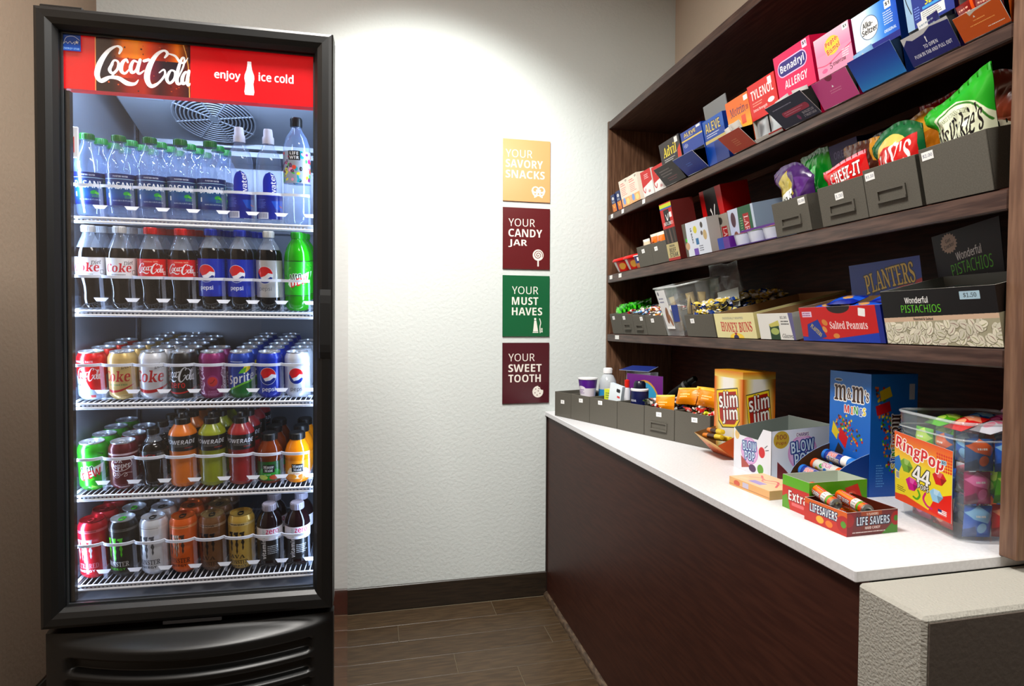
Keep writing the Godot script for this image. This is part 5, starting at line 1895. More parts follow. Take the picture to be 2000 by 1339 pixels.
# ---------------------------------------------------------------- goods on the three wall shelves
func goods_shelf_one() -> void:
	var k := 1
	# small blue and orange packs at the far end
	var f := face(64, 110, Color(0.06, 0.14, 0.34), [["r", 0, 60, 64, 50, Color(0.80, 0.42, 0.08)], ["o", 32, 26, 17, 10, WHITE], ["f", 22, 22, 18, 2, 6, Color(0.1, 0.2, 0.5)], ["l", [14, 66, 30, 86, 50, 62], 5, Color(0.95, 0.8, 0.3)], ["f", 8, 44, 46, 2, 6, WHITE]])
	carton("pill_box", "small blue and orange box at the far end of the top shelf", "box", on_shelf(k, 0.112), 0.048, 0.086, 0.05, f, Color(0.1, 0.16, 0.34), "small blue and orange boxes")
	carton("pill_box", "small blue and orange box between its twin and the pale boxes", "box", on_shelf(k, 0.168, 0.008), 0.048, 0.092, 0.05, f, Color(0.1, 0.16, 0.34), "small blue and orange boxes")
	f = face(110, 140, Color(0.90, 0.84, 0.78), [["f", 14, 18, 66, 2, 10, Color(0.80, 0.25, 0.22), 4], ["f", 14, 42, 70, 5, 9, Color(0.85, 0.45, 0.40)], ["r", 0, 96, 110, 44, Color(0.90, 0.66, 0.42)], ["o", 34, 112, 16, 18, Color(0.45, 0.60, 0.85)], ["o", 78, 118, 20, 16, Color(0.92, 0.80, 0.5)], ["t", "$1", 84, 6, 18, 12, INK]])
	carton("medicine_box", "pale box with red print beside the small blue boxes", "box", on_shelf(k, 0.262), 0.098, 0.128, 0.13, f, Color(0.85, 0.80, 0.74), "pale boxes with red print")
	carton("medicine_box", "pale box with red print beside the red and white boxes", "box", on_shelf(k, 0.370, 0.001), 0.104, 0.126, 0.13, f, Color(0.85, 0.80, 0.74), "pale boxes with red print")
	f = face(110, 130, Color(0.90, 0.89, 0.88), [["p", [0, 0, 110, 0, 110, 60, 0, 84], Color(0.74, 0.05, 0.09)], ["f", 34, 20, 54, 3, 9, WHITE, 3], ["l", [14, 70, 4, 90, 20, 110, 30, 92], 6, Color(0.74, 0.05, 0.09)], ["t", "do", 56, 100, 22, 16, Color(0.65, 0.08, 0.10)]])
	carton("medicine_box", "red and white box beside the pale boxes", "box", on_shelf(k, 0.507), 0.10, 0.112, 0.13, f, Color(0.8, 0.78, 0.76), "red and white boxes")
	carton("medicine_box", "red and white box behind the grey flap of the dark blue box", "box", on_shelf(k, 0.618, 0.004), 0.104, 0.106, 0.13, f, Color(0.8, 0.78, 0.76), "red and white boxes")
	# dark blue and yellow
	f = face(180, 100, Color(0.06, 0.11, 0.16), [["t", "Advil", 30, 22, 116, 46, Color(0.95, 0.86, 0.20), "s", {"shear": 0.12, "out": Color(0.02, 0.05, 0.10), "ow": 2.0}], ["f", 30, 78, 100, 2, 8, WHITE], ["rr", 138, 4, 26, 24, 2, WHITE], ["p", [152, 60, 178, 40, 178, 96, 146, 96], Color(0.78, 0.18, 0.10)], ["l", [120, 72, 150, 62], 2, Color(0.3, 0.5, 0.8)]])
	var g := face(200, 90, Color(0.20, 0.17, 0.18), [["f", 30, 20, 120, 3, 12, Color(0.55, 0.5, 0.5)], ["f", 60, 60, 100, 2, 10, Color(0.6, 0.3, 0.35)]])
	dispenser("pill_dispenser", "dark blue tablet box with yellow lettering and grey flap", on_shelf(k, 0.752), 0.168, 0.176, 0.13, f, Color(0.05, 0.09, 0.14), g, 0.078, 0.045, Color(0.62, 0.60, 0.58))
	# bright blue pair
	f = face(150, 170, Color(0.02, 0.24, 0.62), [["r", 0, 66, 150, 12, Color(0.85, 0.75, 0.35)], ["t", "ALEVE", 22, 18, 86, 26, Color(0.95, 0.85, 0.50), "b", {"out": Color(0.02, 0.08, 0.3), "ow": 2.5}], ["f", 22, 50, 80, 1, 8, WHITE], ["o", 26, 112, 14, 14, WHITE], ["o", 26, 112, 12, 12, Color(0.02, 0.24, 0.62)], ["l", [26, 102, 26, 122], 2, WHITE], ["l", [16, 112, 36, 112], 2, WHITE], ["rr", 114, 4, 28, 18, 2, WHITE]])
	g = face(150, 90, Color(0.03, 0.22, 0.66), [["f", 50, 40, 40, 2, 9, Color(0.3, 0.5, 0.9)]])
	dispenser("pill_dispenser", "bright blue tablet box with a rounded blue flap", on_shelf(k, 0.925), 0.150, 0.168, 0.13, f, Color(0.02, 0.20, 0.56), g, 0.070, 0.055, Color(0.82, 0.82, 0.80))
	f = face(150, 170, Color(0.02, 0.24, 0.60), [["r", 0, 0, 150, 50, Color(0.05, 0.32, 0.68)], ["t", "ALEVE", 14, 14, 110, 34, Color(0.80, 0.72, 0.42), "b", {"out": Color(0.02, 0.08, 0.3), "ow": 2.5}], ["f", 16, 56, 100, 2, 8, WHITE], ["r", 0, 76, 150, 12, Color(0.75, 0.68, 0.40)], ["r", 60, 92, 90, 78, Color(0.02, 0.16, 0.46)]])
	carton("medicine_box", "closed bright blue tablet box beside the flapped one", "box", on_shelf(k, 1.068, 0.006), 0.128, 0.160, 0.14, f, Color(0.02, 0.18, 0.50))
	var gc := part(self, "grey_card", box_mesh(Vector3(-0.078, 0, -0.004), Vector3(0.078, 0.272, 0), 0.0005), mat(Color(0.52, 0.53, 0.53), 0.6), on_shelf(k, 0.868, 0.162))
	tag(gc, "plain grey card standing behind the bright blue boxes", "card")
	# orange
	f = face(140, 120, Color(0.90, 0.40, 0.04), [["g", 0, 50, 140, 70, [Color(0.92, 0.44, 0.05), Color(0.96, 0.74, 0.25)]], ["t", "Motrin", 22, 30, 92, 32, Color(0.10, 0.08, 0.35), "S"], ["t", "IB", 118, 44, 14, 16, Color(0.5, 0.1, 0.1)], ["r", 84, 72, 26, 32, Color(0.85, 0.30, 0.15)], ["o", 60, 92, 16, 12, Color(0.97, 0.85, 0.65)], ["rr", 112, 8, 24, 18, 2, WHITE]])
	g = face(150, 80, Color(0.82, 0.25, 0.02), [["f", 54, 30, 40, 4, 8, Color(0.92, 0.6, 0.4)]])
	dispenser("pill_dispenser", "orange tablet box with an orange flap and white packets", on_shelf(k, 1.222), 0.124, 0.172, 0.13, f, Color(0.80, 0.32, 0.03), g, 0.062, 0.052, Color(0.78, 0.76, 0.74), 0.066)
	var pk := packet_mesh(0.05, 0.062, 0.006, face(50, 62, Color(0.84, 0.83, 0.80), [["f", 6, 20, 38, 3, 8, Color(0.5, 0.5, 0.5)]]))
	packets("pill_packet", "white tablet packet in the orange box", "packet", on_shelf(k, 1.222), [[-0.03, 0.03, 0.006, 0.25, 0.0, 0.1], [0.0, 0.032, 0.012, 0.3, 0.0, -0.06], [0.028, 0.03, 0.018, 0.35, 0.0, 0.04]], pk, foil, "packets in the orange box")
	# red
	f = face(150, 130, Color(0.80, 0.10, 0.08), [["t", "TYLENOL", 14, 24, 122, 34, WHITE, "b"], ["f", 16, 68, 60, 2, 9, Color(0.95, 0.7, 0.6)], ["t", "Extra Strength", 16, 90, 76, 14, WHITE], ["o", 116, 86, 18, 9, WHITE], ["rr", 112, 6, 20, 26, 2, WHITE]])
	g = face(150, 60, Color(0.85, 0.84, 0.82), [["r", 80, 0, 70, 26, Color(0.8, 0.12, 0.1)], ["f", 10, 34, 110, 2, 9, Color(0.6, 0.6, 0.6)]])
	dispenser("pill_dispenser", "red tablet box with white lettering and open front", on_shelf(k, 1.352), 0.132, 0.180, 0.13, f, Color(0.70, 0.05, 0.06), g, 0.012, 0.006, Color(0.75, 0.74, 0.72), 0.070)
	pk = packet_mesh(0.055, 0.066, 0.007, face(56, 66, Color(0.70, 0.71, 0.73), [["p", [0, 0, 56, 0, 30, 34], Color(0.86, 0.86, 0.88)], ["p", [0, 66, 20, 40, 50, 66], Color(0.52, 0.53, 0.55)]]))
	packets("pill_packet", "silver tablet packet in the red box", "packet", on_shelf(k, 1.352), [[-0.032, 0.006, -0.010, 0.0, 0.0, 0.0], [0.03, 0.006, -0.010, 0.0, 0.0, 0.0]], pk, mat(Color(0.75, 0.76, 0.78), 0.28, 0.7), "packets in the red box")
	f = face(60, 130, Color(0.74, 0.03, 0.08), [["t", "TYL", 10, 20, 40, 22, WHITE], ["t", "EX", 12, 80, 26, 14, WHITE]])
	carton("medicine_box", "second red box half hidden by the hot pink one", "box", on_shelf(k, 1.345, 0.145), 0.10, 0.215, 0.09, f, Color(0.66, 0.03, 0.06))
	# hot pink
	f = face(190, 150, Color(0.84, 0.02, 0.32), [["rr", 14, 26, 152, 54, 26, Color(0.95, 0.75, 0.88)], ["rr", 18, 30, 144, 46, 22, Color(0.16, 0.10, 0.45)], ["t", "Benadryl", 28, 38, 124, 34, WHITE, "b"], ["t", "ALLERGY", 40, 94, 116, 26, WHITE, "b", {"shear": 0.15}], ["rr", 150, 2, 24, 24, 2, Color(0.95, 0.8, 0.88)], ["t", "$1", 154, 6, 16, 12, INK]])
	g = face(190, 90, Color(0.07, 0.06, 0.24), [["rr", 44, 38, 130, 20, 9, Color(0.75, 0.12, 0.30)], ["f", 22, 18, 110, 1, 8, Color(0.7, 0.7, 0.8)], ["f", 56, 42, 100, 2, 7, Color(0.9, 0.6, 0.7)], ["t", "50 PACKETS OF", 124, 62, 54, 9, WHITE], ["t", "2 TABLETS EACH", 120, 74, 58, 8, WHITE], ["o", 98, 74, 7, 9, Color(0.6, 0.15, 0.45)]])
	dispenser("pill_dispenser", "hot pink allergy tablet box with a dark blue flap", on_shelf(k, 1.500), 0.152, 0.212, 0.14, f, Color(0.76, 0.02, 0.24), g, 0.070, 0.058, Color(0.78, 0.76, 0.75))
	pk = packet_mesh(0.06, 0.06, 0.006, face(60, 60, Color(0.42, 0.43, 0.45), [["r", 0, 0, 60, 14, Color(0.8, 0.8, 0.8)], ["r", 6, 24, 48, 5, Color(0.15, 0.15, 0.2)]]))
	packets("pill_packet", "grey tablet packet in the hot pink box", "packet", on_shelf(k, 1.500), [[-0.035, 0.03, 0.006, 0.3, 0.0, 0.1], [0.03, 0.03, 0.006, 0.3, 0.0, -0.1]], pk, foil, "packets in the hot pink box")
	# pale pink
	f = face(170, 150, Color(0.92, 0.56, 0.68), [["g", 0, 0, 170, 70, [Color(0.94, 0.72, 0.78), Color(0.92, 0.52, 0.66)]], ["o", 84, 52, 36, 34, Color(0.94, 0.76, 0.20)], ["t", "Pepto-", 54, 28, 62, 24, Color(0.75, 0.10, 0.18), "b", {"rot": -0.2, "out": Color(0.98, 0.9, 0.4), "ow": 1.5}], ["t", "Bismol", 56, 54, 62, 22, Color(0.75, 0.10, 0.18), "b", {"rot": -0.2, "out": Color(0.98, 0.9, 0.4), "ow": 1.5}], ["l", [0, 104, 50, 112, 110, 96, 170, 80], 4, Color(0.85, 0.30, 0.45)], ["t", "5", 60, 112, 12, 22, INK, "S"], ["t", "SYMPTOM", 76, 116, 60, 12, Color(0.2, 0.1, 0.15)], ["f", 124, 88, 36, 4, 8, WHITE], ["o", 34, 130, 14, 8, Color(0.88, 0.35, 0.55)], ["rr", 140, 4, 24, 20, 2, WHITE], ["t", "$1", 145, 8, 14, 11, INK]])
	g = face(170, 100, Color(0.72, 0.22, 0.48), [["o", 85, 2, 18, 15, Color(0.45, 0.06, 0.22)], ["p", [80, 40, 90, 40, 85, 32], WHITE], ["f", 64, 48, 60, 2, 8, Color(0.8, 0.5, 0.6)]])
	dispenser("pill_dispenser", "pale pink stomach tablet box with a magenta flap", on_shelf(k, 1.648), 0.122, 0.188, 0.14, f, Color(0.62, 0.05, 0.28), g, 0.074, 0.030, Color(0.80, 0.77, 0.76))
	# blue and white
	f = face(200, 150, Color(0.12, 0.42, 0.80), [["g", 0, 0, 200, 150, [Color(0.86, 0.93, 0.98), Color(0.80, 0.90, 0.98), Color(0.20, 0.50, 0.85), Color(0.04, 0.28, 0.72)], true], ["o", 74, 66, 42, 42, Color(0.15, 0.25, 0.4)], ["o", 74, 66, 40, 40, WHITE], ["t", "Alka-", 46, 42, 46, 20, INK, "r", {"out": INK, "ow": 0.5}], ["t", "Seltzer", 40, 66, 70, 20, INK, "r", {"out": INK, "ow": 0.5}], ["f", 140, 46, 42, 6, 8, WHITE], ["t", "ORIGINAL", 136, 106, 52, 10, WHITE], ["r", 0, 128, 200, 22, Color(0.10, 0.12, 0.48)], ["rr", 150, 10, 28, 28, 2, WHITE], ["t", "$1", 155, 16, 18, 14, INK]])
	g = face(200, 110, Color(0.02, 0.22, 0.62), [["g", 0, 0, 200, 110, [Color(0.02, 0.14, 0.56), Color(0.02, 0.30, 0.68), Color(0.08, 0.50, 0.80)]]])
	dispenser("pill_dispenser", "blue and white fizzy tablet box with a plain blue flap", on_shelf(k, 1.783), 0.128, 0.184, 0.14, f, Color(0.04, 0.22, 0.55), g, 0.078, 0.034, Color(0.55, 0.70, 0.85))
	pk = packet_mesh(0.06, 0.06, 0.006, face(60, 60, Color(0.50, 0.68, 0.84), [["p", [0, 60, 30, 6, 60, 40, 60, 60], Color(0.72, 0.74, 0.74)], ["f", 20, 24, 26, 4, 7, Color(0.4, 0.42, 0.45)]]))
	packets("pill_packet", "pale blue tablet packet in the blue and white box", "packet", on_shelf(k, 1.783), [[-0.02, 0.034, 0.010, 0.2, 0.0, 0.1]], pk, foil, "")
	# dark blue and yellow cold medicine
	f = face(190, 150, Color(0.14, 0.20, 0.52), [["r", 0, 0, 30, 150, Color(0.55, 0.68, 0.80)], ["l", [14, 0, 8, 50, 24, 100], 3, INK], ["t", "NyQuil", 52, 40, 110, 36, WHITE, "b", {"shear": 0.2}], ["t", "SEVERE", 84, 74, 92, 22, Color(0.92, 0.86, 0.15), "b", {"shear": 0.2}], ["r", 70, 98, 90, 8, Color(0.25, 0.60, 0.85)], ["r", 60, 110, 96, 30, Color(0.86, 0.87, 0.86)], ["f", 66, 114, 80, 4, 6, Color(0.4, 0.4, 0.4)], ["r", 0, 0, 60, 30, Color(0.85, 0.82, 0.2)], ["f", 36, 90, 20, 5, 8, Color(0.5, 0.6, 0.9)]])
	g = face(190, 100, Color(0.07, 0.08, 0.38), [["p", [86, 30, 94, 30, 90, 22], WHITE], ["r", 88, 28, 4, 16, WHITE], ["t", "TO OPEN", 70, 48, 56, 12, WHITE], ["t", "PUSH IN TAB AND PULL OUT", 22, 68, 150, 12, WHITE], ["p", [0, 0, 190, 0, 190, 10, 120, 4, 90, 16, 40, 20, 20, 10, 0, 26], Color(0.75, 0.75, 0.76)]])
	dispenser("pill_dispenser", "dark blue cold medicine box with a torn blue flap", on_shelf(k, 1.922), 0.112, 0.186, 0.13, f, Color(0.10, 0.12, 0.40), g, 0.066, 0.026, Color(0.74, 0.76, 0.78), 0.08)
	pk = packet_mesh(0.05, 0.06, 0.006, face(50, 60, Color(0.12, 0.14, 0.36), [["r", 0, 0, 25, 30, Color(0.8, 0.8, 0.8)], ["r", 25, 30, 25, 30, Color(0.8, 0.8, 0.8)], ["f", 4, 8, 40, 5, 9, Color(0.5, 0.55, 0.6)]]))
	packets("pill_packet", "chequered tablet packet in the cold medicine box", "packet", on_shelf(k, 1.922), [[0.012, 0.028, 0.008, 0.15, 0.0, 0.1]], pk, foil, "")
	# orange day box at the near end
	f = face(150, 120, Color(0.86, 0.38, 0.03), [["p", [0, 0, 60, 0, 40, 120, 0, 120], Color(0.90, 0.50, 0.08)], ["r", 60, 30, 70, 40, Color(0.45, 0.06, 0.05)]])
	g = face(190, 90, Color(0.78, 0.32, 0.02), [["p", [0, 0, 60, 0, 66, 16, 90, 8, 190, 0, 190, -4, 0, -4], Color(0.80, 0.78, 0.74)], ["p", [76, 26, 84, 26, 80, 18], WHITE], ["f", 70, 34, 50, 1, 8, Color(0.95, 0.7, 0.4)], ["f", 50, 48, 110, 1, 8, Color(0.95, 0.7, 0.4)], ["f", 110, 72, 70, 1, 8, WHITE]])
	dispenser("pill_dispenser", "orange cold medicine box at the near end of the top shelf", on_shelf(k, 2.034), 0.094, 0.120, 0.12, f, Color(0.72, 0.30, 0.04), g, 0.052, 0.024, Color(0.78, 0.78, 0.78), 0.10)
	pk = packet_mesh(0.05, 0.055, 0.006, face(50, 56, Color(0.48, 0.07, 0.05), [["r", 30, 0, 6, 56, Color(0.85, 0.3, 0.05)], ["f", 4, 10, 22, 4, 9, Color(0.9, 0.7, 0.6)]]))
	packets("pill_packet", "dark red tablet packet in the near orange box", "packet", on_shelf(k, 2.034), [[-0.012, 0.022, 0.006, 0.2, 0.0, 0.1], [0.02, 0.024, 0.009, 0.25, 0.0, -0.15]], pk, foil, "packets in the near orange box")

func goods_shelf_two() -> void:
	var k := 2
	# lidded noodle bowls
	var f := face(256, 72, Color(0.80, 0.10, 0.07), [["o", 64, 40, 28, 22, Color(0.85, 0.62, 0.25)], ["o", 72, 34, 10, 8, Color(0.35, 0.55, 0.2)], ["r", 104, 0, 40, 72, WHITE], ["f", 8, 10, 36, 2, 7, WHITE], ["o", 190, 40, 28, 22, Color(0.85, 0.62, 0.25)]])
	for q in [[0.125, 0.068, "red-lidded noodle bowl at the far end of the second shelf"], [0.262, 0.070, "red-lidded noodle bowl beside the blue-labelled one"]]:
		var t := thing("noodle_bowl", q[2], "bowl", on_shelf(k, q[0], 0.068), "noodle bowls")
		var b := MB.new()
		b.lathe(V([[0.0, 0.002], [0.044, 0.0], [0.046, 0.004], [0.060, 0.056], [0.062, 0.058]]), 24, f, 2)
		part(t, "bowl", b.done(), card)
		b = MB.new()
		b.lathe(V([[0.062, 0.054], [0.066, 0.057], [0.066, 0.063], [0.058, 0.070], [0.030, 0.072], [0.0, 0.072]]), 24)
		part(t, "lid", b.done(), mat(Color(0.80, 0.05, 0.03), 0.3))
	f = face(256, 72, Color(0.10, 0.12, 0.45), [["r", 30, 6, 44, 24, WHITE], ["f", 34, 12, 36, 2, 8, Color(0.3, 0.3, 0.6)], ["p", [0, 44, 256, 44, 256, 72, 0, 72], Color(0.75, 0.45, 0.25)], ["o", 60, 58, 16, 9, Color(0.85, 0.25, 0.12)], ["r", 150, 6, 44, 24, WHITE]])
	var t := thing("noodle_bowl", "noodle bowl with a blue label beside the plain bins", "bowl", on_shelf(k, 0.372, 0.052), "noodle bowls")
	var b := MB.new()
	b.lathe(V([[0.0, 0.002], [0.036, 0.0], [0.038, 0.004], [0.045, 0.056]]), 24, f, 2)
	part(t, "bowl", b.done(), card)
	b = MB.new()
	b.lathe(V([[0.045, 0.056], [0.048, 0.058], [0.047, 0.062], [0.0, 0.064]]), 24)
	part(t, "lid", b.done(), mat(Color(0.82, 0.78, 0.80), 0.35))
	# two plain bins of cracker packs
	bin_box("plain dark bin of orange cracker packs next to the noodle bowls", on_shelf(k, 0.488), 0.142, 0.094, 0.20, false, "$1", -0.1, 0.75)
	bin_box("plain dark bin next to the meat stick box", on_shelf(k, 0.632), 0.140, 0.092, 0.20, false, "$1", -0.35, 0.72)
	f = face(70, 110, Color(0.86, 0.42, 0.10), [["r", 0, 0, 70, 12, Color(0.9, 0.85, 0.75)], ["f", 12, 36, 44, 2, 10, Color(0.25, 0.08, 0.05)], ["r", 12, 62, 46, 30, Color(0.93, 0.75, 0.40)]])
	var f2 := face(70, 110, Color(0.80, 0.72, 0.60), [["r", 10, 30, 50, 30, Color(0.25, 0.3, 0.4)], ["f", 14, 38, 40, 2, 9, WHITE], ["r", 0, 0, 70, 12, Color(0.86, 0.84, 0.8)]])
	var pm := [packet_mesh(0.07, 0.11, 0.03, f), packet_mesh(0.07, 0.11, 0.03, f2)]
	for q in [[0.468, 0.035, 0.0, 1], [0.488, 0.068, 0.016, 0], [0.492, 0.104, 0.020, 0], [0.610, 0.035, 0.010, 0], [0.632, 0.068, 0.022, 0], [0.650, 0.104, 0.012, 1], [0.486, 0.14, 0.026, 0], [0.62, 0.14, 0.028, 0], [0.49, 0.172, 0.03, 0]]:
		var o := part(self, "cracker_pack", pm[q[3]], foil, on_shelf(k, q[0], q[1], rng.randf_range(-0.1, 0.1), 0.012 + q[2]))
		tag(o, "pale cracker pack in the plain bins" if q[3] else "orange cracker pack in the plain bins", "packet", "pale cracker packs" if q[3] else "orange cracker packs")
	# meat stick box: header, window, foot
	f = face(110, 250, Color(0.72, 0.10, 0.09), [["r", 30, 30, 50, 70, INK], ["r", 0, 4, 110, 18, Color(0.75, 0.80, 0.15)], ["r", 0, 20, 110, 6, Color(0.10, 0.35, 0.65)], ["l", [46, 52, 56, 76, 70, 50], 5, WHITE], ["t", "JACK LINK'S", 12, 82, 88, 18, WHITE, "b"], ["rr", 78, 44, 22, 22, 2, WHITE], ["r", 0, 110, 110, 66, Color(0.10, 0.07, 0.06)], ["p", [10, 112, 24, 112, 34, 174, 18, 174], Color(0.30, 0.22, 0.19)], ["p", [50, 112, 60, 112, 72, 174, 56, 174], Color(0.36, 0.28, 0.25)], ["p", [84, 112, 94, 112, 100, 174, 88, 174], Color(0.28, 0.20, 0.17)], ["r", 0, 176, 110, 74, Color(0.70, 0.64, 0.45)], ["t", "ORIGINAL", 26, 182, 50, 9, INK], ["t", "BEEF", 22, 196, 60, 18, INK], ["t", "STEAK", 18, 217, 78, 18, INK], ["r", 0, 238, 110, 12, Color(0.62, 0.10, 0.08)]])
	carton("meat_stick_box", "tall narrow red and tan meat stick box", "box", on_shelf(k, 0.752), 0.098, 0.238, 0.10, f, Color(0.30, 0.08, 0.07))
	f = face(180, 160, Color(0.75, 0.03, 0.04), [["p", [36, 0, 132, 0, 150, 120, 40, 130], INK], ["l", [76, 52, 80, 60, 92, 84, 104, 56, 112, 44], 6, WHITE], ["l", [70, 54, 80, 62], 4, WHITE], ["t", "JACK LINK'S", 26, 96, 126, 30, WHITE, "b", {"rot": -0.06}], ["f", 50, 128, 80, 1, 8, WHITE]])
	carton("meat_stick_box", "open red and black meat stick box behind the narrow one", "box", on_shelf(k, 0.893, 0.125), 0.15, 0.245, 0.12, f, Color(0.66, 0.02, 0.03), "", {"t": sw(Color(0.45, 0.32, 0.22))})
	# bar boxes
	f = face(230, 140, Color(0.80, 0.83, 0.88), [["p", [0, 0, 36, 0, 22, 140, 0, 140], Color(0.33, 0.31, 0.27)], ["o", 26, 96, 20, 16, Color(0.75, 0.60, 0.45)], ["o", 22, 70, 8, 8, Color(0.2, 0.75, 0.1)], ["t", "18 BARS", 46, 50, 66, 12, INK, "b", {"rot": PI / 2 - 0.08}], ["o", 116, 36, 16, 15, Color(0.80, 0.76, 0.20)], ["r", 108, 72, 26, 26, Color(0.15, 0.40, 0.60)], ["o", 178, 24, 11, 12, Color(0.25, 0.22, 0.2)], ["o", 170, 56, 9, 9, Color(0.35, 0.3, 0.28)], ["o", 196, 66, 16, 20, Color(0.72, 0.62, 0.42)], ["r", 78, 112, 40, 28, Color(0.40, 0.25, 0.65)], ["f", 130, 104, 40, 3, 9, Color(0.25, 0.25, 0.3)]])
	carton("snack_bar_box", "white snack bar box with flowers and nuts beside the meat stick box", "box", on_shelf(k, 0.942), 0.180, 0.130, 0.05, f, Color(0.62, 0.60, 0.58))
	f = face(110, 140, Color(0.60, 0.58, 0.53), [["o", 60, 26, 14, 15, Color(0.20, 0.18, 0.16)], ["r", 62, 50, 34, 90, Color(0.62, 0.05, 0.08)], ["t", "LARA", 44, 82, 74, 22, WHITE, "S", {"rot": PI / 2}], ["f", 24, 60, 30, 8, 8, Color(0.3, 0.28, 0.26)]])
	carton("snack_bar_box", "grey snack bar box with a red band between the white and green ones", "box", on_shelf(k, 1.028, 0.057), 0.108, 0.128, 0.15, f, Color(0.50, 0.48, 0.44))
	f = face(160, 140, Color(0.10, 0.33, 0.20), [["p", [0, 0, 66, 0, 54, 140, 0, 140], Color(0.74, 0.78, 0.86)], ["o", 30, 40, 15, 28, Color(0.30, 0.17, 0.22)], ["o", 34, 106, 15, 22, Color(0.48, 0.28, 0.18)], ["r", 92, 28, 36, 92, Color(0.60, 0.05, 0.07)], ["t", "LARA", 72, 62, 76, 24, WHITE, "S", {"rot": PI / 2}], ["r", 146, 0, 14, 140, Color(0.70, 0.76, 0.84)], ["f", 72, 40, 12, 8, 9, Color(0.6, 0.75, 0.5)]])
	carton("snack_bar_box", "green snack bar box with a date and a red band", "box", on_shelf(k, 1.158, 0.057), 0.146, 0.132, 0.15, f, Color(0.55, 0.62, 0.72))
	# tray of dip cups
	t = thing("cup_tray", "low blue and purple tray of small white cups", "tray", on_shelf(k, 1.235, 0.002))
	b = MB.new()
	b.box(Vector3(-0.155, 0.0, -0.052), Vector3(0.155, 0.002, 0.0), {}, sw(Color(0.3, 0.12, 0.5)))
	b.box(Vector3(-0.155, 0.002, -0.052), Vector3(-0.120, 0.042, 0.0), {}, sw(Color(0.05, 0.20, 0.60)))
	b.box(Vector3(-0.120, 0.002, -0.052), Vector3(-0.085, 0.040, 0.0), {}, sw(Color(0.36, 0.12, 0.52)))
	b.box(Vector3(-0.085, 0.002, -0.052), Vector3(0.155, 0.050, -0.0495), {}, sw(Color(0.34, 0.12, 0.52)))
	part(t, "tray", b.done(), card)
	for j in 3:
		b = MB.new()
		b.x = Transform3D(Basis.from_scale(Vector3(1.55, 1, 1)), Vector3(-0.045 + j * 0.078, 0.003, -0.025))
		b.lathe(V([[0.0, 0.001], [0.019, 0.0], [0.022, 0.036], [0.0235, 0.037]]), 18, sw(Color(0.78, 0.80, 0.86)))
		b.lathe(V([[0.0235, 0.037], [0.0, 0.039]]), 18, sw([Color(0.75, 0.08, 0.08), Color(0.35, 0.70, 0.12), Color(0.85, 0.55, 0.15)][j]))
		var o := part(self, "dip_cup", b.done(), card, t.transform)
		tag(o, "white dip cup with a %s lid in the low tray" % ["red", "green", "orange"][j], "cup", "dip cups")
	# big bins with bags
	bin_box("dark bin tagged two dollars with the purple bag", on_shelf(k, 1.471), 0.152, 0.102, 0.26, true, "$2.00", 0.70, 0.86)
	bin_box("dark bin with the red cracker bag", on_shelf(k, 1.668), 0.156, 0.106, 0.27, true, "1.50", -0.05, 0.68)
	bin_box("dark bin tagged one fifty with the green and red chip bag", on_shelf(k, 1.822), 0.148, 0.116, 0.27, true, "$1.50", -0.72, 0.84)
	bin_box("large plain dark bin at the near end of the second shelf", on_shelf(k, 1.981), 0.150, 0.122, 0.28, false, "$2.00", -0.72, 0.86)
	f = face(120, 150, Color(0.03, 0.12, 0.50), [["r", 0, 0, 120, 60, Color(0.25, 0.12, 0.48)], ["o", 84, 86, 26, 30, WHITE], ["o", 84, 86, 16, 20, Color(0.03, 0.10, 0.45)], ["o", 50, 80, 14, 18, Color(0.06, 0.08, 0.2)], ["t", "OREO", 30, 14, 50, 14, Color(0.6, 0.55, 0.8)]])
	carton("cookie_box", "blue and purple cookie box behind the first labelled bin", "box", on_shelf(k, 1.40, 0.28), 0.13, 0.25, 0.06, f, Color(0.05, 0.12, 0.42))
	f = face(200, 220, Color(0.22, 0.08, 0.34), [["p", [24, 40, 90, 16, 120, 90, 60, 160, 0, 160, 0, 100], Color(0.66, 0.60, 0.24)], ["p", [0, 96, 110, 72, 120, 220, 0, 220], Color(0.88, 0.90, 0.86)], ["t", "man's", 6, 88, 110, 46, INK, "S", {"rot": -0.2, "shear": 0.2}], ["p", [130, 40, 190, 30, 150, 120], Color(0.32, 0.16, 0.46)], ["p", [150, 120, 196, 150, 140, 190], Color(0.16, 0.05, 0.26)]])
	bag("purple snack bag with yellow food in the first labelled bin", on_shelf(k, 1.468, 0.045, 0.0, 0.008), 0.134, 0.178, 0.06, f, Color(0.25, 0.10, 0.38), 3, "bag", "snack_bag", "", -0.10, 0.22, 0.22, -0.08)
	f = face(150, 160, Color(0.03, 0.42, 0.10), [["p", [30, 40, 90, 30, 80, 70], Color(0.4, 0.75, 0.45)]])
	bag("green snack bag lying behind the purple bag", on_shelf(k, 1.48, 0.12, 0.0, 0.012) * Transform3D(Basis.from_euler(Vector3(0, 0, 0.06)), Vector3.ZERO), 0.115, 0.215, 0.035, f, Color(0.03, 0.45, 0.12), 8)
	f = face(220, 200, Color(0.78, 0.03, 0.05), [["r", 0, 0, 220, 10, Color(0.85, 0.55, 0.6)], ["t", "CHEEZ-IT", 46, 26, 150, 42, WHITE, "b", {"rot": -0.06, "out": Color(0.5, 0.0, 0.02), "ow": 2}]])
	bag("bright red cracker bag in the second labelled bin", on_shelf(k, 1.668, 0.036, 0.0, 0.008), 0.142, 0.152, 0.045, f, Color(0.7, 0.03, 0.05), 12, "bag", "snack_bag", "", 0.08, 0.0, 0.06, -0.05)
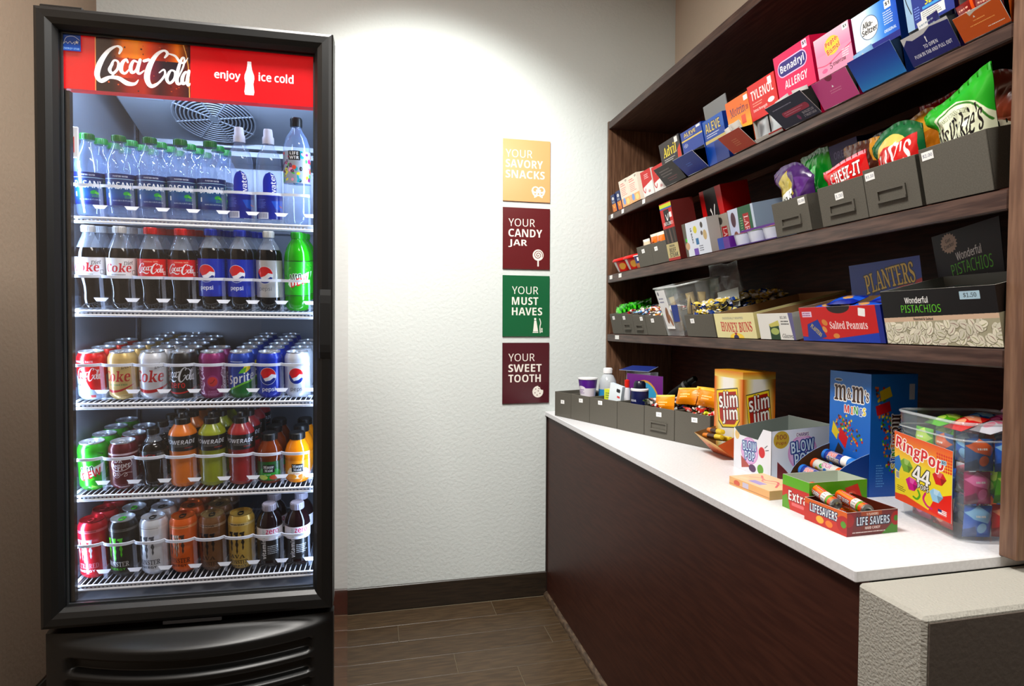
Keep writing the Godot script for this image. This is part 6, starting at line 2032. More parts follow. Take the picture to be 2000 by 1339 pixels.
	f = face(150, 170, Color(0.24, 0.10, 0.06), [["p", [100, 0, 150, 0, 150, 60, 120, 50], Color(0.70, 0.48, 0.12)], ["p", [0, 100, 150, 70, 150, 170, 0, 170], Color(0.55, 0.36, 0.10)]])
	bag("brown and gold snack bag behind the red bag", on_shelf(k, 1.668, 0.145, 0.0, 0.01), 0.13, 0.200, 0.04, f, Color(0.30, 0.14, 0.07), 16)
	bag("brown and gold snack bag nearest the green and red bag", on_shelf(k, 1.672, 0.092, 0.0, 0.01), 0.13, 0.188, 0.04, f, Color(0.55, 0.38, 0.10), 19)
	f = face(200, 220, Color(0.02, 0.34, 0.17), [["o", 94, 74, 82, 52, Color(0.90, 0.72, 0.35)], ["p", [10, 60, 60, 44, 120, 50, 186, 24, 190, 96, 120, 126, 30, 136], Color(0.75, 0.06, 0.07)], ["t", "LAY'S", 22, 50, 150, 62, WHITE, "s", {"rot": -0.12, "shear": 0.2}]])
	bag("green chip bag with a red banner in the third labelled bin", on_shelf(k, 1.822, 0.048, 0.0, 0.008), 0.130, 0.176, 0.065, f, Color(0.02, 0.36, 0.18), 23, "bag", "snack_bag", "", 0.05, 0.16, 0.10, -0.05)
	f = face(160, 170, Color(0.72, 0.50, 0.10), [["p", [0, 60, 160, 30, 160, 90, 0, 130], Color(0.62, 0.35, 0.06)], ["p", [100, 90, 160, 70, 160, 140, 90, 140], Color(0.85, 0.80, 0.70)]])
	bag("gold chip bag behind the green and red one", on_shelf(k, 1.822, 0.125, 0.0, 0.01), 0.132, 0.208, 0.05, f, Color(0.72, 0.50, 0.10), 27)
	f = face(120, 120, Color(0.60, 0.06, 0.03), [["p", [0, 30, 120, 10, 120, 50, 0, 70], Color(0.80, 0.25, 0.10)]])
	bag("dark red chip bag at the back of the third labelled bin", on_shelf(k, 1.822, 0.195, 0.0, 0.01), 0.13, 0.235, 0.04, f, Color(0.62, 0.07, 0.03), 31)
	f = face(260, 280, Color(0.86, 0.88, 0.76), [["p", [0, 0, 260, 0, 260, 100, 214, 60, 150, 36, 90, 34, 40, 50, 14, 90, 0, 150], Color(0.12, 0.62, 0.12)], ["l", [0, 160, 20, 96, 50, 60, 100, 44, 160, 46, 214, 70, 254, 116], 5, Color(0.2, 0.45, 0.15)], ["t", "BAKED POTATO CHIPS", 62, 56, 120, 13, Color(0.2, 0.25, 0.15), "S", {"bend": 8.0}], ["t", "MissVickie's", 14, 74, 220, 70, INK, "S", {"rot": -0.12, "shear": 0.15, "out": INK, "ow": 0.8}], ["l", [120, 146, 160, 150, 190, 128], 4, INK]])
	bag("large white and green chip bag in the near bin", on_shelf(k, 1.976, 0.060, 0.0, 0.012), 0.126, 0.212, 0.066, f, Color(0.12, 0.60, 0.12), 35, "bag", "snack_bag", "", 0.15, 0.0, 0.26, -0.10)
	f = face(200, 260, Color(0.80, 0.76, 0.66), [["p", [0, 0, 200, 0, 200, 90, 150, 116, 90, 96, 0, 60], Color(0.42, 0.17, 0.10)], ["l", [0, 76, 60, 70, 100, 100, 150, 106, 200, 90], 4, Color(0.60, 0.35, 0.28)], ["t", "Vickie's", 50, 110, 140, 56, INK, "S", {"rot": -0.12, "shear": 0.15, "out": INK, "ow": 0.8}]])
	bag("white and brown chip bag against the near upright", on_shelf(k, 1.984, 0.15, 0.0, 0.01), 0.128, 0.224, 0.06, f, Color(0.45, 0.20, 0.12), 41, "bag", "snack_bag", "", -0.10, 0.10, 0.12, 0.0)

func goods_shelf_three() -> void:
	var k := 3
	bin_box("dark bin of green snacks at the far end of the third shelf", on_shelf(k, 0.165), 0.130, 0.104, 0.22, false, "$1", -0.3, 0.8)
	bin_box("dark bin with label holder next to the far one on the third shelf", on_shelf(k, 0.302), 0.130, 0.100, 0.22, true, "$1", -0.4, 0.82)
	bin_box("dark bin with label holder beside the unlabelled one on the third shelf", on_shelf(k, 0.438), 0.128, 0.092, 0.22, true, "$1", 0.5, 0.82)
	bin_box("plain dark bin next to the clear cookie tub", on_shelf(k, 0.598), 0.176, 0.088, 0.22, false, "$1", -0.2, 0.75)
	# green wrapped snacks
	var gm := packet_mesh(0.085, 0.05, 0.02, face(120, 50, Color(0.06, 0.50, 0.03), [["p", [0, 10, 60, 0, 120, 20, 120, 34, 50, 20, 0, 30], Color(0.25, 0.75, 0.12)], ["f", 34, 22, 46, 1, 10, Color(0.75, 0.95, 0.5)]]))
	for q in 12:
		var o := part(self, "green_snack_packet", gm, foil, on_shelf(k, 0.165 + (q % 2) * 0.012, 0.022 + q * 0.0145, 0, 0.083 + (q % 3) * 0.006) * Transform3D(Basis.from_euler(Vector3(-0.25, 0.05 * (q % 3 - 1), 0.06 * (q % 4 - 1.5))), Vector3.ZERO))
		tag(o, "bright green wrapped snack in the far bins", "packet", "bright green snacks")
	var mix := []
	for q in [[Color(0.85, 0.80, 0.75), Color(0.70, 0.15, 0.15)], [Color(0.35, 0.55, 0.75), Color(0.9, 0.9, 0.9)], [Color(0.80, 0.55, 0.20), Color(0.9, 0.85, 0.8)], [Color(0.75, 0.12, 0.12), Color(0.9, 0.9, 0.88)], [Color(0.30, 0.60, 0.25), Color(0.9, 0.9, 0.8)]]:
		mix.append(sweet_mesh(0.021, 0.010, q[0], q[1]))
	heap("wrapped_candy", "small wrapped candy in the far bins on the third shelf", "mixed candies", on_shelf(k, 0.45), Vector3(-0.20, 0.080, -0.18), Vector3(0.20, 0.110, -0.03), 90, mix, foil, 14)
	# clear cookie tub with a paper label
	var t := thing("cookie_tub", "clear plastic tub with a white label showing cookies", "tub", on_shelf(k, 0.768))
	var cl := clear(Color(0.80, 0.82, 0.82), 0.16, 0.06)
	var b := MB.new()
	for q in [[0.0, 0.0], [0.0, -0.003]]:
		b.quad(Vector3(-0.068, 0, q[1]), Vector3(0.068, 0, q[1]), Vector3(0.094, 0.205, q[1] + 0.01), Vector3(-0.094, 0.205, q[1] + 0.01))
	b.quad(Vector3(0.068, 0, 0), Vector3(0.068, 0, -0.17), Vector3(0.094, 0.205, -0.18), Vector3(0.094, 0.205, 0.01))
	b.quad(Vector3(-0.068, 0, -0.17), Vector3(-0.068, 0, 0), Vector3(-0.094, 0.205, 0.01), Vector3(-0.094, 0.205, -0.18))
	b.quad(Vector3(0.068, 0, -0.17), Vector3(-0.068, 0, -0.17), Vector3(-0.094, 0.205, -0.18), Vector3(0.094, 0.205, -0.18))
	part(t, "tub", b.done(), cl)
	b = MB.new()
	b.tube([Vector3(-0.096, 0.205, 0.012), Vector3(0.096, 0.205, 0.012), Vector3(0.096, 0.205, -0.182), Vector3(-0.096, 0.205, -0.182)], 0.004, 6, true)
	part(t, "rim", b.done(), clear(Color(0.85, 0.87, 0.87), 0.4, 0.08))
	b = MB.new()
	b.slab(Vector3(-0.052, 0.03, 0.0035), Vector3(0.012, 0.03, 0.0035), Vector3(-0.01, 0.195, 0.0115), Vector3(-0.088, 0.195, 0.0115), 0.0008, face(110, 230, Color(0.80, 0.80, 0.80), [["o", 24, 20, 10, 12, Color(0.4, 0.4, 0.45)], ["f", 14, 46, 66, 2, 20, Color(0.30, 0.32, 0.45), 2], ["o", 56, 150, 22, 50, Color(0.45, 0.27, 0.14), 0.25], ["o", 86, 176, 16, 40, Color(0.55, 0.36, 0.22), -0.4], ["r", 0, 216, 110, 14, WHITE]]), sw(WHITE))
	part(t, "label", b.done(), card)
	b = MB.new()
	b.slab(Vector3(0.016, 0.06, 0.004), Vector3(0.062, 0.06, 0.004), Vector3(0.070, 0.130, 0.007), Vector3(0.016, 0.130, 0.007), 0.0008, sw(Color(0.03, 0.16, 0.48)), sw(Color(0.03, 0.16, 0.48)))
	part(t, "blue_band", b.done(), card)
	var bis := packet_mesh(0.035, 0.15, 0.02, face(40, 120, Color(0.55, 0.45, 0.28), [["p", [0, 0, 40, 0, 30, 60], Color(0.70, 0.62, 0.42)], ["f", 6, 60, 28, 3, 10, Color(0.35, 0.25, 0.15)]]))
	packets("biscotti_pack", "wrapped brown biscuit standing in the clear tub", "packet", on_shelf(k, 0.768), [[-0.03, 0.01, -0.05, 0.1, 0.2, 0.1], [0.02, 0.01, -0.06, -0.1, -0.3, -0.12], [0.045, 0.012, -0.11, 0.1, 0.5, -0.15], [-0.02, 0.012, -0.12, -0.05, 0.8, 0.1]], bis, foil, "biscuits in the tub")
	# crumpled clear bag behind the tub
	var cb := part(self, "clear_bag", bag_mesh(0.21, 0.25, 0.10, Rect2(0, 0, 1, 1), Rect2(0, 0, 1, 1), 52), clear(Color(0.75, 0.76, 0.78), 0.25, 0.12), on_shelf(k, 0.752, 0.28, 0.0))
	tag(cb, "crumpled clear plastic bag behind the cookie tub", "bag")
	var cd := part(self, "small_card", box_mesh(Vector3(-0.06, 0, -0.001), Vector3(0.06, 0.07, 0), 0.0003), mat(Color(0.60, 0.63, 0.62), 0.4), on_shelf(k, 1.00, 0.12, 0.1, 0.085) * Transform3D(Basis.from_euler(Vector3(-0.15, 0, 0.1)), Vector3.ZERO))
	tag(cd, "grey card standing among the yellow candies", "card")
	# long bin of yellow and blue wrapped cakes
	bin_box("long dark bin full of yellow and blue wrapped candies", on_shelf(k, 0.966), 0.202, 0.086, 0.36, false, "$1", -0.45, 0.72)
	var ym := []
	for q in [[Color(0.82, 0.72, 0.28), Color(0.85, 0.84, 0.80)], [Color(0.80, 0.76, 0.45), Color(0.05, 0.20, 0.50)], [Color(0.86, 0.86, 0.82), Color(0.82, 0.70, 0.25)], [Color(0.05, 0.18, 0.48), Color(0.85, 0.75, 0.35)]]:
		ym.append(sweet_mesh(0.022, 0.013, q[0], q[1]))
	heap("wrapped_candy", "yellow, white or blue wrapped candy in the long bin", "yellow candies", on_shelf(k, 0.966), Vector3(-0.070, 0.080, -0.32), Vector3(0.070, 0.122, -0.034), 110, ym, foil, 18)
	# iced bun carton: low and long, open on top
	var f := face(230, 90, Color(0.88, 0.85, 0.62), [["t", "INDIVIDUALLY WRAPPED", 50, 14, 120, 8, Color(0.55, 0.55, 0.5)], ["t", "HONEY BUNS", 34, 34, 178, 34, Color(0.72, 0.06, 0.08), "s", {"bend": -3.0}], ["o", 120, 88, 40, 16, Color(0.95, 0.80, 0.20)], ["o", 116, 88, 14, 10, Color(0.12, 0.08, 0.3)], ["p", [108, 70, 124, 70, 120, 78, 112, 78], Color(0.65, 0.1, 0.2)]])
	open_box("bun_carton", "long open carton of honey buns with a cream front", on_shelf(k, 1.192), 0.230, 0.087, 0.36, f, Color(0.80, 0.76, 0.52), Color(0.56, 0.44, 0.30))
	f = face(170, 90, Color(0.86, 0.86, 0.84), [["r", 54, 40, 46, 50, Color(0.06, 0.22, 0.08)], ["o", 78, 62, 20, 12, Color(0.62, 0.68, 0.35)], ["p", [52, 38, 100, 24, 104, 42, 60, 48], Color(0.75, 0.72, 0.35)], ["t", "$2.00", 112, 10, 30, 10, INK, "S"], ["f", 112, 26, 40, 2, 9, INK], ["t", "Glazed", 110, 70, 52, 14, INK, "S", {"shear": 0.2}], ["p", [150, 0, 170, 0, 170, 90, 160, 90], Color(0.36, 0.34, 0.52)]])
	open_box("doughnut_carton", "long open carton of glazed doughnuts with a white front", on_shelf(k, 1.408), 0.165, 0.082, 0.36, f, Color(0.66, 0.66, 0.62), Color(0.56, 0.44, 0.30))
	# peanut carton with header
	f = face(330, 110, Color(0.74, 0.04, 0.05), [["p", [0, 96, 120, 104, 330, 78, 330, 110, 0, 110], Color(0.03, 0.20, 0.66)], ["r", 312, 0, 18, 110, Color(0.04, 0.12, 0.50)], ["o", 172, 2, 46, 20, Color(0.12, 0.06, 0.05)], ["t", "Salted Peanuts", 128, 46, 148, 24, WHITE, "s"], ["p", [30, 56, 80, 40, 108, 96, 50, 110, 24, 104], Color(0.05, 0.18, 0.55)], ["t", "PLANTERS", 40, 68, 52, 14, Color(0.92, 0.78, 0.25), "s", {"rot": 0.7}], ["o", 108, 50, 13, 9, Color(0.78, 0.48, 0.18), 0.5], ["o", 104, 72, 12, 8, Color(0.80, 0.52, 0.22), 0.8], ["o", 150, 92, 13, 8, Color(0.80, 0.50, 0.20)], ["r", 12, 14, 44, 18, Color(0.85, 0.75, 0.85)], ["f", 14, 18, 40, 2, 7, Color(0.5, 0.2, 0.4)], ["rr", 248, 8, 26, 24, 2, WHITE, 0.15]])
	t = open_box("peanut_carton", "open red and blue carton of salted peanuts with a header card", on_shelf(k, 1.664), 0.284, 0.096, 0.15, f, Color(0.04, 0.12, 0.50), Color(0.56, 0.44, 0.30))
	f = face(300, 170, Color(0.03, 0.20, 0.62), [["p", [0, 170, 120, 100, 300, 60, 300, 170], Color(0.74, 0.04, 0.05)], ["l", [70, 116, 150, 70, 250, 54, 270, 80], 5, Color(0.05, 0.08, 0.35)], ["t", "PLANTERS", 66, 22, 208, 58, Color(0.90, 0.76, 0.30), "s", {"rot": -0.12, "out": Color(0.05, 0.06, 0.25), "ow": 3, "bend": 4.0}], ["t", "Salted", 140, 108, 84, 24, WHITE, "s", {"rot": -0.1}]])
	b = MB.new()
	b.slab(Vector3(-0.108, 0.03, -0.1505), Vector3(0.122, 0.03, -0.1505), Vector3(0.104, 0.187, -0.178), Vector3(-0.128, 0.182, -0.178), 0.0012, f, sw(Color(0.6, 0.6, 0.58)))
	part(t, "header_card", b.done(), card)
	var nut := packet_mesh(0.10, 0.05, 0.022, face(100, 50, Color(0.04, 0.12, 0.52), [["p", [0, 30, 100, 10, 100, 30, 0, 46], Color(0.10, 0.30, 0.75)], ["o", 60, 26, 16, 9, Color(0.75, 0.55, 0.3)]]))
	for q in [[-0.085, 0.092, -0.016, 0.0], [-0.02, 0.108, -0.03, 0.0], [0.045, 0.092, -0.016, 0.0], [0.080, 0.102, -0.075, 0.0], [-0.07, 0.102, -0.080, 0.0]]:
		var o := part(self, "peanut_packet", nut, foil, on_shelf(k, 1.664) * Transform3D(Basis.from_euler(Vector3(-1.4, q[3], 0)), Vector3(q[0], q[1] - 0.012, q[2])))
		tag(o, "shiny blue peanut packet in the red carton", "packet", "blue peanut packets")
	# pistachio carton
	var c := Canvas.new(440, 190, Color(0.025, 0.025, 0.028))
	c.rect(0, 96, 440, 94, Color(0.62, 0.60, 0.50))
	var pr := RandomNumberGenerator.new()
	pr.seed = 6
	for q in 150:
		var p := Vector2(pr.randf() * 440, pr.randf_range(112, 190))
		var a := pr.randf() * PI
		c.oval(p.x, p.y, 19, 12.5, Color(0.40, 0.38, 0.29), a)
		c.oval(p.x, p.y - 1, 17.8, 11.4, Color(0.88, 0.86, 0.78).darkened(pr.randf() * 0.12), a)
		c.stroke([p + Vector2(-13, 1).rotated(a), p + Vector2(0, -3).rotated(a), p + Vector2(15, 0).rotated(a)], [0.8, 2.4, 0.8], Color(0.46, 0.48, 0.26) if q % 3 else Color(0.45, 0.30, 0.28), 3)
	c.poly(PackedVector2Array([Vector2(0, 96), Vector2(440, 84), Vector2(440, 100), Vector2(0, 112)]), Color(0.78, 0.66, 0.56))
	c.text("Wonderful", 104, 24, 94, 22, WHITE, "r", {"out": WHITE, "ow": 0.5})
	c.text("PISTACHIOS", 84, 52, 160, 26, Color(0.36, 0.78, 0.12), "r")
	c.text("Roasted & Salted", 130, 96, 78, 9, INK, "b")
	c.rrect(318, 14, 70, 26, 2, Color(0.62, 0.74, 0.80))
	c.text("$1.50", 332, 19, 44, 16, INK, "S")
	f = sheet_two.put(c)
	var burst := func(cv: Canvas, x: float, y: float, r: float) -> void:
		var s := PackedVector2Array()
		for j in 36:
			s.append(Vector2(x, y) + Vector2.from_angle(TAU * j / 36) * (r if j % 2 else r * 0.82))
		cv.poly(s, Color(0.80, 0.70, 0.60))
		cv.text("Get", x - r * 0.35, y - r * 0.45, r * 0.6, r * 0.34, INK, "r", {"rot": -0.2})
		cv.text("Crackin'", x - r * 0.6, y + r * 0.02, r * 1.2, r * 0.36, INK, "r", {"rot": -0.2})
	c = Canvas.new(70, 190, Color(0.025, 0.025, 0.028))
	c.rect(0, 84, 70, 106, Color(0.62, 0.60, 0.50))
	burst.call(c, 36, 52, 28)
	var sf := sheet_two.put(c)
	t = open_box("pistachio_carton", "open black pistachio carton with nuts printed along its foot", on_shelf(k, 1.948), 0.272, 0.126, 0.19, f, Color(0.03, 0.03, 0.03), Color(0.44, 0.46, 0.45), sf)
	c = Canvas.new(240, 220, Color(0.07, 0.055, 0.06))
	c.text("Wonderful", 78, 62, 90, 26, WHITE, "r", {"rot": -0.08, "out": WHITE, "ow": 0.5})
	c.text("PISTACHIOS", 54, 94, 150, 34, Color(0.36, 0.78, 0.12), "r", {"rot": -0.08})
	c.text("Roasted & Salted", 78, 140, 104, 16, WHITE, "b", {"rot": -0.08})
	burst.call(c, 60, 34, 32)
	f = sheet_two.put(c)
	b = MB.new()
	b.slab(Vector3(-0.148, 0.05, -0.1905), Vector3(0.008, 0.05, -0.1905), Vector3(0.014, 0.250, -0.1930), Vector3(-0.154, 0.226, -0.1930), 0.0014, f, sw(Color(0.05, 0.05, 0.05)))
	part(t, "header_card", b.done(), card)
	var pm := packet_mesh(0.11, 0.06, 0.03, face(100, 60, Color(0.03, 0.03, 0.035), [["p", [0, 10, 60, 0, 100, 20, 60, 26], Color(0.12, 0.13, 0.14)], ["f", 36, 30, 26, 1, 10, Color(0.6, 0.6, 0.6)]]))
	for q in [[-0.06, 0.10, -0.02, 0.05], [0.06, 0.10, -0.02, -0.05], [0.06, 0.106, -0.10, 0.05], [-0.06, 0.106, -0.10, 0.0]]:
		var o := part(self, "pistachio_packet", pm, foil, on_shelf(k, 1.948) * Transform3D(Basis.from_euler(Vector3(-1.3, q[3], 0)), Vector3(q[0], q[1] - 0.02, q[2])))
		tag(o, "glossy black nut packet in the pistachio carton", "packet", "black nut packets")
	# paper tags stuck on the shelf lips
	var su: Node = get_node("shelf_unit")
	for q in [[0, 0.06, "1"], [0, 0.20, "2"], [0, 0.44, "3"], [1, 0.05, "1"], [1, 0.17, "2"], [2, 0.13, "1"]]:
		var y: float = [S1, S2, S3][q[0]] - TOP
		var bb := MB.new()
		bb.box(Vector3(-0.0006, y - 0.026, q[1]), Vector3(0.0, y - 0.006, q[1] + [0.028, 0.035, 0.05][q[0]]), {}, sw(Color(0.86, 0.86, 0.85)))
		part(su.get_child(4 + q[0]), "price_tag", bb.done(), card)

# tray carton open on top, with inside walls
func open_box(called: String, label: String, xf: Transform3D, w: float, h: float, dep: float, front: Rect2, side: Color, inner: Color, right = null) -> Node3D:
	var t := thing(called, label, "carton", xf)
	var b := MB.new()
	var s := sw(side)
	var n := sw(inner)
	var e := 0.0015
	b.quad(Vector3(-w / 2, 0, 0), Vector3(w / 2, 0, 0), Vector3(w / 2, h, 0), Vector3(-w / 2, h, 0), front)
	b.quad(Vector3(w / 2, 0, -e), Vector3(-w / 2, 0, -e), Vector3(-w / 2, h, -e), Vector3(w / 2, h, -e), n)
	b.quad(Vector3(w / 2, 0, 0), Vector3(w / 2, 0, -dep), Vector3(w / 2, h, -dep), Vector3(w / 2, h, 0), right if right != null else s)
	b.quad(Vector3(w / 2 - e, 0, -dep), Vector3(w / 2 - e, 0, 0), Vector3(w / 2 - e, h, 0), Vector3(w / 2 - e, h, -dep), n)
	b.quad(Vector3(-w / 2, 0, -dep), Vector3(-w / 2, 0, 0), Vector3(-w / 2, h, 0), Vector3(-w / 2, h, -dep), s)
	b.quad(Vector3(-w / 2 + e, 0, 0), Vector3(-w / 2 + e, 0, -dep), Vector3(-w / 2 + e, h, -dep), Vector3(-w / 2 + e, h, 0), n)
	b.quad(Vector3(w / 2, 0, -dep), Vector3(-w / 2, 0, -dep), Vector3(-w / 2, h, -dep), Vector3(w / 2, h, -dep), s)
	b.quad(Vector3(-w / 2, 0, -dep + e), Vector3(w / 2, 0, -dep + e), Vector3(w / 2, h, -dep + e), Vector3(-w / 2, h, -dep + e), n)
	b.quad(Vector3(-w / 2, 0.001, 0), Vector3(w / 2, 0.001, 0), Vector3(w / 2, 0.001, -dep), Vector3(-w / 2, 0.001, -dep), n)
	# cut edges of the board
	var ed := sw(Color(0.78, 0.76, 0.72))
	b.quad(Vector3(-w / 2, h, 0), Vector3(w / 2, h, 0), Vector3(w / 2, h, -e), Vector3(-w / 2, h, -e), ed)
	b.quad(Vector3(w / 2 - e, h, -e), Vector3(w / 2, h, -e), Vector3(w / 2, h, -dep), Vector3(w / 2 - e, h, -dep), ed)
	b.quad(Vector3(-w / 2, h, -e), Vector3(-w / 2 + e, h, -e), Vector3(-w / 2 + e, h, -dep), Vector3(-w / 2, h, -dep), ed)
	part(t, "tray", b.done(), card)
	return t

func goods() -> void:
	card = printed(0.38, 0.0, 0.0, sheet_two)
	foil = printed(0.22, 0.0, 0.35, sheet_two)
	felt = mat(Color(0.335, 0.32, 0.285), 0.8)
	felt.albedo_texture = noise_tex(0.12, [Color(0.93, 0.93, 0.93), Color(1, 1, 1)], [0.3, 0.7], 512, 5, 44)
	felt.uv1_triplanar = true
	felt.uv1_scale = Vector3(4, 4, 4)
	goods_shelf_one()
	goods_shelf_two()
	goods_shelf_three()
	goods_counter()

# ---------------------------------------------------------------- goods on the worktop
const DIAG := Vector3(0.335, 0, 0.942)
const DIAG_IN := Vector3(0.942, 0, -0.335)

# along the slanted row of bins: s along the row, d back from its front
func in_row(s: float, d: float, turn := 0.0, up := 0.0) -> Transform3D:
	var p := Vector3(0.868, TOP + 0.0004 + up, 0.155) + DIAG * s + DIAG_IN * d
	return Transform3D(Basis(Vector3.UP, atan2(-DIAG.z, DIAG.x) + turn), p)

func goods_counter() -> void:
	# a fresh print sheet for the worktop
	filled.append(sheet_two)
	sheet_two = Sheet.new(2048)
	card = printed(0.38, 0.0, 0.0, sheet_two)
	foil = printed(0.22, 0.0, 0.35, sheet_two)
	var cut := [0.0, 0.131, 0.271, 0.458, 0.622, 0.786, 0.958]
	var names := ["dark bin at the far end of the worktop beside the white wall", "second dark bin from the white wall on the worktop", "dark bin holding the white test box on the worktop", "dark bin beside the one with the white test box", "dark worktop bin with an empty label holder", "dark worktop bin nearest the yellow stick box"]
	for k in 6:
		var w: float = cut[k + 1] - cut[k] - 0.003
		bin_box(names[k], in_row((cut[k] + cut[k + 1]) / 2, 0.0), w, 0.122, 0.21, k == 4, ["$1", "$1", "$1", "", "$1", "$1"][k], [0.0, 0.1, -0.2, 0, 0.0, 0.15][k], [0.62, 0.80, 0.84, 0, 0.78, 0.80][k], null, "dark bins in a row on the worktop")
	var white := mat(Color(0.86, 0.86, 0.87), 0.35)
	# purple and white tub
	var f := face(200, 120, Color(0.86, 0.84, 0.88), [["r", 0, 0, 200, 54, Color(0.30, 0.08, 0.50)], ["o", 100, 60, 40, 20, Color(0.86, 0.84, 0.88)], ["f", 76, 62, 50, 3, 10, Color(0.35, 0.1, 0.5)]])
	var t := thing("wipes_tub", "purple and white round tub standing in the far bins", "tub", in_row(0.178, 0.066, 0, 0.10))
	part(self, "tissue_carton", box_mesh(Vector3(-0.04, 0, -0.03), Vector3(0.045, 0.0945, 0.03), 0.001), mat(Color(0.55, 0.30, 0.35), 0.5), in_row(0.188, 0.066, 0, 0.005))
	tag(get_node("tissue_carton"), "pinkish carton low in the second bin under the purple tub", "box")
	var b := MB.new()
	b.lathe(V([[0.0, 0.002], [0.034, 0.0], [0.046, 0.095]]), 24, f, 2)
	part(t, "tub", b.done(), card)
	b = MB.new()
	b.lathe(V([[0.046, 0.093], [0.048, 0.095], [0.048, 0.101], [0.0, 0.102]]), 24)
	part(t, "lid", b.done(), white)
	# clear gel bottle
	t = thing("gel_bottle", "clear rounded gel bottle with white cap and blue label", "bottle", in_row(0.218, 0.158, 0, 0.006))
	b = MB.new()
	b.lathe(V([[0.0, 0.002], [0.036, 0.0], [0.043, 0.01], [0.044, 0.15], [0.040, 0.180], [0.027, 0.205], [0.018, 0.212], [0.018, 0.222]]), 24, Rect2(0, 0, 1, 1), 1, 50)
	part(t, "body", b.done(), mat(Color(0.66, 0.68, 0.70), 0.12))
	b = MB.new()
	b.lathe(V([[0.0444, 0.06], [0.0444, 0.140]]), 24, sw(Color(0.15, 0.50, 0.70)))
	part(t, "label", b.done(), card)
	part(t, "cap", cap_mesh(0.021, 0.216, 0.026), white)
	f = face(90, 60, Color(0.80, 0.84, 0.20), [["f", 10, 16, 46, 3, 10, Color(0.3, 0.4, 0.3)], ["r", 60, 0, 30, 60, Color(0.90, 0.90, 0.55)]])
	carton("eye_drop_box", "small yellow-green box beside the white test box", "box", in_row(0.330, 0.075, 0.0, 0.095), 0.085, 0.062, 0.04, f, Color(0.80, 0.80, 0.35))
	carton("soap_box", "plain carton low in the bin under the yellow-green box", "box", in_row(0.330, 0.065, 0.0, 0.005), 0.09, 0.0885, 0.06, sw(Color(0.35, 0.45, 0.5)), Color(0.35, 0.45, 0.5))
	f = face(130, 160, Color(0.84, 0.88, 0.90), [["rr", 74, 14, 40, 14, 6, Color(0.12, 0.12, 0.13)], ["t", "PREGNANCY", 20, 86, 90, 16, Color(0.40, 0.62, 0.75), "r"], ["t", "TEST", 42, 110, 44, 14, Color(0.40, 0.62, 0.75), "r"], ["r", 88, 42, 30, 8, Color(0.8, 0.25, 0.25)]])
	carton("test_box", "white and pale blue test box leaning in the third bin", "box", in_row(0.388, 0.030, 0.0, 0.014) * Transform3D(Basis(Vector3.BACK, -0.18), Vector3.ZERO), 0.078, 0.178, 0.018, f, Color(0.75, 0.80, 0.84))
	# shaving foam can
	f = face(200, 180, Color(0.03, 0.07, 0.26), [["t", "Barbasol", 48, 120, 100, 30, WHITE, "b"], ["t", "ORIGINAL", 70, 40, 56, 10, WHITE], ["l", [60, 100, 100, 84, 150, 96], 4, Color(0.4, 0.55, 0.8)]])
	t = thing("foam_can", "dark blue shaving foam can with a dark cap", "can", in_row(0.524, 0.070, 0, 0.006))
	b = MB.new()
	b.lathe(V([[0.0, 0.002], [0.036, 0.0], [0.038, 0.006], [0.038, 0.165]]), 24, f, 2)
	part(t, "body", b.done(), card)
	b = MB.new()
	b.lathe(V([[0.038, 0.165], [0.039, 0.172], [0.034, 0.176]]), 24)
	part(t, "collar", b.done(), white)
	b = MB.new()
	b.lathe(V([[0.026, 0.174], [0.026, 0.196], [0.020, 0.206], [0.0, 0.208]]), 20)
	part(t, "cap", b.done(), mat(Color(0.03, 0.05, 0.14), 0.3))
	f = face(230, 130, Color(0.38, 0.06, 0.45), [["o", 116, 86, 98, 72, Color(0.75, 0.55, 0.20)], ["o", 116, 90, 94, 70, Color(0.18, 0.55, 0.72)], ["f", 44, 60, 70, 2, 13, Color(0.55, 0.10, 0.30), 2], ["o", 190, 120, 44, 50, Color(0.36, 0.08, 0.42)]])
	b = MB.new()
	b.slab(Vector3(-0.115, 0, 0), Vector3(0.115, 0, 0), Vector3(0.115, 0.225, 0), Vector3(-0.115, 0.225, 0), 0.002, f, sw(Color(0.5, 0.5, 0.5)))
	var o := part(self, "hair_tie_card", b.done(), card, in_row(0.405, 0.216, 0, 0.0))
	tag(o, "purple and turquoise hair tie card behind the blue can", "card")
	# cotton swab pack with blue lid
	t = thing("swab_pack", "clear pack of red and white cotton swabs behind the purple card", "pack", in_row(0.345, 0.235, 0, 0.0))
	b = MB.new()
	b.box(Vector3(-0.08, 0.0, -0.05), Vector3(0.08, 0.235, 0.0))
	part(t, "case", b.done(), clear(Color(0.8, 0.82, 0.88), 0.2, 0.08))
	for j in 11:
		b = MB.new()
		b.tube([Vector3(-0.07 + j * 0.014, 0.01, -0.02), Vector3(-0.07 + j * 0.014, 0.19, -0.02)], 0.0035, 5)
		part(t, "swab_stick", b.done(), cm("swab red", Color(0.65, 0.15, 0.12)) if j % 2 else cm("swab white", Color(0.8, 0.78, 0.74)))
		b = MB.new()
		b.lathe(V([[0.0035, 0.19], [0.005, 0.196], [0.005, 0.215], [0.0, 0.222]]), 8)
		part(t, "swab_tip", b.done(), cm("swab tip", Color(0.82, 0.82, 0.84)), at(Vector3(-0.07 + j * 0.014, 0, -0.02)))
	b = MB.new()
	b.slab(Vector3(-0.11, 0.238, 0.02), Vector3(0.07, 0.240, 0.005), Vector3(0.08, 0.262, -0.05), Vector3(-0.09, 0.258, -0.05), 0.002, sw(Color(0.10, 0.16, 0.42)), sw(Color(0.75, 0.80, 0.9)))
	part(t, "lid", b.done(), card)
	o = part(self, "red_cap_bottle", red_bottle(), card, in_row(0.345, 0.165, 0, 0.006))
	tag(o, "thin red capped bottle between the gel bottle and the purple card", "bottle")
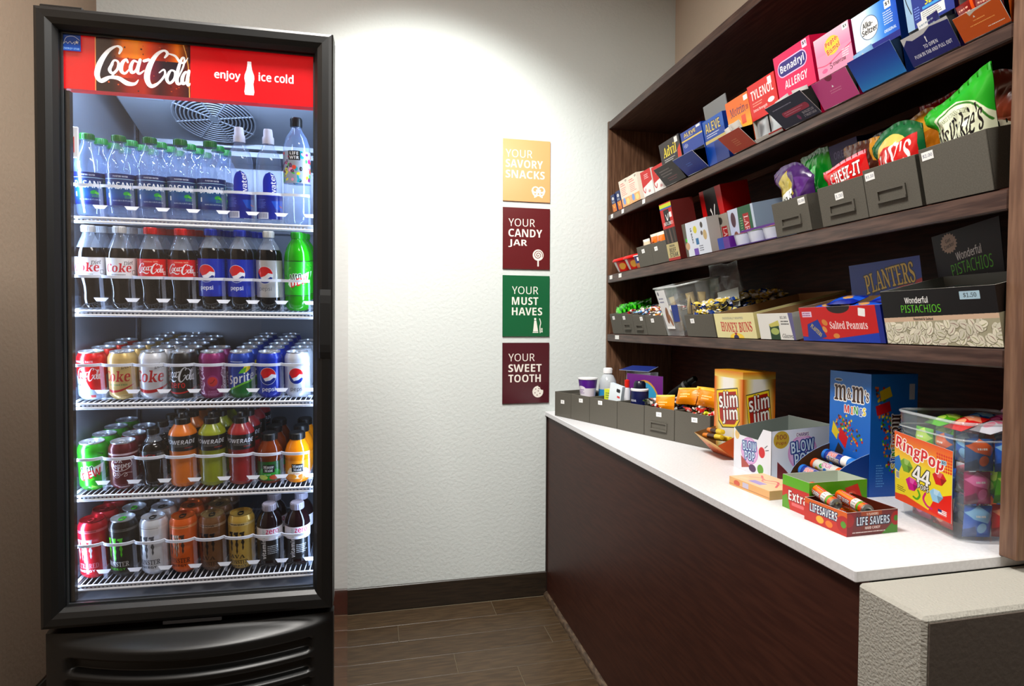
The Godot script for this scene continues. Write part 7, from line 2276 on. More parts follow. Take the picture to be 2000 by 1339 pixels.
	# folded umbrella
	t = thing("folded_umbrella", "black folded umbrella leaning against the shelf back", "umbrella", in_row(0.555, 0.280, 0, 0.165) * Transform3D(Basis.from_euler(Vector3(-0.2, 0, -0.95)).scaled(Vector3(0.72, 0.72, 0.72)), Vector3.ZERO))
	var blk := mat(Color(0.035, 0.037, 0.04), 0.5)
	b = MB.new()
	b.lathe(V([[0.0, -0.11], [0.016, -0.108], [0.024, -0.06], [0.027, 0.04], [0.025, 0.085], [0.02, 0.09]]), 10)
	part(t, "canopy", b.done(), blk)
	b = MB.new()
	b.lathe(V([[0.018, 0.09], [0.020, 0.10], [0.020, 0.14], [0.014, 0.146], [0.0, 0.147]]), 14)
	part(t, "grip", b.done(), mat(Color(0.05, 0.05, 0.055), 0.3))
	b = MB.new()
	b.lathe(V([[0.0275, 0.048], [0.0282, 0.050], [0.0282, 0.064], [0.0275, 0.066]]), 12)
	part(t, "strap", b.done(), mat(Color(0.45, 0.45, 0.46), 0.4))
	o = part(self, "travel_case", box_mesh(Vector3(-0.06, 0, -0.05), Vector3(0.06, 0.10, 0.05), 0.006), blk, in_row(0.565, 0.285, 0, 0.0))
	tag(o, "black travel case under the folded umbrella", "case")
	# sweets in the last three bins
	var sm := [sweet_mesh(0.021, 0.012, Color(0.72, 0.72, 0.76), Color(0.20, 0.16, 0.40)), sweet_mesh(0.021, 0.012, Color(0.16, 0.16, 0.14), Color(0.70, 0.70, 0.68)), sweet_mesh(0.021, 0.011, Color(0.62, 0.10, 0.10), Color(0.85, 0.85, 0.85)), sweet_mesh(0.021, 0.011, Color(0.25, 0.33, 0.18), Color(0.7, 0.7, 0.66))]
	heap("wrapped_candy", "silver, black or red wrapped sweet in the worktop bins", "dark sweets", in_row(0.655, 0.0), Vector3(-0.065, 0.105, -0.19), Vector3(0.075, 0.142, -0.03), 46, sm, foil, 61)
	f = face(110, 80, Color(0.86, 0.52, 0.04), [["r", 0, 0, 110, 8, Color(0.92, 0.72, 0.25)], ["f", 26, 34, 56, 2, 11, Color(0.95, 0.85, 0.6)], ["p", [0, 60, 110, 50, 110, 80, 0, 80], Color(0.78, 0.44, 0.02)]])
	var ym := packet_mesh(0.10, 0.07, 0.03, f)
	for q in [[0.700, 0.035, 0.112, -0.2, 0.0, 0.1], [0.765, 0.085, 0.148, -0.4, 0.0, 0.10], [0.87, 0.085, 0.150, -0.3, 0.0, -0.05], [0.80, 0.145, 0.150, -0.4, 0.0, 0.0], [0.905, 0.145, 0.140, -0.4, 0.0, 0.05], [0.728, 0.160, 0.135, -0.5, 0.0, 0.0]]:
		o = part(self, "yellow_snack_packet", ym, foil, in_row(q[0], q[1], q[4], q[2] - 0.01) * Transform3D(Basis.from_euler(Vector3(q[3], 0, q[5])), Vector3.ZERO))
		tag(o, "glossy yellow-orange snack packet heaped in the worktop bins", "packet", "yellow-orange packets")
	sm = [sweet_mesh(0.021, 0.012, Color(0.30, 0.65, 0.08), Color(0.85, 0.85, 0.2)), sweet_mesh(0.021, 0.012, Color(0.75, 0.08, 0.08), Color(0.9, 0.88, 0.86)), sweet_mesh(0.021, 0.012, Color(0.82, 0.76, 0.15), Color(0.3, 0.6, 0.1)), sweet_mesh(0.021, 0.012, Color(0.80, 0.76, 0.72), Color(0.7, 0.1, 0.1))]
	heap("wrapped_candy", "green, yellow or red wrapped sweet in the bin nearest the yellow stick box", "bright sweets", in_row(0.872, 0.0), Vector3(-0.06, 0.10, -0.19), Vector3(0.065, 0.130, -0.03), 40, sm, foil, 67)

	stick_box()
	pop_box()
	minis_box()
	gum_and_rolls()
	ring_tub()

func red_bottle() -> ArrayMesh:
	var b := MB.new()
	b.lathe(V([[0.0, 0.002], [0.014, 0.0], [0.015, 0.15], [0.011, 0.158]]), 14, sw(Color(0.75, 0.75, 0.78)))
	b.lathe(V([[0.012, 0.158], [0.012, 0.192], [0.0, 0.196]]), 14, sw(Color(0.78, 0.10, 0.05)))
	return b.done()

func stick_art(w: int, h: int, dim: float, size: float) -> Rect2:
	var c := Canvas.new(w, h, Color(0.86, 0.84, 0.76).darkened(dim))
	c.blend(0, 0, w, h, [Color(0.80, 0.34, 0.03), Color(0.88, 0.80, 0.45), Color(0.90, 0.89, 0.86), Color(0.90, 0.89, 0.86), Color(0.90, 0.89, 0.84), Color(0.88, 0.78, 0.40), Color(0.78, 0.36, 0.04)], true)
	c.blend(0, 0, w, h * 0.08, [Color(0.80, 0.45, 0.06), Color(0.86, 0.78, 0.40)])
	var m := Vector2(w * 0.5, h * 0.42)
	var q := func(a: float, e: float) -> Vector2: return m + (Vector2(a, e) * size).rotated(-0.14)
	c.poly(PackedVector2Array([q.call(-0.46, -0.42), q.call(0.46, -0.42), q.call(0.46, 0.34), q.call(0.30, 0.50), q.call(-0.30, 0.50), q.call(-0.46, 0.34)]), Color(0.10, 0.10, 0.08))
	c.poly(PackedVector2Array([q.call(-0.45, -0.40), q.call(0.44, -0.40), q.call(0.44, 0.33), q.call(0.28, 0.48), q.call(-0.28, 0.48), q.call(-0.44, 0.32)]), Color(0.92, 0.80, 0.15))
	c.poly(PackedVector2Array([q.call(-0.38, -0.34), q.call(0.38, -0.34), q.call(0.38, 0.28), q.call(0.24, 0.42), q.call(-0.24, 0.42), q.call(-0.38, 0.28)]), Color(0.62, 0.10, 0.04))
	c.text("slim", m.x - 0.40 * size, m.y - 0.36 * size, 0.80 * size, 0.38 * size, WHITE, "b", {"rot": -0.14, "out": Color(0.25, 0.05, 0.03), "ow": 2})
	c.text("jim", m.x - 0.24 * size, m.y - 0.02 * size, 0.66 * size, 0.42 * size, WHITE, "b", {"rot": -0.14, "out": Color(0.25, 0.05, 0.03), "ow": 2})
	c.oval(w * 0.9, h * 0.96, w * 0.1, h * 0.06, Color(0.75, 0.25, 0.04))
	return sheet_two.put(c)

func stick_box() -> void:
	var fa := stick_art(150, 250, 0.0, 124.0)
	var fb := stick_art(150, 250, 0.0, 116.0)
	var t := thing("meat_stick_dispenser", "yellow and white meat stick box with an open tray in front", "box", on_top(1.19, 1.165))
	var b := MB.new()
	b.box(Vector3(-0.085, 0, -0.125), Vector3(0.085, 0.297, 0), {"f": fa, "r": fb}, sw(Color(0.82, 0.58, 0.12)))
	part(t, "carton", b.done(), card)
	# tilted tray in front
	b = MB.new()
	var yl := face(140, 90, Color(0.84, 0.50, 0.12), [["g", 0, 0, 140, 90, [Color(0.88, 0.75, 0.30), Color(0.84, 0.42, 0.15), Color(0.80, 0.30, 0.12)]], ["l", [40, 40, 60, 30, 80, 46, 64, 62, 44, 50], 4, Color(0.70, 0.20, 0.08)]])
	var inn := sw(Color(0.45, 0.30, 0.14))
	b.slab(Vector3(-0.07, 0.0, 0.012), Vector3(0.07, 0.0, 0.012), Vector3(0.075, 0.052, 0.085), Vector3(-0.075, 0.072, 0.085), 0.0015, yl, inn)
	b.slab(Vector3(0.07, 0.0, 0.012), Vector3(0.07, 0.0, 0.001), Vector3(0.075, 0.088, 0.001), Vector3(0.075, 0.052, 0.083), 0.0015, sw(Color(0.80, 0.32, 0.08)), inn)
	b.slab(Vector3(-0.07, 0.0, 0.001), Vector3(-0.07, 0.0, 0.012), Vector3(-0.075, 0.072, 0.083), Vector3(-0.075, 0.092, 0.001), 0.0015, sw(Color(0.80, 0.50, 0.12)), inn)
	part(t, "tray", b.done(), card)
	for q in [[0.058, 0.026, 0.1], [0.084, 0.046, -0.1], [0.066, 0.056, 0.05]]:
		var n := thing("meat_stick", "wrapped meat stick in the tray of the yellow box", "snack", t.transform * Transform3D(Basis.from_euler(Vector3(-0.2, q[2], 0.1)), Vector3(0, q[0] + 0.004, q[1])), "meat sticks in the tray")
		b = MB.new()
		b.x = Transform3D(Basis(Vector3.BACK, PI / 2), Vector3.ZERO)
		b.lathe(V([[0.0, -0.052], [0.009, -0.050], [0.010, -0.018]]), 10, sw(Color(0.86, 0.72, 0.12)))
		b.lathe(V([[0.010, -0.018], [0.010, 0.022]]), 10, sw(Color(0.24, 0.12, 0.06)))
		b.lathe(V([[0.010, 0.022], [0.009, 0.050], [0.0, 0.052]]), 10, sw(Color(0.80, 0.45, 0.08)))
		part(n, "wrapper", b.done(), foil)

func pop_box() -> void:
	var dot := func(c: Canvas, x: float, y: float, s: float) -> void:
		c.oval(x, y, 56 * s, 58 * s, Color(0.80, 0.58, 0.78))
		c.oval(x, y, 50 * s, 52 * s, Color(0.84, 0.68, 0.85))
		for q in [["BLOW", -44, -40, 88, 38], ["POP", -30, 2, 64, 38]]:
			c.text(q[0], x + q[1] * s, y + q[2] * s, q[3] * s, q[4] * s, Color(0.80, 0.88, 0.94), "b", {"rot": -0.1, "out": Color(0.06, 0.20, 0.50), "ow": 4.0 * s})
	var c := Canvas.new(190, 160, Color(0.88, 0.89, 0.92))
	dot.call(c, 84, 86, 0.8)
	c.oval(146, 78, 15, 18, Color(0.78, 0.08, 0.12))
	c.stroke([Vector2(160, 60), Vector2(172, 50)], 2, INK)
	c.stroke([Vector2(164, 68), Vector2(178, 64)], 2, INK)
	c.poly(PackedVector2Array([Vector2(40, 110), Vector2(90, 140), Vector2(44, 152)]), Color(0.66, 0.28, 0.24))
	c.oval(140, 136, 15, 16, Color(0.35, 0.60, 0.15))
	c.oval(100, 142, 18, 13, Color(0.32, 0.18, 0.34))
	c.oval(18, 40, 12, 18, Color(0.86, 0.72, 0.45))
	var fa := sheet_two.put(c)
	c = Canvas.new(260, 190, Color(0.80, 0.84, 0.90))
	dot.call(c, 138, 92, 1.15)
	c.oval(44, 36, 34, 34, Color(0.68, 0.58, 0.10))
	c.text("100", 22, 16, 44, 18, Color(0.45, 0.1, 0.1), "r")
	c.text("Pops", 22, 42, 44, 16, Color(0.45, 0.1, 0.1), "r")
	c.text("CHARMS", 110, 16, 54, 14, Color(0.30, 0.15, 0.40), "b", {"out": WHITE, "ow": 2})
	c.poly(PackedVector2Array([Vector2(28, 186), Vector2(28, 120), Vector2(96, 186)]), Color(0.42, 0.14, 0.14))
	var fb := sheet_two.put(c)
	var t := thing("lollipop_carton", "open white lollipop carton with purple round logos", "box", on_top(1.12, 1.403))
	var b := MB.new()
	var w := sw(Color(0.84, 0.84, 0.86))
	var g := sw(Color(0.46, 0.50, 0.48))
	var hw := 0.0925
	# left face cut low with a step, right face full, back raised
	var o := PackedVector2Array([Vector2(-hw, 0), Vector2(hw, 0), Vector2(hw, 0.144), Vector2(0.055, 0.144), Vector2(0.03, 0.108), Vector2(-0.06, 0.108), Vector2(-hw, 0.128)])
	b.prism(o, -0.0018, 0.0, fa, g)
	b.quad(Vector3(hw, 0, 0), Vector3(hw, 0, -0.20), Vector3(hw, 0.156, -0.20), Vector3(hw, 0.144, 0), fb)
	b.quad(Vector3(hw - 0.0015, 0, -0.20), Vector3(hw - 0.0015, 0, 0), Vector3(hw - 0.0015, 0.144, 0), Vector3(hw - 0.0015, 0.156, -0.20), g)
	b.quad(Vector3(-hw, 0, -0.20), Vector3(-hw, 0, 0), Vector3(-hw, 0.128, 0), Vector3(-hw, 0.158, -0.20), w)
	b.quad(Vector3(-hw + 0.0015, 0, 0), Vector3(-hw + 0.0015, 0, -0.20), Vector3(-hw + 0.0015, 0.158, -0.20), Vector3(-hw + 0.0015, 0.128, 0), g)
	b.quad(Vector3(hw, 0, -0.20), Vector3(-hw, 0, -0.20), Vector3(-hw, 0.160, -0.20), Vector3(hw, 0.160, -0.20), w)
	b.quad(Vector3(-hw, 0, -0.1985), Vector3(hw, 0, -0.1985), Vector3(hw, 0.160, -0.1985), Vector3(-hw, 0.160, -0.1985), g)
	b.quad(Vector3(-hw, 0.001, 0), Vector3(hw, 0.001, 0), Vector3(hw, 0.001, -0.2), Vector3(-hw, 0.001, -0.2), g)
	part(t, "carton", b.done(), card)

func minis_art(w: int, h: int, turned: bool) -> Rect2:
	var c := Canvas.new(w, h, Color(0.03, 0.26, 0.66))
	c.blend(0, 0, w, h, [Color(0.10, 0.42, 0.76), Color(0.05, 0.38, 0.75), Color(0.04, 0.32, 0.70)])
	var brown := Color(0.20, 0.08, 0.05)
	var cols := [Color(0.75, 0.06, 0.08), Color(0.85, 0.75, 0.1), Color(0.15, 0.55, 0.15), Color(0.85, 0.4, 0.05), Color(0.1, 0.3, 0.75), Color(0.3, 0.14, 0.08)]
	var r := RandomNumberGenerator.new()
	r.seed = 21
	if not turned:
		for q in [[0.40, 0.46, 90], [0.62, 0.56, 40]]:
			for k in int(q[2]):
				var a := r.randf() * TAU
				var d := r.randf()
				c.oval(w * (q[0] + 0.26 * d * cos(a)), h * (q[1] + 0.10 * d * sin(a)), 3.6, 3.6, cols[k % 6])
		c.poly(PackedVector2Array([Vector2(w * 0.10, h * 0.44), Vector2(w * 0.24, h * 0.52), Vector2(w * 0.20, h * 0.60), Vector2(w * 0.06, h * 0.54)]), Color(0.80, 0.72, 0.10))
		c.poly(PackedVector2Array([Vector2(w * 0.28, h * 0.48), Vector2(w * 0.48, h * 0.56), Vector2(w * 0.42, h * 0.66), Vector2(w * 0.24, h * 0.58)]), Color(0.75, 0.04, 0.10))
		c.poly(PackedVector2Array([Vector2(w * 0.24, h * 0.62), Vector2(w * 0.38, h * 0.68), Vector2(w * 0.18, h * 0.86), Vector2(w * 0.06, h * 0.80)]), Color(0.16, 0.14, 0.16))
		c.text("m&m", w * 0.10, h * 0.75, w * 0.24, h * 0.05, WHITE, "s", {"rot": -0.9})
		for q in [["m", 0.12, 0.30], ["&", 0.44, 0.10], ["m", 0.56, 0.28], ["'s", 0.86, 0.09]]:
			c.text(q[0], w * q[1], h * (0.12 if q[0] == "m" else 0.14), w * q[2], h * (0.13 if q[0] == "m" else 0.09), brown, "s", {"out": WHITE, "ow": 3.5})
		for k in 5:
			c.text("MINIS"[k], w * [0.38, 0.54, 0.61, 0.75, 0.82][k], h * (0.285 + (k % 2) * 0.008), 0, h * 0.062, cols[[0, 3, 2, 4, 1][k]], "b", {"out": WHITE, "ow": 2.5})
		c.oval(w * 0.22, h * 0.075, w * 0.10, h * 0.014, WHITE)
		c.oval(w * 0.22, h * 0.075, w * 0.09, h * 0.010, Color(0.1, 0.1, 0.15))
	else:
		for k in 150:
			var u := r.randf()
			c.oval(w * (0.20 + 0.30 * u + r.randf_range(-0.12, 0.12)), h * (0.10 + 0.72 * u), 3.8, 3.8, cols[k % 6])
		c.poly(PackedVector2Array([Vector2(w * 0.18, h * 0.14), Vector2(w * 0.40, h * 0.10), Vector2(w * 0.46, h * 0.18), Vector2(w * 0.22, h * 0.22)]), Color(0.80, 0.70, 0.10))
		c.poly(PackedVector2Array([Vector2(w * 0.10, h * 0.26), Vector2(w * 0.40, h * 0.22), Vector2(w * 0.44, h * 0.30), Vector2(w * 0.14, h * 0.34)]), Color(0.72, 0.04, 0.10))
		c.text("m&m's", w * 0.26, h * 0.44, h * 0.36, w * 0.26, brown, "s", {"rot": PI / 2, "out": WHITE, "ow": 3})
		for k in 5:
			c.text("MINIS"[k], w * 0.48, h * (0.50 + k * 0.055), 0, w * 0.12, cols[[0, 3, 2, 4, 1][k]], "b", {"rot": PI / 2, "out": WHITE, "ow": 2.5})
		c.fine(w * 0.14, h * 0.74, w * 0.16, 9, 7, Color(0.4, 0.65, 0.9))
		c.rect(w * 0.82, h * 0.08, w * 0.12, h * 0.13, Color(0.70, 0.72, 0.76))
	return sheet_two.put(c)

func minis_box() -> void:
	var fa := minis_art(180, 330, false)
	var fb := minis_art(180, 330, true)
	var t := thing("candy_dispenser", "tall blue candy box with a curved bin of tubes at its foot", "box", on_top(1.272, 1.620, -0.06))
	var b := MB.new()
	b.box(Vector3(-0.078, 0, -0.14), Vector3(0.078, 0.326, 0), {"f": fa, "r": fb}, sw(Color(0.03, 0.22, 0.55)))
	part(t, "carton", b.done(), card)
	# curved bin walls
	for s in [-1.0, 1.0]:
		var o := PackedVector2Array([Vector2(0, 0.002), Vector2(0, 0.115)])
		for k in 9:
			var a := PI / 2 * k / 8.0
			o.append(Vector2(-0.125 * sin(a), 0.055 + 0.060 * cos(a) - 0.035 * sin(a)))
		o.append(Vector2(-0.11, 0.002))
		o.reverse()
		b = MB.new()
		b.x = Transform3D(Basis(Vector3.UP, PI / 2), Vector3(s * 0.076, 0, 0.0005))
		var q := PackedVector2Array()
		for p in o:
			q.append(p)
		if Geometry2D.is_polygon_clockwise(q):
			q.reverse()
		b.prism(q, -0.001, 0.001, sw(Color(0.03, 0.24, 0.58)) if s > 0 else sw(Color(0.30, 0.20, 0.12)), sw(Color(0.5, 0.6, 0.75)))
		part(t, "bin_side", b.done(), card)
	b = MB.new()
	b.slab(Vector3(-0.076, 0.002, 0.112), Vector3(0.076, 0.002, 0.112), Vector3(0.076, 0.022, 0.128), Vector3(-0.076, 0.022, 0.128), 0.0015, sw(Color(0.03, 0.26, 0.62)), sw(Color(0.3, 0.2, 0.12)))
	b.quad(Vector3(-0.076, 0.003, 0.112), Vector3(0.076, 0.003, 0.112), Vector3(0.076, 0.003, 0.001), Vector3(-0.076, 0.003, 0.001), sw(Color(0.3, 0.2, 0.12)))
	part(t, "bin_front", b.done(), card)
	var f := face(200, 70, Color(0.05, 0.18, 0.55), [["r", 0, 0, 34, 70, Color(0.12, 0.45, 0.80)], ["r", 34, 0, 40, 70, WHITE], ["t", "m&m's", 84, 8, 84, 30, Color(0.22, 0.09, 0.05), "s", {"out": WHITE, "ow": 2}], ["t", "MINIS", 110, 42, 54, 18, Color(0.8, 0.2, 0.1), "b", {"out": WHITE, "ow": 1.5}]])
	var f2 := face(200, 70, Color(0.78, 0.78, 0.76), [["r", 0, 0, 34, 70, Color(0.85, 0.34, 0.06)], ["o", 100, 30, 12, 10, Color(0.1, 0.4, 0.7)], ["o", 130, 44, 12, 10, Color(0.2, 0.6, 0.2)], ["o", 160, 24, 12, 10, Color(0.75, 0.6, 0.1)], ["t", "MINIS", 70, 44, 60, 20, Color(0.6, 0.1, 0.4), "b", {"out": WHITE, "ow": 1.5}], ["o", 60, 18, 10, 9, Color(0.1, 0.15, 0.4)]])
	for k in 3:
		var n := thing("candy_tube", ["blue and white candy tube lying lowest in the curved bin", "orange-capped candy tube in the middle of the curved bin", "dark blue candy tube lying highest in the curved bin"][k], "tube", t.transform * Transform3D(Basis.from_euler(Vector3(0, [0.06, 0.05, 0.05][k], -0.06)), Vector3([-0.004, 0.0, 0.004][k], [0.040, 0.058, 0.084][k], [0.092, 0.058, 0.026][k])), "tubes in the curved bin")
		b = MB.new()
		b.x = Transform3D(Basis(Vector3.BACK, PI / 2), Vector3.ZERO) * Transform3D(Basis(Vector3.UP, -PI / 2), Vector3.ZERO)
		# seen lying: the print runs along the tube
		b.grid(20, 1, func(a: float, e: float) -> Vector3:
			return Vector3(sin(TAU * a) * 0.0155, (0.5 - e) * 0.108, cos(TAU * a) * 0.0155), Rect2(0, 0, 0, 0))
		var r: Rect2 = f2 if k == 1 else f
		# rewrite the uv so that v runs round and u along
		for j in b.t.size():
			var a := float(j % 21) / 20.0
			var along := 1.0 if j >= 21 else 0.0
			b.t[j] = Vector2(lerpf(r.position.x, r.end.x, 1.0 - along), lerpf(r.position.y, r.end.y, fposmod(a * 2.0, 1.0)))
		part(n, "tube", b.done(), card)
		b = MB.new()
		b.x = Transform3D(Basis(Vector3.BACK, PI / 2), Vector3.ZERO)
		b.lathe(V([[0.0165, 0.046], [0.0165, 0.056], [0.013, 0.058], [0.0, 0.058]]), 18)
		part(n, "cap", b.done(), cm("tube cap %d" % (k % 2), Color(0.85, 0.30, 0.05) if k == 1 else Color(0.10, 0.42, 0.78), 0.35))

func gum_and_rolls() -> void:
	# flat pastel box
	var f := face(200, 30, Color(0.86, 0.66, 0.42), [["o", 40, 16, 16, 10, Color(0.80, 0.35, 0.25)], ["r", 70, 4, 30, 20, Color(0.75, 0.72, 0.80)], ["r", 0, 22, 200, 3, Color(0.75, 0.5, 0.3)]])
	var tp := face(200, 140, Color(0.90, 0.72, 0.55), [["l", [30, 30, 80, 60, 120, 40, 170, 90], 7, Color(0.80, 0.35, 0.35)], ["l", [30, 80, 60, 50, 100, 80, 160, 40], 6, Color(0.86, 0.50, 0.45)], ["r", 70, 90, 60, 30, Color(0.60, 0.55, 0.75)], ["o", 40, 110, 20, 12, Color(0.85, 0.75, 0.6)]])
	carton("gum_pack", "flat pastel orange gum pack lying before the lollipop carton", "box", on_top(0.985, 1.585, 0.06), 0.165, 0.024, 0.115, f, Color(0.85, 0.68, 0.45), "", {"t": tp})
	# gum tray
	f = face(110, 90, Color(0.75, 0.16, 0.12), [["r", 0, 0, 110, 28, Color(0.35, 0.65, 0.10)], ["t", "Extra", 26, 38, 76, 26, WHITE, "b", {"out": Color(0.5, 0.05, 0.05), "ow": 2}], ["rr", 40, 68, 50, 9, 3, Color(0.85, 0.4, 0.4)], ["p", [0, 60, 20, 50, 34, 90, 0, 90], Color(0.35, 0.6, 0.12)]])
	var fr := face(180, 90, Color(0.28, 0.60, 0.06), [["p", [110, 20, 150, 10, 170, 60, 130, 70], Color(0.75, 0.14, 0.10)], ["o", 132, 40, 14, 12, Color(0.85, 0.3, 0.2)], ["l", [30, 50, 50, 40, 80, 50], 7, Color(0.1, 0.2, 0.05)], ["t", "xtra", 44, 34, 56, 22, Color(0.08, 0.14, 0.04), "b"]])
	open_box("gum_tray", "open green gum tray behind the hard candy tray", on_top(0.992, 1.762, 0.02), 0.092, 0.082, 0.165, f, Color(0.30, 0.58, 0.10), Color(0.72, 0.76, 0.70), fr)
	# hard candy tray with rolls
	f = face(130, 62, Color(0.72, 0.14, 0.08), [["p", [0, 0, 130, 0, 130, 20, 0, 14], Color(0.80, 0.35, 0.08)], ["t", "LIFESAVERS", 18, 10, 84, 22, WHITE, "b", {"out": Color(0.05, 0.15, 0.3), "ow": 2}], ["o", 50, 46, 12, 10, Color(0.90, 0.65, 0.15)], ["o", 78, 48, 11, 9, Color(0.85, 0.45, 0.1)], ["o", 120, 34, 20, 22, Color(0.65, 0.08, 0.08)], ["o", 120, 34, 8, 9, Color(0.3, 0.55, 0.1)]])
	fr = face(220, 88, Color(0.42, 0.14, 0.14), [["p", [0, 0, 40, 0, 20, 88, 0, 88], Color(0.50, 0.08, 0.12)], ["p", [150, 88, 220, 30, 220, 88], Color(0.25, 0.50, 0.10)], ["g", 60, 0, 90, 88, [Color(0.62, 0.25, 0.05), Color(0.35, 0.08, 0.08)]], ["o", 10, 30, 20, 24, Color(0.62, 0.08, 0.08)], ["o", 212, 34, 22, 26, Color(0.62, 0.08, 0.08)], ["o", 212, 34, 9, 11, Color(0.25, 0.5, 0.1)], ["t", "5 FLAVORS", 84, 6, 50, 9, WHITE, "b"], ["t", "LIFE SAVERS", 42, 20, 142, 30, Color(0.86, 0.90, 0.94), "b", {"out": Color(0.03, 0.10, 0.22), "ow": 3}], ["t", "HARD CANDY", 78, 56, 66, 10, WHITE, "b"], ["f", 24, 74, 170, 1, 9, WHITE]])
	var t := open_box("hard_candy_tray", "open red and green hard candy tray at the front of the worktop", on_top(0.978, 1.876, 0.03), 0.125, 0.052, 0.135, f, Color(0.60, 0.12, 0.08), Color(0.30, 0.10, 0.05), fr)
	f = face(200, 70, Color(0.82, 0.26, 0.04), [["r", 0, 0, 200, 20, Color(0.85, 0.45, 0.08)], ["r", 120, 0, 36, 70, Color(0.86, 0.86, 0.84)], ["f", 124, 10, 28, 5, 11, Color(0.5, 0.5, 0.5)], ["t", "LIFE SAVERS", 20, 26, 90, 18, WHITE, "b", {"out": Color(0.2, 0.1, 0.2), "ow": 1.5}], ["r", 160, 0, 14, 70, Color(0.3, 0.6, 0.1)]])
	for k in 4:
		var p: Array = [[-0.038, 0.060, -0.03, 0.0, 0.10], [0.002, 0.052, -0.075, 0.0, 0.03], [0.0, 0.016, -0.035, 0.0, 0.0], [0.0, 0.016, -0.095, 0.0, 0.0]][k]
		var n := thing("candy_roll", ["orange candy roll propped on the far rim of the hard candy tray", "orange candy roll lying on top in the hard candy tray", "orange candy roll low at the front of the hard candy tray", "orange candy roll low at the back of the hard candy tray"][k], "candy", t.transform * Transform3D(Basis.from_euler(Vector3(0, -0.25 if k < 2 else 0.0, -p[4])), Vector3(p[0], p[1], p[2])), "orange candy rolls")
		var b := MB.new()
		b.grid(16, 1, func(a: float, e: float) -> Vector3:
			return Vector3((e - 0.5) * 0.105, -cos(TAU * a) * 0.0135, sin(TAU * a) * 0.0135), Rect2(0, 0, 0, 0))
		for j in b.t.size():
			var a := float(j % 17) / 16.0
			b.t[j] = Vector2(lerpf(f.position.x, f.end.x, 1.0 if j >= 17 else 0.0), lerpf(f.end.y, f.position.y, fposmod(a * 2.0, 1.0)))
		part(n, "wrapper", b.done(), foil)
		b = MB.new()
		b.x = Transform3D(Basis(Vector3.BACK, -PI / 2), Vector3.ZERO)
		b.lathe(V([[0.0137, 0.050], [0.013, 0.056], [0.008, 0.058], [0.0, 0.055]]), 14)
		part(n, "foil_end", b.done(), cm("roll foil", Color(0.62, 0.63, 0.62), 0.3, 0.8))

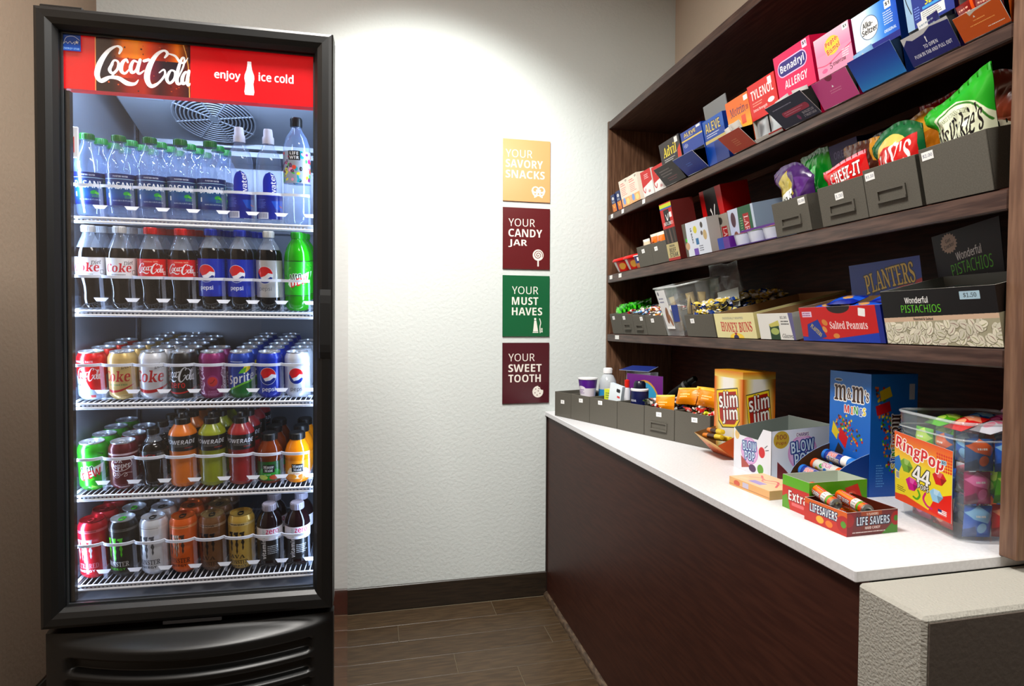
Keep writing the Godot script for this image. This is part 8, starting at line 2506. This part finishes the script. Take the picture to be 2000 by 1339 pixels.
func ring_tub() -> void:
	var t := thing("lollipop_tub", "large clear plastic tub with a yellow label full of ring lollipops", "tub", on_top(1.205, 1.915, -0.24))
	# rounded rectangle outline; front at z = 0
	var out := func(grow: float) -> Array:
		var o := []
		var hx := 0.118 * grow
		var hz := 0.115 * grow
		var rr := 0.04
		for k in 4:
			var sx: float = [1, -1, -1, 1][k]
			var sz: float = [1, 1, -1, -1][k]
			for j in 7:
				var a := PI / 2 * k + PI / 12 * j
				o.append(Vector3(sx * (hx - rr) + cos(a) * rr, 0, sz * (hz - rr) + sin(a) * rr - 0.115))
		return o
	var lo: Array = out.call(0.93)
	var hi: Array = out.call(1.0)
	var cl := clear(Color(0.82, 0.86, 0.88), 0.10, 0.03)
	var b := MB.new()
	var n := lo.size()
	for k in n:
		var a: Vector3 = lo[k]
		var c: Vector3 = lo[(k + 1) % n]
		var d: Vector3 = hi[(k + 1) % n]
		var e: Vector3 = hi[k]
		var up := Vector3(0, 0.25, 0)
		b.quad(c + Vector3(0, 0.002, 0), a + Vector3(0, 0.002, 0), e + up, d + up)
		b.tri(Vector3(0, 0.002, -0.115), a + Vector3(0, 0.002, 0), c + Vector3(0, 0.002, 0))
	part(t, "tub", b.done(), cl)
	b = MB.new()
	var rim := []
	for p in hi:
		rim.append(p + Vector3(0, 0.250, 0))
	b.tube(rim, 0.0035, 6, true)
	part(t, "rim", b.done(), clear(Color(0.85, 0.88, 0.9), 0.3, 0.05))
	b = MB.new()
	var rib := []
	for p in hi:
		rib.append(Vector3(p.x * 1.005, 0.215, (p.z + 0.115) * 1.005 - 0.115))
	b.tube(rib, 0.002, 5, true)
	part(t, "rib", b.done(), clear(Color(0.85, 0.88, 0.9), 0.3, 0.05))
	# label on the front
	var c := Canvas.new(300, 330, Color(0.88, 0.80, 0.12))
	c.blend(0, 0, 300, 120, [Color(0.86, 0.30, 0.04), Color(0.90, 0.55, 0.06), Color(0.90, 0.78, 0.12)])
	c.poly(PackedVector2Array([Vector2(180, 330), Vector2(220, 240), Vector2(300, 200), Vector2(300, 330)]), Color(0.84, 0.10, 0.05))
	c.poly(PackedVector2Array([Vector2(0, 300), Vector2(60, 290), Vector2(200, 316), Vector2(300, 330), Vector2(0, 330)]), Color(0.85, 0.25, 0.05))
	for k in 7:
		for j in 6:
			c.oval(228 + k * 11, 34 + j * 14, 4.5, 5.5, Color(0.82, 0.18, 0.04))
	c.poly(PackedVector2Array([Vector2(0, 130), Vector2(26, 110), Vector2(40, 150), Vector2(24, 190), Vector2(0, 180)]), Color(0.05, 0.40, 0.70))
	for k in 4:
		var q: Array = [[66, 148, Color(0.42, 0.62, 0.10)], [238, 146, Color(0.78, 0.06, 0.10)], [96, 224, Color(0.78, 0.06, 0.50)], [224, 232, Color(0.55, 0.75, 0.88)]][k]
		var x: float = q[0]
		var y: float = q[1]
		c.poly(PackedVector2Array([Vector2(x - 34, y - 12), Vector2(x - 12, y - 32), Vector2(x + 18, y - 30), Vector2(x + 36, y - 4), Vector2(x + 14, y + 28), Vector2(x - 16, y + 30)]), q[2])
		c.poly(PackedVector2Array([Vector2(x - 12, y - 32), Vector2(x + 18, y - 30), Vector2(x + 6, y - 4), Vector2(x - 10, y - 6)]), q[2].lightened(0.3))
		c.poly(PackedVector2Array([Vector2(x + 6, y - 4), Vector2(x + 36, y - 4), Vector2(x + 14, y + 28)]), q[2].darkened(0.25))
	c.stroke([Vector2(130, 240), Vector2(140, 262), Vector2(126, 284), Vector2(106, 280)], 10, Color(0.30, 0.62, 0.08))
	c.stroke([Vector2(170, 240), Vector2(160, 270), Vector2(180, 296), Vector2(204, 300)], 10, Color(0.78, 0.05, 0.45))
	c.text("RingPop", 8, 36, 250, 78, Color(0.80, 0.05, 0.06), "b", {"rot": 0.12, "bend": -6.0, "out": WHITE, "ow": 5})
	c.text("RingPop", 8, 36, 250, 78, Color(0.80, 0.05, 0.06), "b", {"rot": 0.12, "bend": -6.0})
	c.text("44", 100, 126, 94, 76, WHITE, "b", {"rot": 0.08, "out": INK, "ow": 4})
	c.text("POPS", 128, 206, 58, 24, WHITE, "b", {"rot": 0.08, "out": INK, "ow": 3})
	c.rrect(244, 54, 28, 22, 3, Color(0.6, 0.75, 0.85))
	c.text("$1", 250, 58, 16, 14, INK)
	c.rect(236, 286, 42, 24, WHITE)
	c.rect(236, 286, 18, 12, Color(0.1, 0.15, 0.45))
	for k in 3:
		c.rect(236 if k == 2 else 254, 290 + k * 8, 24 if k < 2 else 42, 3, Color(0.75, 0.15, 0.15))
	c.rect(6, 190, 20, 34, WHITE)
	for k in 6:
		c.rect(8 + k * 3, 192, 1.4, 30, INK)
	c.fine(14, 256, 46, 3, 9, INK)
	var f := sheet_two.put(c)
	b = MB.new()
	b.slab(Vector3(-0.098, 0.035, 0.0025), Vector3(0.090, 0.035, 0.0025), Vector3(0.094, 0.190, 0.0055), Vector3(-0.101, 0.200, 0.0058), 0.001, f, sw(Color(0.85, 0.85, 0.82)))
	part(t, "label", b.done(), card)
	# lollipop packets inside
	var cols := [[Color(0.72, 0.08, 0.42), Color(0.92, 0.45, 0.70)], [Color(0.10, 0.38, 0.80), Color(0.55, 0.78, 0.95)], [Color(0.32, 0.70, 0.08), Color(0.75, 0.92, 0.35)], [Color(0.82, 0.10, 0.10), Color(0.95, 0.60, 0.45)], [Color(0.78, 0.78, 0.82), Color(0.85, 0.45, 0.55)], [Color(0.10, 0.30, 0.55), Color(0.85, 0.35, 0.12)]]
	var names := ["magenta", "blue", "green", "red", "silver", "navy and orange"]
	var ms := []
	for q in cols:
		ms.append(packet_mesh(0.060, 0.068, 0.024, face(80, 66, q[0], [["p", [0, 14, 40, 0, 80, 20, 60, 34, 20, 26], q[1]], ["o", 44, 44, 14, 11, q[1]], ["p", [0, 50, 24, 40, 40, 66, 0, 66], q[0].darkened(0.3)], ["f", 26, 18, 30, 1, 10, WHITE]])))
	var r := RandomNumberGenerator.new()
	r.seed = 33
	var count := 0
	var put := func(p: Vector3, e: Vector3, i: int, place: String) -> void:
		var o := part(self, "lollipop_packet", ms[i], foil, t.transform * Transform3D(Basis.from_euler(e), p))
		tag(o, "%s ring lollipop packet %s the clear tub" % [names[i], place], "candy", "%s lollipop packets" % names[i])
	# upright against the near and front sides, layer on layer
	for layer in 3:
		for k in 3:
			var y := 0.006 + layer * 0.071
			put.call(Vector3(0.084 + layer * 0.002, y, -0.054 - k * 0.063), Vector3(r.randf_range(-0.08, 0.08), PI / 2 + r.randf_range(-0.1, 0.1), r.randf_range(-0.16, 0.16)), (layer * 5 + k * 2 + 1) % 6, "against the near side of")
		for k in 2:
			var y := 0.006 + layer * 0.071
			put.call(Vector3(-0.052 + k * 0.069, y, -0.032), Vector3(r.randf_range(-0.04, 0.04), r.randf_range(-0.08, 0.08), r.randf_range(-0.05, 0.05)), (layer * 4 + k * 3) % 6, "behind the label of")
		for k in 4:
			var y := 0.006 + layer * 0.071
			put.call(Vector3(-0.060 + (k % 2) * 0.070, y, -0.085 - (k / 2) * 0.06), Vector3(0, r.randf_range(-0.15, 0.15), 0), (layer * 3 + k * 5 + 2) % 6, "in the middle of")
	# heaped on top
	for k in 5:
		var q: Array = [[-0.060, 0.222, -0.085, 2], [0.006, 0.222, -0.085, 3], [0.066, 0.226, -0.10, 4], [0.0, 0.224, -0.165, 0], [-0.062, 0.224, -0.165, 1]][k]
		put.call(Vector3(q[0], q[1], q[2] + 0.03), Vector3(-1.25 + 0.1 * (k % 2), 0.05 * (k - 2), 0.0), q[3], "lying on top in")
	put.call(Vector3(0.045, 0.252, -0.155), Vector3(-0.3, 0.3, -0.45), 0, "sticking up above")

func _ready() -> void:
	rng.seed = 7
	setup()
	shell()
	posters()
	cooler()
	drinks()
	goods()
	sheet.seal()
	sheet_two.seal()
	for s: Sheet in filled:
		s.seal()
